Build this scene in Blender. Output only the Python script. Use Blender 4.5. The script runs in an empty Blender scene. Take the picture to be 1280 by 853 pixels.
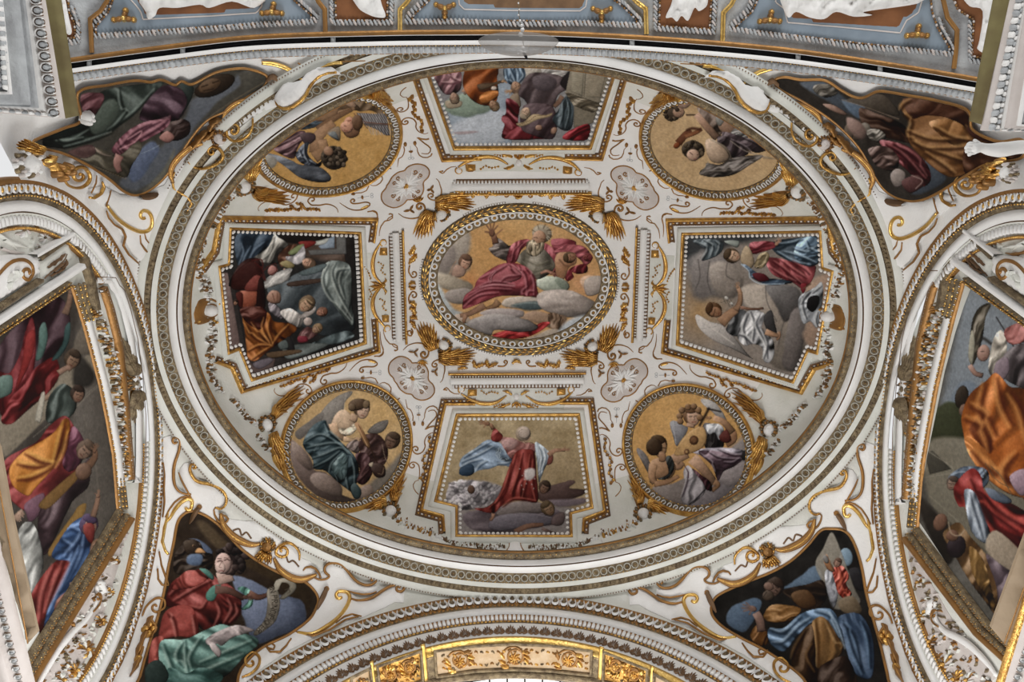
import bpy, math, random
import numpy as np
from mathutils import Vector, Matrix
import bmesh
from mathutils.geometry import delaunay_2d_cdt

rng = random.Random(7)
PI = math.pi
SC = bpy.context.scene
COL = SC.collection

# ---------------------------------------------------------------- camera
FL = 1050.914                      # focal length in photograph pixels (1280 wide)
TAU, ROLL, YAW = math.radians(18.691), math.radians(0.9612), math.radians(0.4475)


def cam_axes():
    F = np.array([0, math.sin(TAU), math.cos(TAU)])
    U = np.array([0, -math.cos(TAU), math.sin(TAU)])
    R = np.array([1.0, 0, 0])
    R, U = R * math.cos(ROLL) + U * math.sin(ROLL), U * math.cos(ROLL) - R * math.sin(ROLL)
    c, s = math.cos(YAW), math.sin(YAW)
    M = np.array([[c, -s, 0], [s, c, 0], [0, 0, 1]])
    return M @ F, M @ U, M @ R


FW, UP, RT = cam_axes()
cd = bpy.data.cameras.new('camera')
cam = bpy.data.objects.new('camera', cd)
COL.objects.link(cam)
cd.sensor_width = 36
cd.lens = 36 * FL / 1280
cd.clip_end = 100
cam.matrix_world = Matrix(((RT[0], UP[0], -FW[0], 0), (RT[1], UP[1], -FW[1], 0), (RT[2], UP[2], -FW[2], 0), (0, 0, 0, 1)))
SC.camera = cam

# ---------------------------------------------------------------- light
wd = bpy.data.worlds.new('world')
SC.world = wd
wd.use_nodes = True
wb = wd.node_tree.nodes['Background']
wb.inputs[0].default_value = (0.985, 0.99, 1.0, 1)
wb.inputs[1].default_value = 0.62


def area(name, loc, target, size, size_y, energy, col):
    l = bpy.data.lights.new(name, 'AREA')
    l.shape = 'RECTANGLE'
    l.size, l.size_y, l.energy, l.color = size, size_y, energy, col
    o = bpy.data.objects.new(name, l)
    COL.objects.link(o)
    o.location = loc
    o.rotation_euler = (Vector(target) - Vector(loc)).to_track_quat('-Z', 'Y').to_euler()
    return o


# daylight of the big apse window beyond the front arch, plus an added fill lamp from the nave side
area('window_light', (0, 7.7, 2.5), (0, 2.0, 11), 4.0, 4.0, 430, (1, 0.985, 0.97))
area('nave_fill', (2.0, -9.0, 4.0), (0, 4, 11), 7.0, 5.0, 560, (1, 0.99, 0.98))
SC.view_settings.view_transform = 'Standard'
SC.view_settings.look = 'None'
SC.view_settings.exposure = 0.38
SC.view_settings.gamma = 1.0

# ---------------------------------------------------------------- geometry of the church
X0, YC = 0.066, 3.3414             # centre of the oval dome
RA, RB = 4.388, 3.4318             # half axes of its ring, metres
ZD, DD = 10.2927, 2.7145           # level and rise of the dome
AW, YS, BA, CC, ZCR = 4.5696, 3.9296, 2.8527, 2.5899, 9.9733     # side arches
YF, A2, C2, ZFR = 7.0582, 3.970, 4.2598, 9.9001                  # front arch


def rays(uv):
    uv = np.asarray(uv, float).reshape(-1, 2)
    return FW * FL + np.outer(uv[:, 0] - 640, RT) - np.outer(uv[:, 1] - 426.5, UP)


def proj(q):
    q = np.asarray(q, float).reshape(-1, 3)
    z = q @ FW
    return np.c_[640 + FL * (q @ RT) / z, 426.5 - FL * (q @ UP) / z]


def mirror(uv, surf, mx, my):
    """photo pixels of the place that mirrors a traced place about the dome's axes"""
    q, _ = surf.hit(uv)
    if mx:
        q[:, 0] = 2 * X0 - q[:, 0]
    if my:
        q[:, 1] = 2 * YC - q[:, 1]
    return proj(q)


class Dome:
    def hit(self, uv):
        d = rays(uv)
        s = np.array([RA, RB, DD]); c = np.array([X0, YC, ZD])
        o = -c / s; e = d / s
        a = (e * e).sum(1); b = (e * o).sum(1); cc = (o * o).sum() - 1
        t = (-b + np.sqrt(np.maximum(b * b - a * cc, 0))) / a
        q = d * t[:, None]
        n = -(q - c) / (s * s)
        n /= np.linalg.norm(n, axis=1)[:, None]
        return q, n


class Plane:
    def __init__(self, p, n):
        self.p = np.array(p, float); self.n = np.array(n, float) / np.linalg.norm(n)

    def hit(self, uv):
        d = rays(uv)
        t = (self.p @ self.n) / (d @ self.n)
        return d * t[:, None], np.tile(self.n, (len(d), 1))


class Barrel:
    """segmental barrel vault, axis along y, crown zc, radius r"""
    def __init__(self, zc, r):
        self.c = np.array([X0, zc - r]); self.r = r

    def hit(self, uv):
        d = rays(uv)
        e = d[:, [0, 2]]
        a = (e * e).sum(1); b = -(e * self.c).sum(1); cc = (self.c ** 2).sum() - self.r ** 2
        t = (-b + np.sqrt(np.maximum(b * b - a * cc, 0))) / a
        q = d * t[:, None]
        n = np.zeros_like(q)
        n[:, [0, 2]] = -(q[:, [0, 2]] - self.c) / self.r
        return q, n


class SmoothSurf:
    """smooth continuation of a pendentive: its range along the sight lines as a quartic in the photograph's pixels"""
    def __init__(self, G):
        q = np.asarray(G).reshape(-1, 3)
        uv = proj(q)
        k = (uv[:, 0] > -250) & (uv[:, 0] < 1530) & (uv[:, 1] > -150) & (uv[:, 1] < 1000)
        q, uv = q[k], uv[k]
        self.c = uv.mean(0); self.s = uv.std(0)
        A = self.basis(uv)
        r = 1 / np.linalg.norm(q, axis=1)
        self.w = np.linalg.lstsq(A, r, rcond=None)[0]

    def basis(self, uv):
        x = np.clip((uv - self.c) / self.s, -3, 3)
        return np.stack([x[:, 0] ** i * x[:, 1] ** j for i in range(5) for j in range(5 - i)], 1)

    def pos(self, uv):
        d = rays(uv)
        d = d / np.linalg.norm(d, axis=1)[:, None]
        return d / (self.basis(np.asarray(uv, float).reshape(-1, 2)) @ self.w)[:, None]

    def hit(self, uv):
        uv = np.asarray(uv, float).reshape(-1, 2)
        p = self.pos(uv)
        a = self.pos(uv + (1, 0)) - p; b = self.pos(uv + (0, 1)) - p
        n = np.cross(a, b)
        n /= np.linalg.norm(n, axis=1)[:, None]
        n *= np.where((n * p).sum(1) > 0, -1, 1)[:, None]
        return p, n


DOME = Dome()

# ---------------------------------------------------------------- materials
MATS = {}


def nd(nt, t, **k):
    n = nt.nodes.new(t)
    for a, b in k.items():
        setattr(n, a, b)
    return n


def mat(name, col, rough=0.7, metal=0.0, var=None, vscale=3.0, bump=0.0, bscale=25.0, spec=0.3):
    """principled material whose colour wanders towards `var` with a noise"""
    m = bpy.data.materials.new(name)
    m.use_nodes = True
    nt = m.node_tree
    b = nt.nodes['Principled BSDF']
    b.inputs['Roughness'].default_value = rough
    b.inputs['Metallic'].default_value = metal
    b.inputs['Specular IOR Level'].default_value = spec
    tc = nd(nt, 'ShaderNodeNewGeometry')
    if var is not None:
        n = nd(nt, 'ShaderNodeTexNoise')
        n.inputs['Scale'].default_value = vscale
        n.inputs['Detail'].default_value = 5
        nt.links.new(tc.outputs['Position'], n.inputs['Vector'])
        r = nd(nt, 'ShaderNodeValToRGB')
        r.color_ramp.elements[0].position = 0.35
        r.color_ramp.elements[1].position = 0.65
        r.color_ramp.elements[0].color = (*var, 1)
        r.color_ramp.elements[1].color = (*col, 1)
        nt.links.new(n.outputs['Fac'], r.inputs[0])
        nt.links.new(r.outputs[0], b.inputs['Base Color'])
    else:
        b.inputs['Base Color'].default_value = (*col, 1)
    if bump:
        n2 = nd(nt, 'ShaderNodeTexNoise')
        n2.inputs['Scale'].default_value = bscale
        n2.inputs['Detail'].default_value = 4
        nt.links.new(tc.outputs['Position'], n2.inputs['Vector'])
        bp = nd(nt, 'ShaderNodeBump')
        bp.inputs['Strength'].default_value = bump
        bp.inputs['Distance'].default_value = 0.02
        nt.links.new(n2.outputs['Fac'], bp.inputs['Height'])
        nt.links.new(bp.outputs[0], b.inputs['Normal'])
    MATS[name] = m
    return m


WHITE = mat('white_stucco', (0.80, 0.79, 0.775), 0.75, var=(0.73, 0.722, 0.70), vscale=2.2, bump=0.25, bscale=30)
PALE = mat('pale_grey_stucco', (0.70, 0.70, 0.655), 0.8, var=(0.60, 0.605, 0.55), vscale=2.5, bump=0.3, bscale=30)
GREY = mat('grey_stone_paint', (0.46, 0.48, 0.49), 0.8, var=(0.33, 0.34, 0.35), vscale=6, bump=0.4, bscale=40)
ROSE = mat('pinkish_stone_paint', (0.60, 0.55, 0.52), 0.8, var=(0.52, 0.47, 0.44), vscale=4, bump=0.2, bscale=40)
GOLD = mat('gilding', (0.70, 0.42, 0.12), 0.36, 0.85, var=(0.42, 0.22, 0.06), vscale=9, bump=0.5, bscale=45)
GOLDB = mat('bright_gilding', (0.85, 0.58, 0.20), 0.28, 0.9, var=(0.66, 0.40, 0.10), vscale=7, bump=0.3, bscale=40)
TARN = mat('tarnished_silvering', (0.45, 0.44, 0.39), 0.6, 0.2, var=(0.33, 0.31, 0.26), vscale=12)
BRONZE = mat('dull_gilding', (0.29, 0.225, 0.135), 0.5, 0.6, var=(0.13, 0.095, 0.06), vscale=14, bump=0.8, bscale=60)
UMBER = mat('umber_ground', (0.20, 0.115, 0.06), 0.7, 0.1, var=(0.13, 0.075, 0.04), vscale=8)
RUST = mat('russet_ground', (0.22, 0.09, 0.035), 0.8, var=(0.15, 0.06, 0.025), vscale=5)
OCHRE = mat('brown_gilt_fillet', (0.34, 0.17, 0.05), 0.45, 0.5, var=(0.25, 0.13, 0.045), vscale=6, bump=0.3)
BLUE = mat('blue_grey_paint', (0.24, 0.29, 0.34), 0.85, var=(0.19, 0.235, 0.28), vscale=4)
BLACK = mat('black_gap', (0.008, 0.008, 0.010), 0.9)
OLIVE = mat('olive_band', (0.20, 0.17, 0.075), 0.6, 0.2, var=(0.14, 0.11, 0.05), vscale=5)
FLOORM = mat('floor_marble', (0.20, 0.18, 0.16), 0.5, var=(0.12, 0.11, 0.10), vscale=1.0)
GLASS = mat('window_glass', (0.9, 0.9, 0.9), 0.3)


def fresco_mat():
    m = bpy.data.materials.new('fresco_paint')
    m.use_nodes = True
    nt = m.node_tree
    b = nt.nodes['Principled BSDF']
    b.inputs['Roughness'].default_value = 0.85
    b.inputs['Specular IOR Level'].default_value = 0.15
    a = nd(nt, 'ShaderNodeVertexColor', layer_name='paint')
    g = nd(nt, 'ShaderNodeNewGeometry')
    n = nd(nt, 'ShaderNodeTexNoise')
    n.inputs['Scale'].default_value = 30
    n.inputs['Detail'].default_value = 5
    nt.links.new(g.outputs['Position'], n.inputs['Vector'])
    mr = nd(nt, 'ShaderNodeMapRange')
    mr.inputs[1].default_value, mr.inputs[2].default_value = 0.3, 0.7
    mr.inputs[3].default_value, mr.inputs[4].default_value = 0.86, 1.14
    nt.links.new(n.outputs['Fac'], mr.inputs[0])
    mx = nd(nt, 'ShaderNodeVectorMath', operation='SCALE')
    nt.links.new(a.outputs['Color'], mx.inputs[0])
    nt.links.new(mr.outputs[0], mx.inputs['Scale'])
    nt.links.new(mx.outputs[0], b.inputs['Base Color'])
    return m


FRESCO = fresco_mat()

# ---------------------------------------------------------------- object helpers


def mesh(name, verts, faces, mats, idx=None, smooth=True):
    me = bpy.data.meshes.new(name)
    me.from_pydata([tuple(v) for v in verts], [], [tuple(f) for f in faces])
    for m in (mats if isinstance(mats, (list, tuple)) else [mats]):
        me.materials.append(m)
    if idx is not None:
        me.polygons.foreach_set('material_index', np.asarray(idx, np.int32))
    if smooth:
        me.polygons.foreach_set('use_smooth', np.ones(len(me.polygons), bool))
    me.update()
    return me


def link(name, me, parent=None):
    o = bpy.data.objects.new(name, me)
    COL.objects.link(o)
    if parent is not None:
        o.parent = parent
    return o


def base(o):
    """where the thing that carries o stands"""
    while o is not None:
        if o.get('at') is not None:
            return np.array(o['at'])
        o = o.parent
    return np.zeros(3)


def obj(name, V, F, m, parent=None, idx=None, smooth=True, label=None, stuff=False):
    """one mesh object from world-space vertices; under a parent it is kept relative to the thing's base"""
    V = np.asarray(V, float).reshape(-1, 3)
    if parent is not None:
        V = (V - base(parent)) * np.array(parent.scale if parent.parent is None else (1, 1, 1))
    o = link(name, mesh(name, V, F, m, idx, smooth), parent)
    if label:
        o['label'] = label
    if stuff:
        o['kind'] = 'stuff'
    return o


def thing(name, label, cat, at=(0, 0, 0), group=None, kind=None):
    o = link(name, None)
    o.empty_display_size = 0.1
    o.location = tuple(float(v) for v in at)
    o['at'] = [float(v) for v in at]
    o['label'] = label
    o['category'] = cat
    if group:
        o['group'] = group
    if kind:
        o['kind'] = kind
    return o


def dup(root, mx=False, my=False, label=None, name=None):
    """mirrored copy of a thing about the dome's axes, with copies of its parts and sub-parts"""
    r = root.copy()
    COL.objects.link(r)
    x, y, z = root.location
    r.location = (2 * X0 - x if mx else x, 2 * YC - y if my else y, z)
    r.scale = (-1 if mx else 1, -1 if my else 1, 1)
    r['at'] = list(r.location)
    if label:
        r['label'] = label
    for ch in list(root.children):
        c = ch.copy(); COL.objects.link(c); c.parent = r
        for g in list(ch.children):
            d = g.copy(); COL.objects.link(d); d.parent = c
    return r


def piece(name, me, M, parent):
    """a repeated piece sharing mesh data; M is its world matrix (4x4 numpy)"""
    o = bpy.data.objects.new(name, me)
    COL.objects.link(o)
    M = np.array(M)
    if parent is not None:
        o.parent = parent
        M = M.copy(); M[:3, 3] -= base(parent)
    o.matrix_basis = Matrix([list(map(float, r)) for r in M])
    return o


def frame_mat(p, t, n, s=(1, 1, 1)):
    """matrix with local x along t, local z along n (towards the room)"""
    t = np.asarray(t, float); n = np.asarray(n, float)
    n = n / np.linalg.norm(n)
    t = t - n * (t @ n); t /= np.linalg.norm(t)
    b = np.cross(n, t)
    M = np.eye(4)
    M[:3, 0], M[:3, 1], M[:3, 2], M[:3, 3] = t * s[0], b * s[1], n * s[2], p
    return M


# ---------------------------------------------------------------- 2-D drawing tools (surface tracing)


def spline(pts, n=8, closed=False):
    P = np.asarray(pts, float)
    if closed:
        Q = np.vstack([P[-1], P, P[0], P[1]])
    else:
        Q = np.vstack([2 * P[0] - P[1], P, 2 * P[-1] - P[-2]])
    out = []
    for i in range(1, len(Q) - 2):
        p0, p1, p2, p3 = Q[i - 1], Q[i], Q[i + 1], Q[i + 2]
        for k in range(n):
            t = k / n
            out.append(0.5 * ((2 * p1) + (-p0 + p2) * t + (2 * p0 - 5 * p1 + 4 * p2 - p3) * t * t + (-p0 + 3 * p1 - 3 * p2 + p3) * t ** 3))
    if not closed:
        out.append(P[-1])
    return np.array(out)


def resample(P, step, closed=False):
    P = np.asarray(P, float)
    if closed:
        P = np.vstack([P, P[:1]])
    d = np.r_[0, np.cumsum(np.linalg.norm(np.diff(P, axis=0), axis=1))]
    n = max(2, int(round(d[-1] / step)) + (0 if closed else 1))
    s = np.linspace(0, d[-1], n + 1)[:-1] if closed else np.linspace(0, d[-1], n)
    return np.c_[[np.interp(s, d, P[:, k]) for k in range(P.shape[1])]].T


def spiral(c, r0, r1, a0, turns, n=20):
    """points from radius r0 at angle a0 (degrees, image y down) winding inwards to r1"""
    k = np.linspace(0, 1, max(6, int(abs(turns) * n)))
    a = math.radians(a0) + k * turns * 2 * PI
    r = r0 + (r1 - r0) * k
    return np.c_[c[0] + r * np.cos(a), c[1] + r * np.sin(a)]


def inside(P, poly):
    P = np.asarray(P); x, y = P[:, 0], P[:, 1]
    r = np.zeros(len(P), bool)
    a = poly; b = np.roll(poly, -1, axis=0)
    for (x1, y1), (x2, y2) in zip(a, b):
        if y1 == y2:
            continue
        c = ((y1 > y) != (y2 > y)) & (x < (x2 - x1) * (y - y1) / (y2 - y1) + x1)
        r ^= c
    return r


def segdist(P, A, B):
    """distance of points P to the polyline segments A->B"""
    best = np.full(len(P), 1e9)
    for a, b in zip(A, B):
        ab = b - a; L = ab @ ab
        t = np.clip(((P - a) @ ab) / (L if L > 0 else 1), 0, 1)
        d = np.hypot(P[:, 0] - a[0] - t * ab[0], P[:, 1] - a[1] - t * ab[1])
        np.minimum(best, d, out=best)
    return best


def polydist(P, poly):
    return segdist(P, poly, np.roll(poly, -1, axis=0))


def triangulate(poly, step, holes=()):
    """constrained triangulation of a closed outline with interior points every `step` pixels"""
    poly = np.asarray(poly, float)
    lo, hi = poly.min(0), poly.max(0)
    gx, gy = np.meshgrid(np.arange(lo[0] + step / 2, hi[0], step), np.arange(lo[1] + step / 2, hi[1], step))
    gx[1::2] += step / 2
    G = np.c_[gx.ravel(), gy.ravel()]
    if len(G):
        G = G[inside(G, poly)]
    if len(G):
        G = G[polydist(G, poly) > step * 0.45]
    pts = [Vector(p) for p in poly]
    n = len(poly)
    edges = [(i, (i + 1) % n) for i in range(n)]
    for h in holes:
        k = len(pts)
        pts += [Vector(p) for p in h]
        edges += [(k + i, k + (i + 1) % len(h)) for i in range(len(h))]
        if len(G):
            G = G[~inside(G, np.asarray(h))]
    pts += [Vector(p) for p in G]
    v, _, f, _, _, _ = delaunay_2d_cdt(pts, edges, [], 2 if holes else 1, 1e-5)
    V = np.array([tuple(q) for q in v])
    F = [tuple(q) for q in f]
    if holes:
        c = np.array([V[list(q)].mean(0) for q in F])
        k = inside(c, poly)
        for h in holes:
            k &= ~inside(c, np.asarray(h))
        F = [q for q, kk in zip(F, k) if kk]
    return V, F


def relief(name, surf, outline, h, m, parent=None, bev=2.0, step=3.0, lift=0.0, prof=None, smooth=True, label=None, hfun=None, mk=None):
    """a raised piece: outline (photo pixels) laid on the surface, swelling to height h metres over `bev` pixels"""
    poly = np.asarray(outline, float)
    V2, F = triangulate(poly, step)
    d = polydist(V2, poly)
    k = np.clip(d / bev, 0, 1)
    hh = h * (0.25 + 0.75 * np.sqrt(1 - (1 - k) ** 2)) + lift
    if hfun is not None:
        hh = hh + hfun(V2) * k
    P, N = surf.hit(V2)
    top = P + N * hh[:, None]
    # skirt
    S, SN = surf.hit(poly)
    hb = h * 0.25 + lift
    n0 = len(top)
    T = S + SN * hb
    Bm = S - SN * 0.004
    V = np.vstack([top, T, Bm])
    n = len(poly)
    F = list(F)
    for i in range(n):
        j = (i + 1) % n
        F.append((n0 + i, n0 + j, n0 + n + j, n0 + n + i))
    if mk is not None:
        mk.add(V, F, m)
        return None
    return obj(name, V, F, m, parent, smooth=smooth, label=label)


def tube_geo(P, N, r, k=6, flat=1.0, caps=True):
    """half-round bar along 3-D points P with surface normals N, radii r"""
    P = np.asarray(P, float); n = len(P)
    r = np.broadcast_to(np.asarray(r, float), (n,))
    T = np.gradient(P, axis=0)
    T /= np.linalg.norm(T, axis=1)[:, None] + 1e-12
    B = np.cross(N, T)
    B /= np.linalg.norm(B, axis=1)[:, None] + 1e-12
    a = np.linspace(-0.15 * PI, 1.15 * PI, k)
    V = (P[:, None, :] + (B[:, None, :] * np.cos(a)[None, :, None] + N[:, None, :] * (np.sin(a) * flat)[None, :, None]) * r[:, None, None]).reshape(-1, 3)
    F = []
    for i in range(n - 1):
        for j in range(k - 1):
            a0 = i * k + j
            F.append((a0, a0 + k, a0 + k + 1, a0 + 1))
    if caps:
        F.append(tuple(range(k)))
        F.append(tuple((n - 1) * k + j for j in range(k - 1, -1, -1)))
    return V, F


class MB:
    """collects pieces of geometry that end as ONE mesh object"""
    def __init__(self):
        self.V, self.F, self.I, self.M = [], [], [], []
        self.n = 0

    def add(self, V, F, m=None):
        V = np.asarray(V, float).reshape(-1, 3)
        if m is not None and m not in self.M:
            self.M.append(m)
        i = self.M.index(m) if m is not None else 0
        self.V.append(V)
        for f in F:
            self.F.append(tuple(q + self.n for q in f)); self.I.append(i)
        self.n += len(V)

    def build(self, name, parent=None, m=None, label=None, stuff=False, smooth=True):
        if not self.V:
            return None
        return obj(name, np.vstack(self.V), self.F, self.M if self.M else m, parent, self.I if self.M else None, smooth, label, stuff)


def bar(name, surf, path, w, m, parent=None, step=2.0, flat=1.0, lift=0.0, taper=None, mk=None, k=6, label=None, closed=False):
    """half-round strip `w` pixels wide along a traced path"""
    P2 = resample(path, step, closed)
    if closed:
        P2 = np.vstack([P2, P2[:1]])
    P, N = surf.hit(P2)
    dist = np.linalg.norm(P, axis=1)
    r = dist / FL * w / 2
    if taper is not None:
        s = np.linspace(0, 1, len(P2))
        r = r * np.interp(s, np.linspace(0, 1, len(taper)), taper)
    V, F = tube_geo(P + N * lift, N, r, k, flat, not closed)
    if mk is not None:
        mk.add(V, F, m)
        return None
    return obj(name, V, F, m, parent, label=label)


def strip(surf, path, prof, closed=False, step=3.0, miter=True):
    """sweep a cross-section along a pixel polyline kept sharp at its corners.
    prof = [(offset px to the right of travel, height m)]; returns V, F"""
    P = np.asarray(path, float)
    n = len(P)
    dirs = np.roll(P, -1, axis=0) - P
    if not closed:
        dirs[-1] = dirs[-2]
    dirs /= np.linalg.norm(dirs, axis=1)[:, None]
    nor = np.c_[-dirs[:, 1], dirs[:, 0]]
    mit = np.zeros_like(P)
    for i in range(n):
        a = nor[i - 1] if (closed or i > 0) else nor[i]
        b = nor[i] if (closed or i < n - 1) else nor[i - 1]
        m_ = a + b
        m_ /= max(np.linalg.norm(m_), 1e-6)
        mit[i] = m_ / max(m_ @ b, 0.35)
    rows = []
    hs = np.array([h for _, h in prof])
    seg = range(n) if closed else range(n - 1)
    Q, Mi = [], []
    for i in seg:
        j = (i + 1) % n
        k = max(1, int(np.linalg.norm(P[j] - P[i]) / step))
        for q in range(k):
            t = q / k
            Q.append(P[i] * (1 - t) + P[j] * t); Mi.append(mit[i] * (1 - t) + mit[j] * t)
    if not closed:
        Q.append(P[-1]); Mi.append(mit[-1])
    Q, Mi = np.array(Q), np.array(Mi)
    k = len(prof)
    UV = np.concatenate([Q + Mi * o for o, _ in prof]).reshape(k, len(Q), 2)
    W = []
    for i in range(k):
        p3, n3 = surf.hit(UV[i])
        W.append(p3 + n3 * hs[i])
    V = np.array(W).transpose(1, 0, 2).reshape(-1, 3)
    F = []
    L = len(Q)
    for i in range(L if closed else L - 1):
        i2 = (i + 1) % L
        for j in range(k - 1):
            F.append((i * k + j, i2 * k + j, i2 * k + j + 1, i * k + j + 1))
    return V, F


def ball_geo(c, t, n, rx, ry, rz, nu=6, nv=3):
    """half ellipsoid sitting on the surface at c"""
    M = frame_mat(c, t, n)
    V = [M[:3, 3] + M[:3, 2] * rz]
    F = []
    for j in range(1, nv + 1):
        e = PI / 2 * j / nv
        for i in range(nu):
            a = 2 * PI * i / nu
            V.append(M[:3, 3] + M[:3, 0] * rx * math.sin(e) * math.cos(a) + M[:3, 1] * ry * math.sin(e) * math.sin(a) + M[:3, 2] * rz * math.cos(e))
    for i in range(nu):
        F.append((0, 1 + i, 1 + (i + 1) % nu))
    for j in range(nv - 1):
        for i in range(nu):
            a = 1 + j * nu + i; b = 1 + j * nu + (i + 1) % nu
            F.append((a, a + nu, b + nu, b))
    return V, F


def beads(surf, path, spacing, w, l, h, mk, m, closed=False, lift=0.0, nu=6, nv=2, skip=0):
    """row of beads along a traced path (pixels), joined into mk"""
    P2 = resample(path, spacing, closed)
    P, N = surf.hit(P2)
    T = np.roll(P, -1, 0) - np.roll(P, 1, 0)
    T[0] = P[1] - P[0] if not closed else T[0]
    T[-1] = P[-1] - P[-2] if not closed else T[-1]
    for i in range(len(P)):
        s = np.linalg.norm(P[i]) / FL
        V, F = ball_geo(P[i] + N[i] * lift, T[i], N[i], l * s / 2, w * s / 2, h, nu, nv)
        mk.add(V, F, m)
# ================================================================ the setting
def struct(name, label, cat='wall'):
    return thing(name, label, cat, (0, 0, 0), kind='structure')


def grid_obj(name, P, m, parent=None, smooth=True, close=False, label=None):
    """P[i][j] grid of points"""
    P = np.asarray(P, float)
    a, b = P.shape[:2]
    F = []
    for i in range(a - 1):
        for j in range(b if close else b - 1):
            j2 = (j + 1) % b
            F.append((i * b + j, i * b + j2, (i + 1) * b + j2, (i + 1) * b + j))
    return obj(name, P.reshape(-1, 3), F, m, parent, smooth=smooth, label=label)


ceiling = struct('ceiling', 'white stuccoed oval dome over the crossing, seen from below', 'ceiling')
for nm, e0, e1, m in (('outer_zone', .012, .155, PALE), ('dome_shell', .155, .5, WHITE)):  # greyer outer zone: own tone plus some shading put into the colour
    rows = []
    for e in np.linspace(e0, e1, 34) * PI:
        f = np.linspace(0, 2 * PI, 181)[:-1]
        rows.append(np.c_[X0 + RA * math.cos(e) * np.cos(f), YC + RB * math.cos(e) * np.sin(f), np.full(180, ZD + DD * math.sin(e))])
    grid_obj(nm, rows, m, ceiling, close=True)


def ring_pt(f, d, z):
    c, s = np.cos(f), np.sin(f)
    n = np.stack([c / RA, s / RB], -1)
    n /= np.linalg.norm(n, axis=-1)[..., None]
    return np.stack([X0 + RA * c + n[..., 0] * d, YC + RB * s + n[..., 1] * d, np.broadcast_to(z, c.shape)], -1)


PH = np.linspace(0, 2 * PI, 289)[:-1]


def ring_band(name, prof, m, parent, label=None):
    return grid_obj(name, [ring_pt(PH, d, z) for d, z in prof], m, parent, close=True, label=label)


ring = struct('trim_1', 'white and gilded oval cornice ring around the foot of the dome', 'cornice')
ring_band('gilt_leaf_band', [(-.10, 10.36), (-.165, 10.30), (-.205, 10.20), (-.205, 10.155), (-.185, 10.115), (-.15, 10.115), (-.125, 10.13)], BRONZE, ring)
ring_band('inner_lip', [(-.196, 10.225), (-.212, 10.205), (-.214, 10.19), (-.205, 10.178)], OCHRE, ring)
ring_band('white_fillet', [(-.125, 10.13), (-.128, 10.005), (-.12, 9.99)], WHITE, ring)
ring_band('dark_groove', [(-.12, 9.99), (-.118, 10.02), (-.104, 10.02), (-.102, 9.985)], UMBER, ring)
ring_band('white_band', [(-.102, 9.985), (-.09, 9.975), (-.01, 9.985), (0.0, 9.992)], WHITE, ring)
ring_band('rosette_band', [(0.0, 9.992), (.004, 9.984), (.108, 9.916), (.112, 9.91)], BRONZE, ring)
ring_band('middle_fillet', [(.112, 9.915), (.115, 9.905), (.165, 9.89), (.17, 9.885)], PALE, ring)
ring_band('leaf_moulding', [(.17, 9.885), (.175, 9.90), (.20, 9.885), (.235, 9.865), (.24, 9.85)], BRONZE, ring)
ring_band('outer_fillet', [(.24, 9.85), (.245, 9.84), (.31, 9.825), (.36, 9.83), (.36, 9.86)], PALE, ring)


def ring_frames(n, d, z, off=0.0):
    """evenly spaced places along the ring (by arc length)"""
    f = np.linspace(0, 2 * PI, 1441)
    P = ring_pt(f, d, z)
    s = np.r_[0, np.cumsum(np.linalg.norm(np.diff(P, axis=0), axis=1))]
    t = (np.arange(n) + off) / n * s[-1]
    ff = np.interp(t, s, f)
    Q = ring_pt(ff, d, z)
    T = ring_pt(ff + 0.002, d, z) - Q
    O = ring_pt(ff, d - 0.1, z) - Q
    return Q, T, O, s[-1] / n


def unit_mesh(name, parts):
    """parts: list of (V, F, material) -> one shared mesh"""
    b = MB()
    for V, F, m in parts:
        b.add(V, F, m)
    return mesh(name, np.vstack(b.V), b.F, b.M, b.I)


def ringlet(R, r, h, nu=8, nv=4, y=1.0, z0=0.0):
    """small torus-like ring lying in local xy, half round"""
    V, F = [], []
    for i in range(nu):
        a = 2 * PI * i / nu
        for j in range(nv):
            b = PI * j / (nv - 1)
            q = R + r * math.cos(b)
            V.append((q * math.cos(a), q * math.sin(a) * y, z0 + h * math.sin(b)))
    for i in range(nu):
        for j in range(nv - 1):
            F.append((i * nv + j, ((i + 1) % nu) * nv + j, ((i + 1) % nu) * nv + j + 1, i * nv + j + 1))
    return np.array(V), F


def lens(rx, ry, h, nu=8, nv=2, c=(0, 0, 0)):
    return ball_geo(np.array(c, float), (1, 0, 0), (0, 0, 1), rx, ry, h, nu, nv)


# rosettes of the cornice: a ring around a four-petalled flower
pet = []
pet.append((*ringlet(0.046, 0.0075, 0.014), TARN))
for k in range(4):
    a = PI / 4 + k * PI / 2
    pet.append((*lens(0.013, 0.009, 0.012, 5, 2, (0.016 * math.cos(a), 0.016 * math.sin(a), 0)), BRONZE))
pet.append((*lens(0.007, 0.007, 0.018, 5, 2), GOLD))
ROSE_ME = unit_mesh('rosette', pet)
Q, T, O, w_ = ring_frames(228, 0.055, 9.948)
for i in range(len(Q)):
    piece('rosette', ROSE_ME, frame_mat(Q[i], T[i], O[i] / np.linalg.norm(O[i]) * .55 + np.array([0, 0, -.83])), ring)
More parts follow.
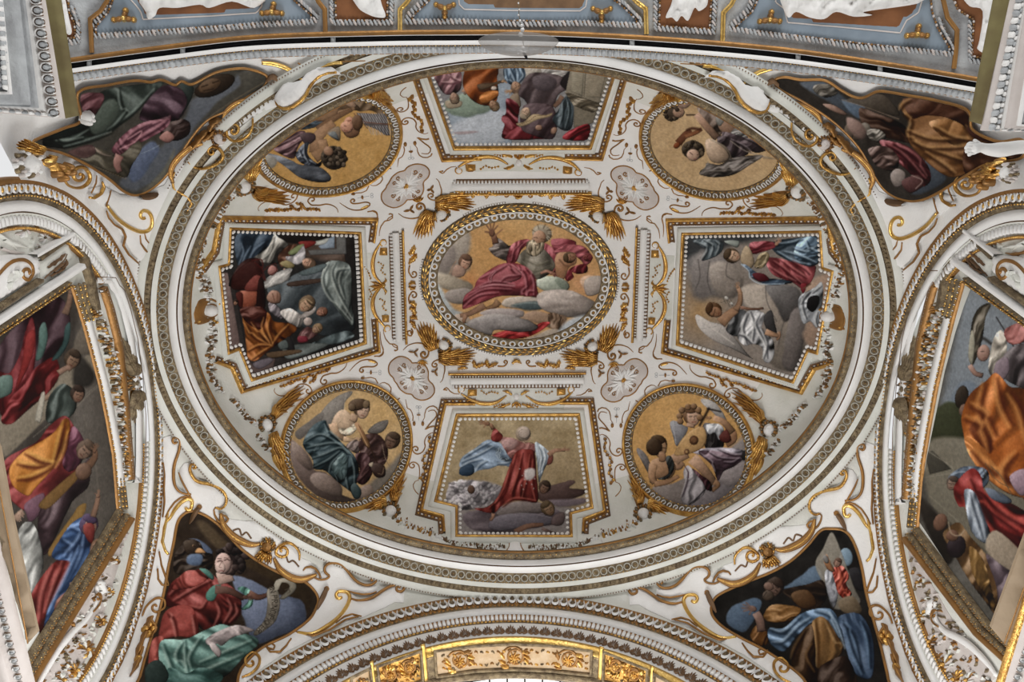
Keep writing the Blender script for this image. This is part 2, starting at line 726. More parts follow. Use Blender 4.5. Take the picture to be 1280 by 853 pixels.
# runs of small leaves and pearls, too fine to count singly
b = MB()
Q, T, O, w_ = ring_frames(470, 0.103, 9.915)
for i in range(len(Q)):
    b.add(*ball_geo(Q[i], T[i], (0, 0, -1), .0085, .0055, .011, 5, 2), GOLDB if i % 3 == 0 else GOLD)
b.build('pearl_row', ring, stuff=True)
b = MB()
Q, T, O, w_ = ring_frames(420, 0.208, 9.875)
for i in range(len(Q)):
    b.add(*ball_geo(Q[i], T[i] + O[i] * 0.03, (0, 0, -1), .012, .022, .016, 5, 2), BRONZE)
b.build('small_leaf_row', ring, stuff=True)
b = MB()
Q, T, O, w_ = ring_frames(700, 0.335, 9.822)
for i in range(len(Q)):
    b.add(*ball_geo(Q[i], T[i], (0, 0, -1), .009, .009, .014, 5, 2), UMBER)
b.build('outer_pearl_row', ring, stuff=True)
b = MB()
Q, T, O, w_ = ring_frames(380, -0.165, 10.115)
for i in range(len(Q)):
    b.add(*ball_geo(Q[i], T[i] + O[i] * (.25 if i % 2 else -.25), (0, 0, -1), .012, .026, .016, 5, 2), BRONZE)
Q, T, O, w_ = ring_frames(300, -0.190, 10.13)
for i in range(len(Q)):
    b.add(*ball_geo(Q[i], T[i], (0, 0, -1), .010, .007, .012, 5, 2), GOLD)
b.build('gilt_leaf_row', ring, stuff=True)

# ---------------------------------------------------------------- arches


class Arch:
    """point and inward normal on an elliptical arch in a vertical plane"""
    def __init__(self, c, u, a, cc, w):
        self.c, self.u, self.a, self.cc, self.w = np.array(c, float), np.array(u, float), a, cc, np.array(w, float)

    def at(self, al, r, d):
        """al angle from the crown, r metres inside the outer curve, d metres towards the room"""
        al = np.asarray(al, float)
        s, c = np.sin(al), np.cos(al)
        P = self.c + np.multiply.outer(self.a * s, self.u) + np.multiply.outer(self.cc * c, (0, 0, 1.0))
        n = -(np.multiply.outer(s / self.a, self.u) + np.multiply.outer(c / self.cc, (0, 0, 1.0)))
        n /= np.linalg.norm(n, axis=-1)[..., None]
        return P + n * np.asarray(r)[..., None] + self.w * np.asarray(d)[..., None] if np.ndim(r) else P + n * r + self.w * d

    def band(self, name, prof, m, parent, a0=-1.5, a1=1.5, n=120):
        al = np.linspace(a0, a1, n)
        return grid_obj(name, [self.at(al, r, d) for r, d in prof], m, parent)

    def frames(self, n, r, d, a0=-1.5, a1=1.5):
        al = np.linspace(a0, a1, 800)
        P = self.at(al, r, d)
        s = np.r_[0, np.cumsum(np.linalg.norm(np.diff(P, axis=0), axis=1))]
        t = (np.arange(n) + .5) / n * s[-1]
        aa = np.interp(t, s, al)
        Q = self.at(aa, r, d)
        return Q, self.at(aa + .003, r, d) - Q, s[-1]


ARCH_L = Arch((X0 - AW, YS, ZCR - CC), (0, 1, 0), BA, CC, (1, 0, 0))
ARCH_R = Arch((X0 + AW, YS, ZCR - CC), (0, 1, 0), BA, CC, (-1, 0, 0))
ARCH_F = Arch((X0, YF, ZFR - C2), (1, 0, 0), A2, C2, (0, -1, 0))
YN = 2 * YC - YF
ARCH_N = Arch((X0, YN, ZFR - C2), (1, 0, 0), A2, C2, (0, 1, 0))


def egg_mesh(name, L, Wd, egg_m, shell_m, dart_m):
    """egg in its U-shaped shell with a dart beside it; local y points inward along the arch radius"""
    parts = [(*lens(L * .36, Wd * .47, Wd * .05, 10, 1, (0, -Wd * .02, 0)), UMBER),
             (*lens(L * .26, Wd * .38, Wd * .36, 8, 3, (0, -Wd * .05, 0)), egg_m)]
    V, F = [], []
    n = 11
    for i in range(n):
        a = PI * (-0.32 + 1.64 * i / (n - 1))
        for q, r_, h in ((.31, .42, .10), (.37, .49, .34), (.43, .54, .08)):
            V.append((L * q * math.cos(a), Wd * r_ * math.sin(a) - Wd * .03, Wd * h))
    for i in range(n - 1):
        for j in range(2):
            F.append((i * 3 + j, (i + 1) * 3 + j, (i + 1) * 3 + j + 1, i * 3 + j + 1))
    parts.append((np.array(V), F, shell_m))
    parts.append((np.array([(L * .45, -Wd * .45, .03 * Wd), (L * .55, -Wd * .45, .03 * Wd), (L * .52, Wd * .45, .05 * Wd), (L * .48, Wd * .45, .05 * Wd), (L * .5, 0, .3 * Wd)]), [(0, 1, 4), (1, 2, 4), (2, 3, 4), (3, 0, 4)], dart_m))
    return unit_mesh(name, parts)


def arch_row(arch, name, n, r, d, shape, m, parent, a0=-1.5, a1=1.5):
    b = MB()
    Q, T, _ = arch.frames(n, r, d, a0, a1)
    for i in range(n):
        b.add(*shape(Q[i], T[i], arch.w), m)
    return b.build(name, parent, stuff=True)


def tooth_geo(p, t, n, L, Wd, H):
    """little upright tongue block with rounded lower end"""
    M = frame_mat(p, t, n)
    pts = [(-.38, -.5), (.38, -.5), (.38, .25), (.2, .5), (-.2, .5), (-.38, .25)]
    V = [M[:3, :3] @ np.array((x * L, y * Wd, 0)) + p for x, y in pts] + [M[:3, :3] @ np.array((x * L * .8, y * Wd * .9, H)) + p for x, y in pts]
    F = [(6, 7, 8, 9, 10, 11)] + [(i, (i + 1) % 6, 6 + (i + 1) % 6, 6 + i) for i in range(6)]
    return V, F


side_arch = {}
for nm, A, side, lo in (('trim_2', ARCH_L, 'left', -1.57), ('trim_3', ARCH_R, 'right', -1.57)):
    t = struct(nm, 'white and gilded arch moulding framing the %s wall lunette' % side, 'moulding')
    side_arch[side] = t
    a0, a1 = -1.62, 1.62
    A.band('gilt_edge', [(-.03, -.08), (-.03, -.02), (-.005, -.005), (.015, -.01), (.03, -.015)], OCHRE, t, a0, a1)
    A.band('egg_band', [(.03, -.015), (.035, -.02), (.10, -.035), (.12, -.04)], OCHRE, t, a0, a1)
    A.band('gilt_leaf_band', [(.12, -.04), (.125, -.025), (.15, -.03), (.185, -.06)], BRONZE, t, a0, a1)
    A.band('white_fascia', [(.185, -.06), (.187, -.05), (.285, -.05), (.285, -.075), (.30, -.075), (.30, -.06)], WHITE, t, a0, a1)
    A.band('dark_line', [(.2845, -.0745), (.2845, -.074), (.3005, -.074)], UMBER, t, a0, a1)
    for b0, b1 in ((a0, -.66), (.27, a1)):
        A.band('tooth_band', [(.30, -.06), (.32, -.075), (.41, -.10), (.42, -.11)], PALE, t, b0, b1, 50)
        A.band('inner_roll', [(.42, -.11), (.43, -.085), (.45, -.085), (.46, -.11), (.46, -.13)], OCHRE, t, b0, b1, 50)
        L_ = np.linalg.norm(np.diff(A.at(np.linspace(b0, b1, 200), .365, 0), axis=0), axis=1).sum()
        arch_row(A, 'tooth_row', int(L_ / .062), .365, -.09, lambda p, tt, w: tooth_geo(p, tt, w, .062, .085, .03), WHITE, t, b0, b1)
        arch_row(A, 'rope_row', int(L_ / .033), .44, -.083, lambda p, tt, w: ball_geo(p, tt, w, .014, .014, .016, 5, 2), GOLD, t, b0, b1)
    Q, T, Ln = A.frames(10, .075, -.02, a0, a1)
    n = int(Ln / .098)
    em = egg_mesh('egg_' + side, Ln / n, .088, GOLD, WHITE, WHITE)
    Q, T, Ln = A.frames(n, .075, -.028, a0, a1)
    for i in range(n):
        # local y must point inward: build the frame from normal and radius
        inn = A.at(0, 0, 0) * 0 + np.cross(A.w, T[i])
        M = frame_mat(Q[i], T[i], A.w)
        if M[2, 1] > 0 and abs(M[2, 1]) > .05 or False:
            M = frame_mat(Q[i], -T[i], A.w)
        c_ = A.c - Q[i]
        if M[:3, 1] @ c_ < 0:
            M = frame_mat(Q[i], -T[i], A.w)
        piece('egg', em, M, t)
    arch_row(A, 'pearl_row', int(n * 2), .14, -.022, lambda p, tt, w: ball_geo(p, tt, w, .013, .009, .014, 5, 2), GOLD, t, a0, a1)

front = struct('trim_4', 'white arch moulding over the gilded front arch below the dome', 'moulding')
A = ARCH_F
a0, a1 = -1.25, 1.25
A.band('gilt_edge', [(-.03, -.08), (-.03, -.01), (0, .005), (.02, .0)], OCHRE, front, a0, a1)
A.band('egg_band', [(.02, .0), (.03, -.015), (.16, -.03), (.185, -.035)], OCHRE, front, a0, a1)
A.band('pearl_band', [(.185, -.035), (.19, -.025), (.225, -.03), (.235, -.04)], BRONZE, front, a0, a1)
A.band('white_fascia', [(.235, -.04), (.237, -.035), (.365, -.035), (.365, -.05), (.39, -.05), (.39, -.04)], WHITE, front, a0, a1)
A.band('dark_line', [(.364, -.0495), (.366, -.049), (.391, -.049)], UMBER, front, a0, a1)
A.band('tooth_band', [(.39, -.04), (.40, -.045), (.50, -.05), (.505, -.05)], OCHRE, front, a0, a1)
A.band('lower_pearl_band', [(.505, -.05), (.51, -.04), (.54, -.045), (.55, -.05)], BRONZE, front, a0, a1)
A.band('palmette_band', [(.55, -.05), (.555, -.048), (.76, -.06), (.81, -.06)], WHITE, front, a0, a1)
A.band('gilt_fillet', [(.81, -.06), (.812, -.05), (.84, -.055), (.90, -.11), (.91, -.16)], GOLDB, front, a0, a1)
Q, T, Ln = A.frames(10, .095, -.0, a0, a1)
n = int(Ln / .118)
em = egg_mesh('egg_front', Ln / n, .15, BRONZE, WHITE, WHITE)
Q, T, Ln = A.frames(n, .10, -.02, a0, a1)
for i in range(n):
    M = frame_mat(Q[i], T[i], A.w)
    if M[:3, 1] @ (A.c - Q[i]) < 0:
        M = frame_mat(Q[i], -T[i], A.w)
    piece('egg', em, M, front)
arch_row(A, 'pearl_row', int(Ln / .06), .207, -.025, lambda p, tt, w: ball_geo(p, tt, w, .025, .016, .02, 5, 2), OCHRE, front, a0, a1)
arch_row(A, 'tooth_row', int(Ln * .9 / .058), .45, -.045, lambda p, tt, w: tooth_geo(p, tt, w, .058, .095, .03), WHITE, front, a0, a1)
arch_row(A, 'lower_pearl_row', int(Ln * .88 / .05), .525, -.042, lambda p, tt, w: ball_geo(p, tt, w, .024, .014, .018, 5, 2), GOLD, front, a0, a1)
# palmettes
parts = []
for k in range(7):
    a = PI / 2 + (k - 3) * 0.40
    L_ = .165 - .014 * abs(k - 3)
    c_, s_ = math.cos(a), math.sin(a)
    pts_ = [(.02, 0), (L_ * .7, -.019), (L_, 0), (L_ * .7, .019)]
    V = [(x * c_ - y * s_, -(x * s_ + y * c_) + .085, .006) for x, y in pts_] + [(L_ * .6 * c_, -(L_ * .6 * s_) + .085, .024)]
    parts.append((np.array(V), [(0, 1, 4), (1, 2, 4), (2, 3, 4), (3, 0, 4)], UMBER))
for s in (-1, 1):
    sp = np.vstack([spline(np.array([(0, .075), (s * .04, .10), (s * .085, .085)]), 4), spiral((s * .085, .055), .030, .008, 90, -.9 * s, 12)])
    P3 = np.c_[sp, np.full(len(sp), .006)]
    V, F = tube_geo(P3, np.tile((0, 0, 1.0), (len(sp), 1)), .011, 4)
    parts.append((V, F, UMBER))
pm = unit_mesh('palmette', parts)
Q, T, L2 = A.frames(10, .69, -.1, a0, a1)
n = int(L2 / .15)
Q, T, L2 = A.frames(n, .66, -.052, a0, a1)
for i in range(n):
    M = frame_mat(Q[i], T[i], A.w, (.62, 1, 1))
    if M[:3, 1] @ (A.c - Q[i]) < 0:
        M = frame_mat(Q[i], -T[i], A.w, (.62, 1, 1))
    piece('palmette', pm, M, front)

# ---------------------------------------------------------------- pendentives


def pend_grid(sx, sy, ext=0.0, nt=70, nf=60, ts=(0, 1.0)):
    rows = []
    yF = YF if sy > 0 else YN
    for t in np.linspace(ts[0] - ext * .4, ts[1], nt):
        al = t * 1.45
        f = np.linspace(-ext, 1 + ext, nf)
        s, c = math.sin(al), math.cos(al)
        p1 = np.array([X0 + sx * A2 * s, yF, ZFR - C2 + C2 * c])
        p2 = np.array([X0 + sx * AW, YS + sy * BA * s, ZCR - CC + CC * c])
        x = p1[0] + (p2[0] - p1[0]) * np.sin(f * PI / 2)
        y = p2[1] + (p1[1] - p2[1]) * np.cos(f * PI / 2)
        z = p1[2] + (p2[2] - p1[2]) * f
        # at the top follow the ring
        x0_ = X0 + (p2[0] - X0) * np.sin(f * PI / 2)
        y0_ = YS + (yF - YS) * np.cos(f * PI / 2)
        ph1 = math.atan2((YS - YC) / RB * sy, 1)
        ang = (PI / 2 - f * (PI / 2 - ph1))
        rg = ring_pt(ang, .345, 9.85)
        rx = X0 + sx * (rg[:, 0] - X0); ry = YC + sy * (rg[:, 1] - YC)
        k = max(0.0, 1 - t * 2.2) ** 2
        rows.append(np.c_[x + k * (rx - x0_), y + k * (ry - y0_), z + k * (9.85 - (ZFR + (ZCR - ZFR) * f))])
    return np.array(rows)


PEND = {}
for sx, sy, nm in ((-1, 1, 'front left'), (1, 1, 'front right'), (-1, -1, 'rear left'), (1, -1, 'rear right')):
    G = pend_grid(sx, sy)
    t = struct('trim_%d' % (5 + len(PEND)), 'plain white %s pendentive between dome ring and arches' % nm, 'pendentive')
    PEND[(sx, sy)] = SmoothSurf(G)
    uv_ = proj(G.reshape(-1, 3))
    ok = (np.abs(uv_[:, 0] - 640) < 900) & (uv_[:, 1] > -200) & (uv_[:, 1] < 1050)
    G2 = np.where(ok[:, None], PEND[(sx, sy)].pos(uv_), G.reshape(-1, 3)).reshape(G.shape)
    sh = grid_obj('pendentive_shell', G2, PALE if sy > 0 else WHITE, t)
    if sy < 0:      # it springs from behind the near arch
        lim = np.interp(uv_[:, 0], [-400, 20, 90, 200, 319, 470, 655, 790, 960, 1100, 1220, 1700], [190, 112, 101, 86, 72.5, 67.5, 66.8, 72.5, 86, 105, 125, 220]) - 9
        hid = uv_[:, 1] < lim
        bm = bmesh.new(); bm.from_mesh(sh.data); bm.verts.ensure_lookup_table()
        bmesh.ops.delete(bm, geom=[v for v in bm.verts if hid[v.index]], context='VERTS')
        bm.to_mesh(sh.data); bm.free()
# ================================================================ fresco painter
def pts(s):
    if isinstance(s, str):
        return np.array([[float(q) for q in w.split(',')] for w in s.split()])
    return np.asarray(s, float)


_lat = np.random.RandomState(5).rand(64, 64)


def vnoise(x, y):
    xi, yi = np.floor(x).astype(int), np.floor(y).astype(int)
    fx, fy = x - xi, y - yi
    fx, fy = fx * fx * (3 - 2 * fx), fy * fy * (3 - 2 * fy)
    g = lambda a, b: _lat[a % 64, b % 64]
    return (g(xi, yi) * (1 - fx) + g(xi + 1, yi) * fx) * (1 - fy) + (g(xi, yi + 1) * (1 - fx) + g(xi + 1, yi + 1) * fx) * fy


def fbm(x, y, o=4):
    r, a, t = 0, 1, 0
    for k in range(o):
        r = r + a * vnoise(x * 2 ** k + 17 * k, y * 2 ** k + 5 * k); t += a; a *= .55
    return r / t


def lin(c):
    c = np.asarray(c, float) / 255
    return np.where(c <= 0.04045, c / 12.92, ((c + 0.055) / 1.055) ** 2.4)


def hexc(c):
    if isinstance(c, str):
        return np.array([int(c[i:i + 2], 16) for i in (0, 2, 4)], float)
    return np.asarray(c, float)


SKIN = 'b08a6c'
SKIND = '7d5a44'


class Paint:
    """a fresco as colour per point: flat washes, shaded shapes and brush lines, in the pixel frame of a traced crop"""
    def __init__(self, uv, org, sc, ground):
        self.P = (np.asarray(uv) - np.array(org)) * sc
        self.k = sc
        self.C = np.tile(hexc(ground), (len(self.P), 1))

    def mix(self, col, a):
        col = np.asarray(col)
        self.C += (col - self.C) * a[:, None]

    def wash(self, c, center, rx, ry, a=1.0, p=1.5):
        d = np.hypot((self.P[:, 0] - center[0]) / rx, (self.P[:, 1] - center[1]) / ry)
        self.mix(hexc(c), a * np.clip(1 - d, 0, 1) ** p * 1.0)
        return self

    def mottle(self, amp=14, s=60.0):
        n = fbm(self.P[:, 0] / s, self.P[:, 1] / s)
        self.C = np.clip(self.C + ((n - .5) * 2 * amp)[:, None], 0, 255)
        return self

    def near(self, lo, hi, m):
        return np.where((self.P[:, 0] > lo[0] - m) & (self.P[:, 0] < hi[0] + m) & (self.P[:, 1] > lo[1] - m) & (self.P[:, 1] < hi[1] + m))[0]

    def poly(self, c, s, vol=.28, soft=None, fold=None, sharp=False, a=1.0, cloud=0.0, lit=(-.6, -.8), edge=True):
        q = pts(s)
        q = q if sharp else spline(q, 5, True)
        lo, hi = q.min(0), q.max(0)
        soft = soft or self.k * .7
        i = self.near(lo, hi, soft)
        if not len(i):
            return self
        X = self.P[i]
        if cloud:
            X = X + np.c_[fbm(X[:, 0] / 40 + 9, X[:, 1] / 40) - .5, fbm(X[:, 0] / 40, X[:, 1] / 40 + 9) - .5] * cloud
        d = polydist(X, q)
        sd = np.where(inside(X, q), d, -d)
        al = np.clip(sd / soft + .5, 0, 1) * a
        c = hexc(c)
        size = max(8.0, .5 * min(hi[0] - lo[0], hi[1] - lo[1]))
        w = np.clip(1 - sd / (size * .8), 0, 1)
        # pillow shading: the near edge normal decides light or dark
        ctr = (lo + hi) / 2
        u = (X - ctr) / (hi - lo + 1e-6) * 2
        L = np.clip(u @ np.array(lit), -1, 1)
        vol = vol * 1.35
        sh = 1 + vol * (L * .75 * (.35 + .65 * w) - .25 * w ** 2 + .10)
        if fold:
            ang, wl, am = fold
            t = math.radians(ang)
            v = X @ np.array([math.cos(t), math.sin(t)])
            v2 = X @ np.array([-math.sin(t), math.cos(t)])
            wp = fbm(X[:, 0] / (wl * 3) + c[0] * .1, X[:, 1] / (wl * 3) + c[2] * .1, 2) - .5
            n = fbm(v / (wl * .75) + wp * 3.2 + c[1] * .13, v2 / (wl * 3.6) + wp * 1.5, 2)
            f = np.clip((n - .5) * 3.4, -1, 1)
            sh = sh + am * 2.1 * f
        if edge and soft < self.k * 1.5:      # the painter's dark contour, heavier on the shaded side
            sh = sh - .30 * np.exp(-(sd / (self.k * .9)) ** 2) * np.clip(.6 - L * .5, 0, 1)
        col = c[None, :] * sh[:, None]
        hi_ = np.clip(sh - 1, 0, 1)[:, None]
        col = col + (255 - col) * hi_ * .40
        self.C[i] += (np.clip(col, 0, 255) - self.C[i]) * al[:, None]
        return self

    def ell(self, c, x, y, rx, ry, rot=0, vol=.3, **k):
        a = np.linspace(0, 2 * PI, 20)[:-1]
        t = math.radians(rot)
        ex, ey = rx * np.cos(a), ry * np.sin(a)
        return self.poly(c, np.c_[x + ex * math.cos(t) - ey * math.sin(t), y + ex * math.sin(t) + ey * math.cos(t)], vol, sharp=True, **k)

    def line(self, c, s, w=4.0, a=.85, taper=True):
        q = spline(pts(s), 5)
        lo, hi = q.min(0), q.max(0)
        i = self.near(lo, hi, w + 3)
        if not len(i):
            return self
        X = self.P[i]
        w = max(w, self.k * .55)
        d = segdist(X, q[:-1], q[1:])
        al = np.clip(1.15 - d / (w * .62), 0, 1) * a
        self.C[i] += (hexc(c)[None, :] - self.C[i]) * al[:, None]
        return self

    def folds(self, dark, light, *paths, w=6.0, a=.75):
        """each drapery fold is a dark furrow with a lit ridge beside it"""
        w = w * 1.8
        for s in paths:
            q = pts(s)
            q = spline(q, 6)
            T = np.gradient(q, axis=0); T /= np.linalg.norm(T, axis=1)[:, None] + 1e-9
            N = np.c_[-T[:, 1], T[:, 0]]
            e = np.sin(np.linspace(.12, PI - .25, len(q)))[:, None] ** .7
            s_ = np.where((N @ np.array([-.6, -.8])) > 0, 1.0, -1.0)[:, None]
            for c, o, g, al in ((dark, -.25, 1.15, a), (light, .55, .8, a)):
                ctr = q + N * s_ * o * w
                self.poly(c, np.vstack([ctr + N * e * w * g * .5, (ctr - N * e * w * g * .5)[::-1]]), 0, w * .75, sharp=True, a=al, edge=False)
        return self

    def head(self, x, y, r, rot, hair, skin=SKIN, face=0.0, beard=None):
        """head of radius r; rot = direction (degrees) from chin up to the crown; face = sideways turn -1..1"""
        t = math.radians(rot)
        up = np.array([math.cos(t), math.sin(t)]); rt = np.array([-up[1], up[0]])
        at = lambda a, b: np.array([x, y]) + up * b * r + rt * a * r
        def e(c, a, b, ra, rb, vol=.3):
            p = at(a, b)
            self.ell(c, p[0], p[1], rb * r, ra * r, rot, vol)
        e(hair, 0 - face * .12, .16, 1.0, 1.12, .35)
        e(skin, face * .28, -.16, .70, .92, .3)
        e(hair, -face * .25, .78, .80, .48, .3)
        dk = hexc(skin) * .5
        for sx in (-.30, .30):
            p0, p1 = at(sx + face * .4 - .15, -.02), at(sx + face * .4 + .15, -.02)
            self.line(dk, [p0, (p0 + p1) / 2, p1], r * .16, .8)
        self.line(dk * 1.2, [at(face * .5 + .04, -.05), at(face * .55 + .08, -.38), at(face * .45 - .04, -.42)], r * .11, .7)
        p0, p1 = at(face * .4 - .18, -.64), at(face * .4 + .18, -.64)
        self.line(hexc(skin) * np.array([.72, .45, .42]), [p0, (p0 + p1) / 2, p1], r * .13, .8)
        self.line(hexc(skin) * .62, [at(-.6 + face * .2, .1), at(-.62 + face * .2, -.5), at(-.2 + face * .3, -1.0)], r * .16, .45)
        if beard:
            e(beard, face * .3, -1.0, .62, .62, .4)
            self.line(hexc(beard) * .7, [at(-.3, -.8), at(-.2, -1.4)], r * .12, .7)
            self.line(hexc(beard) * 1.2, [at(.25 + face * .3, -.8), at(.2, -1.35)], r * .12, .7)
        return self

    def limb(self, c, s, w0, w1, vol=.35):
        """tapering arm or leg along a path"""
        q = spline(pts(s), 5)
        T = np.gradient(q, axis=0); T /= np.linalg.norm(T, axis=1)[:, None] + 1e-9
        N = np.c_[-T[:, 1], T[:, 0]]
        w = np.linspace(w0, w1, len(q))[:, None] / 2
        return self.poly(c, np.vstack([q + N * w, (q - N * w)[::-1]]), vol, sharp=True)

    def hand(self, c, x, y, ang, L, spread=60, n=4):
        """palm with fingers fanning about the direction ang (degrees)"""
        t = math.radians(ang)
        self.ell(c, x, y, L * .34, L * .26, ang)
        for k in range(n):
            b = t + math.radians((k / (n - 1) - .5) * spread)
            l = L * (.95 - .12 * abs(k - (n - 1) / 2))
            self.line(c, [(x, y), (x + l * .6 * math.cos(b), y + l * .6 * math.sin(b)), (x + l * math.cos(b), y + l * math.sin(b))], L * .15, .95)
        b = t - math.radians(spread * .5 + 45)
        self.line(c, [(x, y), (x + L * .55 * math.cos(b), y + L * .55 * math.sin(b))], L * .17, .95)
        return self

    def wing(self, c, s, tip, dark, n=5):
        self.poly(c, s, .3)
        q = pts(s)
        r = q[0]
        for k in range(n):
            e = q[int(1 + k * (len(q) - 2) / n)]
            self.line(dark, [r, (r + e) / 2 + 2, e], 3.0, .35)
        return self

    def out(self, gain=1.0):
        n = fbm(self.P[:, 0] / (self.k * 3.0), self.P[:, 1] / (self.k * 3.0), 3)
        C = self.C * (1 + (n - .5) * .16)[:, None]
        g = C.mean(1, keepdims=True)
        C = g + (C - g) * .86 + (g - 112) * .20    # old, slightly faded pigment
        return lin(np.clip(C, 6, 250)) * gain


FRESCO_GAIN = 0.97


def fresco(name, surf, outline, org, sc, ground, draw, parent, step=1.05, lift=0.008, label=None):
    poly = resample(np.asarray(outline, float), 3.0, True) if len(outline) > 12 else dens(outline, 4.0)
    V2, F = triangulate(poly, step)
    pt = Paint(V2, org, sc, ground)
    draw(pt)
    P, N = surf.hit(V2)
    o = obj(name, P + N * lift, F, FRESCO, parent, label=label)
    at = o.data.color_attributes.new('paint', 'FLOAT_COLOR', 'POINT')
    c = np.c_[np.clip(pt.out(FRESCO_GAIN * (.86 if step > 1.1 else 1)), 0, .95), np.ones(len(V2))]  # wall and pendentive paint darkened, dimmer light put into the colour
    at.data.foreach_set('color', c.astype(np.float32).ravel())
    return o


def dens(poly, step):
    """add points along straight edges, corners kept"""
    P = np.asarray(poly, float); out = []
    for a, b in zip(P, np.roll(P, -1, 0)):
        k = max(1, int(np.linalg.norm(b - a) / step))
        out += [a + (b - a) * i / k for i in range(k)]
    return np.array(out)


def offset(path, d, closed=True):
    """inward (for clockwise on screen) parallel of a polyline, mitred"""
    P = np.asarray(path, float)
    D = np.roll(P, -1, 0) - P
    if not closed:
        D[-1] = D[-2]
    D /= np.linalg.norm(D, axis=1)[:, None]
    nor = np.c_[-D[:, 1], D[:, 0]]
    out = []
    for i in range(len(P)):
        a = nor[i - 1] if (closed or i > 0) else nor[i]
        b = nor[i]
        m_ = a + b; m_ /= max(np.linalg.norm(m_), 1e-6)
        out.append(P[i] + m_ / max(m_ @ b, .35) * d)
    return np.array(out)
# ---------------------------------------------------------------- the nine frescoes of the dome


def draw_center(p):
    p.wash('c9924f', (420, 250), 330, 330, .9).wash('d6a869', (560, 80), 420, 160, .7).wash('c07d45', (240, 430), 120, 120, .9)
    p.wash('c58a5c', (930, 440), 160, 200, .9)
    for k in range(46):
        a = -2.6 + k * .11; r0 = 150 + (k * 37 % 90)
        x, y = 500 + r0 * math.cos(a) * 1.5, 250 + r0 * math.sin(a)
        p.line('dcb078' if k % 2 else 'a8743c', [(x, y), (x + 26 * math.cos(a), y + 26 * math.sin(a))], 4, .35)
    p.poly('a39789', '0,330 60,180 160,120 236,130 244,230 200,300 250,300 210,380 100,420 0,420', .2, soft=26, cloud=30)
    p.poly('93877f', '20,250 90,200 150,240 140,330 60,380', .2, soft=30, cloud=25)
    p.head(208, 318, 44, -70, '6d4f3c', 'b5896f', .3)
    p.poly('a58370', '120,400 150,330 210,360 200,400 160,410', .25)
    p.line('b98a66', '110,390 130,340 150,310', 8, .6)
    p.poly('a0937f', '0,380 120,400 230,440 250,480 140,500 40,470 0,450', .3, soft=14, cloud=16)
    p.poly('a7adae', '0,440 60,480 130,600 200,640 240,740 120,720 30,600', .15, soft=20)
    p.poly('8b8078', '75,530 120,490 230,480 260,520 230,570 140,575', .4, soft=10, cloud=12)
    p.poly('b09a86', '140,650 200,640 240,680 190,700', .2, soft=10)
    # right: cloak-bearing angels and red mantle
    p.poly('7a2e36', '745,180 800,165 880,175 905,200 860,260 780,260', .35, fold=(80, 26, .12))
    p.poly('8b3a42', '700,200 760,230 800,320 780,420 730,330', .35, fold=(20, 22, .2))
    p.poly('9a4a50', '760,250 850,205 950,215 1000,270 1000,310 960,335 930,300 850,250 790,262', .35, fold=(70, 22, .18))
    p.poly('7f2d33', '890,340 965,325 975,375 920,390 880,380 890,410 850,435 830,400 850,370', .35, fold=(30, 20, .2))
    p.poly('9b6d4c', '785,262 850,250 900,262 905,320 860,350 830,420 790,420 770,330', .35)
    p.head(868, 285, 36, 175, '54402a', '8a5f45', 0)
    p.line('75503a', '800,300 840,340 890,330', 14, .7)
    p.head(975, 285, 27, 10, '6b2b2e', '7c3a38', 0)
    p.poly('b08c6e', '930,430 960,400 1010,400 1060,410 1050,470 980,525 950,480', .35, soft=8, cloud=8)
    p.poly('9f9186', '955,440 1000,405 1070,410 1060,500 975,525', .3, soft=6)
    # orb
    p.ell('98a08f', 757, 455, 108, 52, 8, .45)
    p.poly('6f7a6a', '770,430 800,415 850,470 830,490 800,470', .1, soft=8, a=.7)
    p.line('c9cdbd', '670,440 720,425 760,430', 12, .5)
    # outstretched arm
    p.poly('5d524d', '355,230 380,215 395,180 420,165 480,210 500,215 475,300 420,290 380,265', .35, fold=(60, 30, .18))
    p.line('b9ada2', '365,228 400,228 418,222', 8, .85)
    p.limb('7c5540', '400,200 392,165 380,135', 42, 34)
    p.hand('7c5540', 375, 130, -88, 74, 75)
    p.line('95694f', '395,150 415,130 440,110', 11, .9)
    # torso
    p.poly('716a5c', '575,240 640,220 700,230 760,300 770,350 720,400 640,420 560,330 530,300', .3, fold=(20, 44, .14))
    p.folds('55503f', '8d8674', '590,300 660,330 740,310', '560,310 640,370 750,340', '640,400 690,380 760,345', w=7, a=.5)
    p.poly('8a3a42', '465,310 490,220 540,180 600,170 615,190 560,240 530,310 500,325', .35, fold=(15, 22, .22))
    p.folds('5c2028', 'b06068', '570,190 520,240 500,310', '600,185 555,225 530,300', w=6)
    p.limb('a0705a', '680,385 720,372 750,385', 14, 22)
    p.hand('95644d', 752, 385, 20, 40, 70)
    # head
    p.ell('8d7f6a', 690, 135, 62, 55, 15, .5)
    for k in range(16):
        a = -2.9 + k * .26
        p.line('b3a78f' if k % 3 else '6a5c48', [(690 + 40 * math.cos(a), 135 + 36 * math.sin(a)), (690 + 66 * math.cos(a + .12), 133 + 60 * math.sin(a + .12))], 8, .75)
    p.ell('a47a5d', 672, 165, 44, 50, 15, .4)
    p.poly('8d7d63', '600,185 640,175 660,195 700,190 705,220 680,260 640,280 600,260 590,225', .4, fold=(5, 14, .25))
    p.folds('5f5341', 'b8a88c', '615,195 605,230 620,265', '650,205 645,240 650,275', '690,205 680,240 665,265', w=6)
    p.line('5a3c2c', '640,160 655,158 662,165', 6).line('5a3c2c', '684,168 700,170 712,178', 6).line('b98d70', '668,160 660,190 650,195', 6, .7)
    p.line('6b4636', '645,205 660,208 668,204', 6)
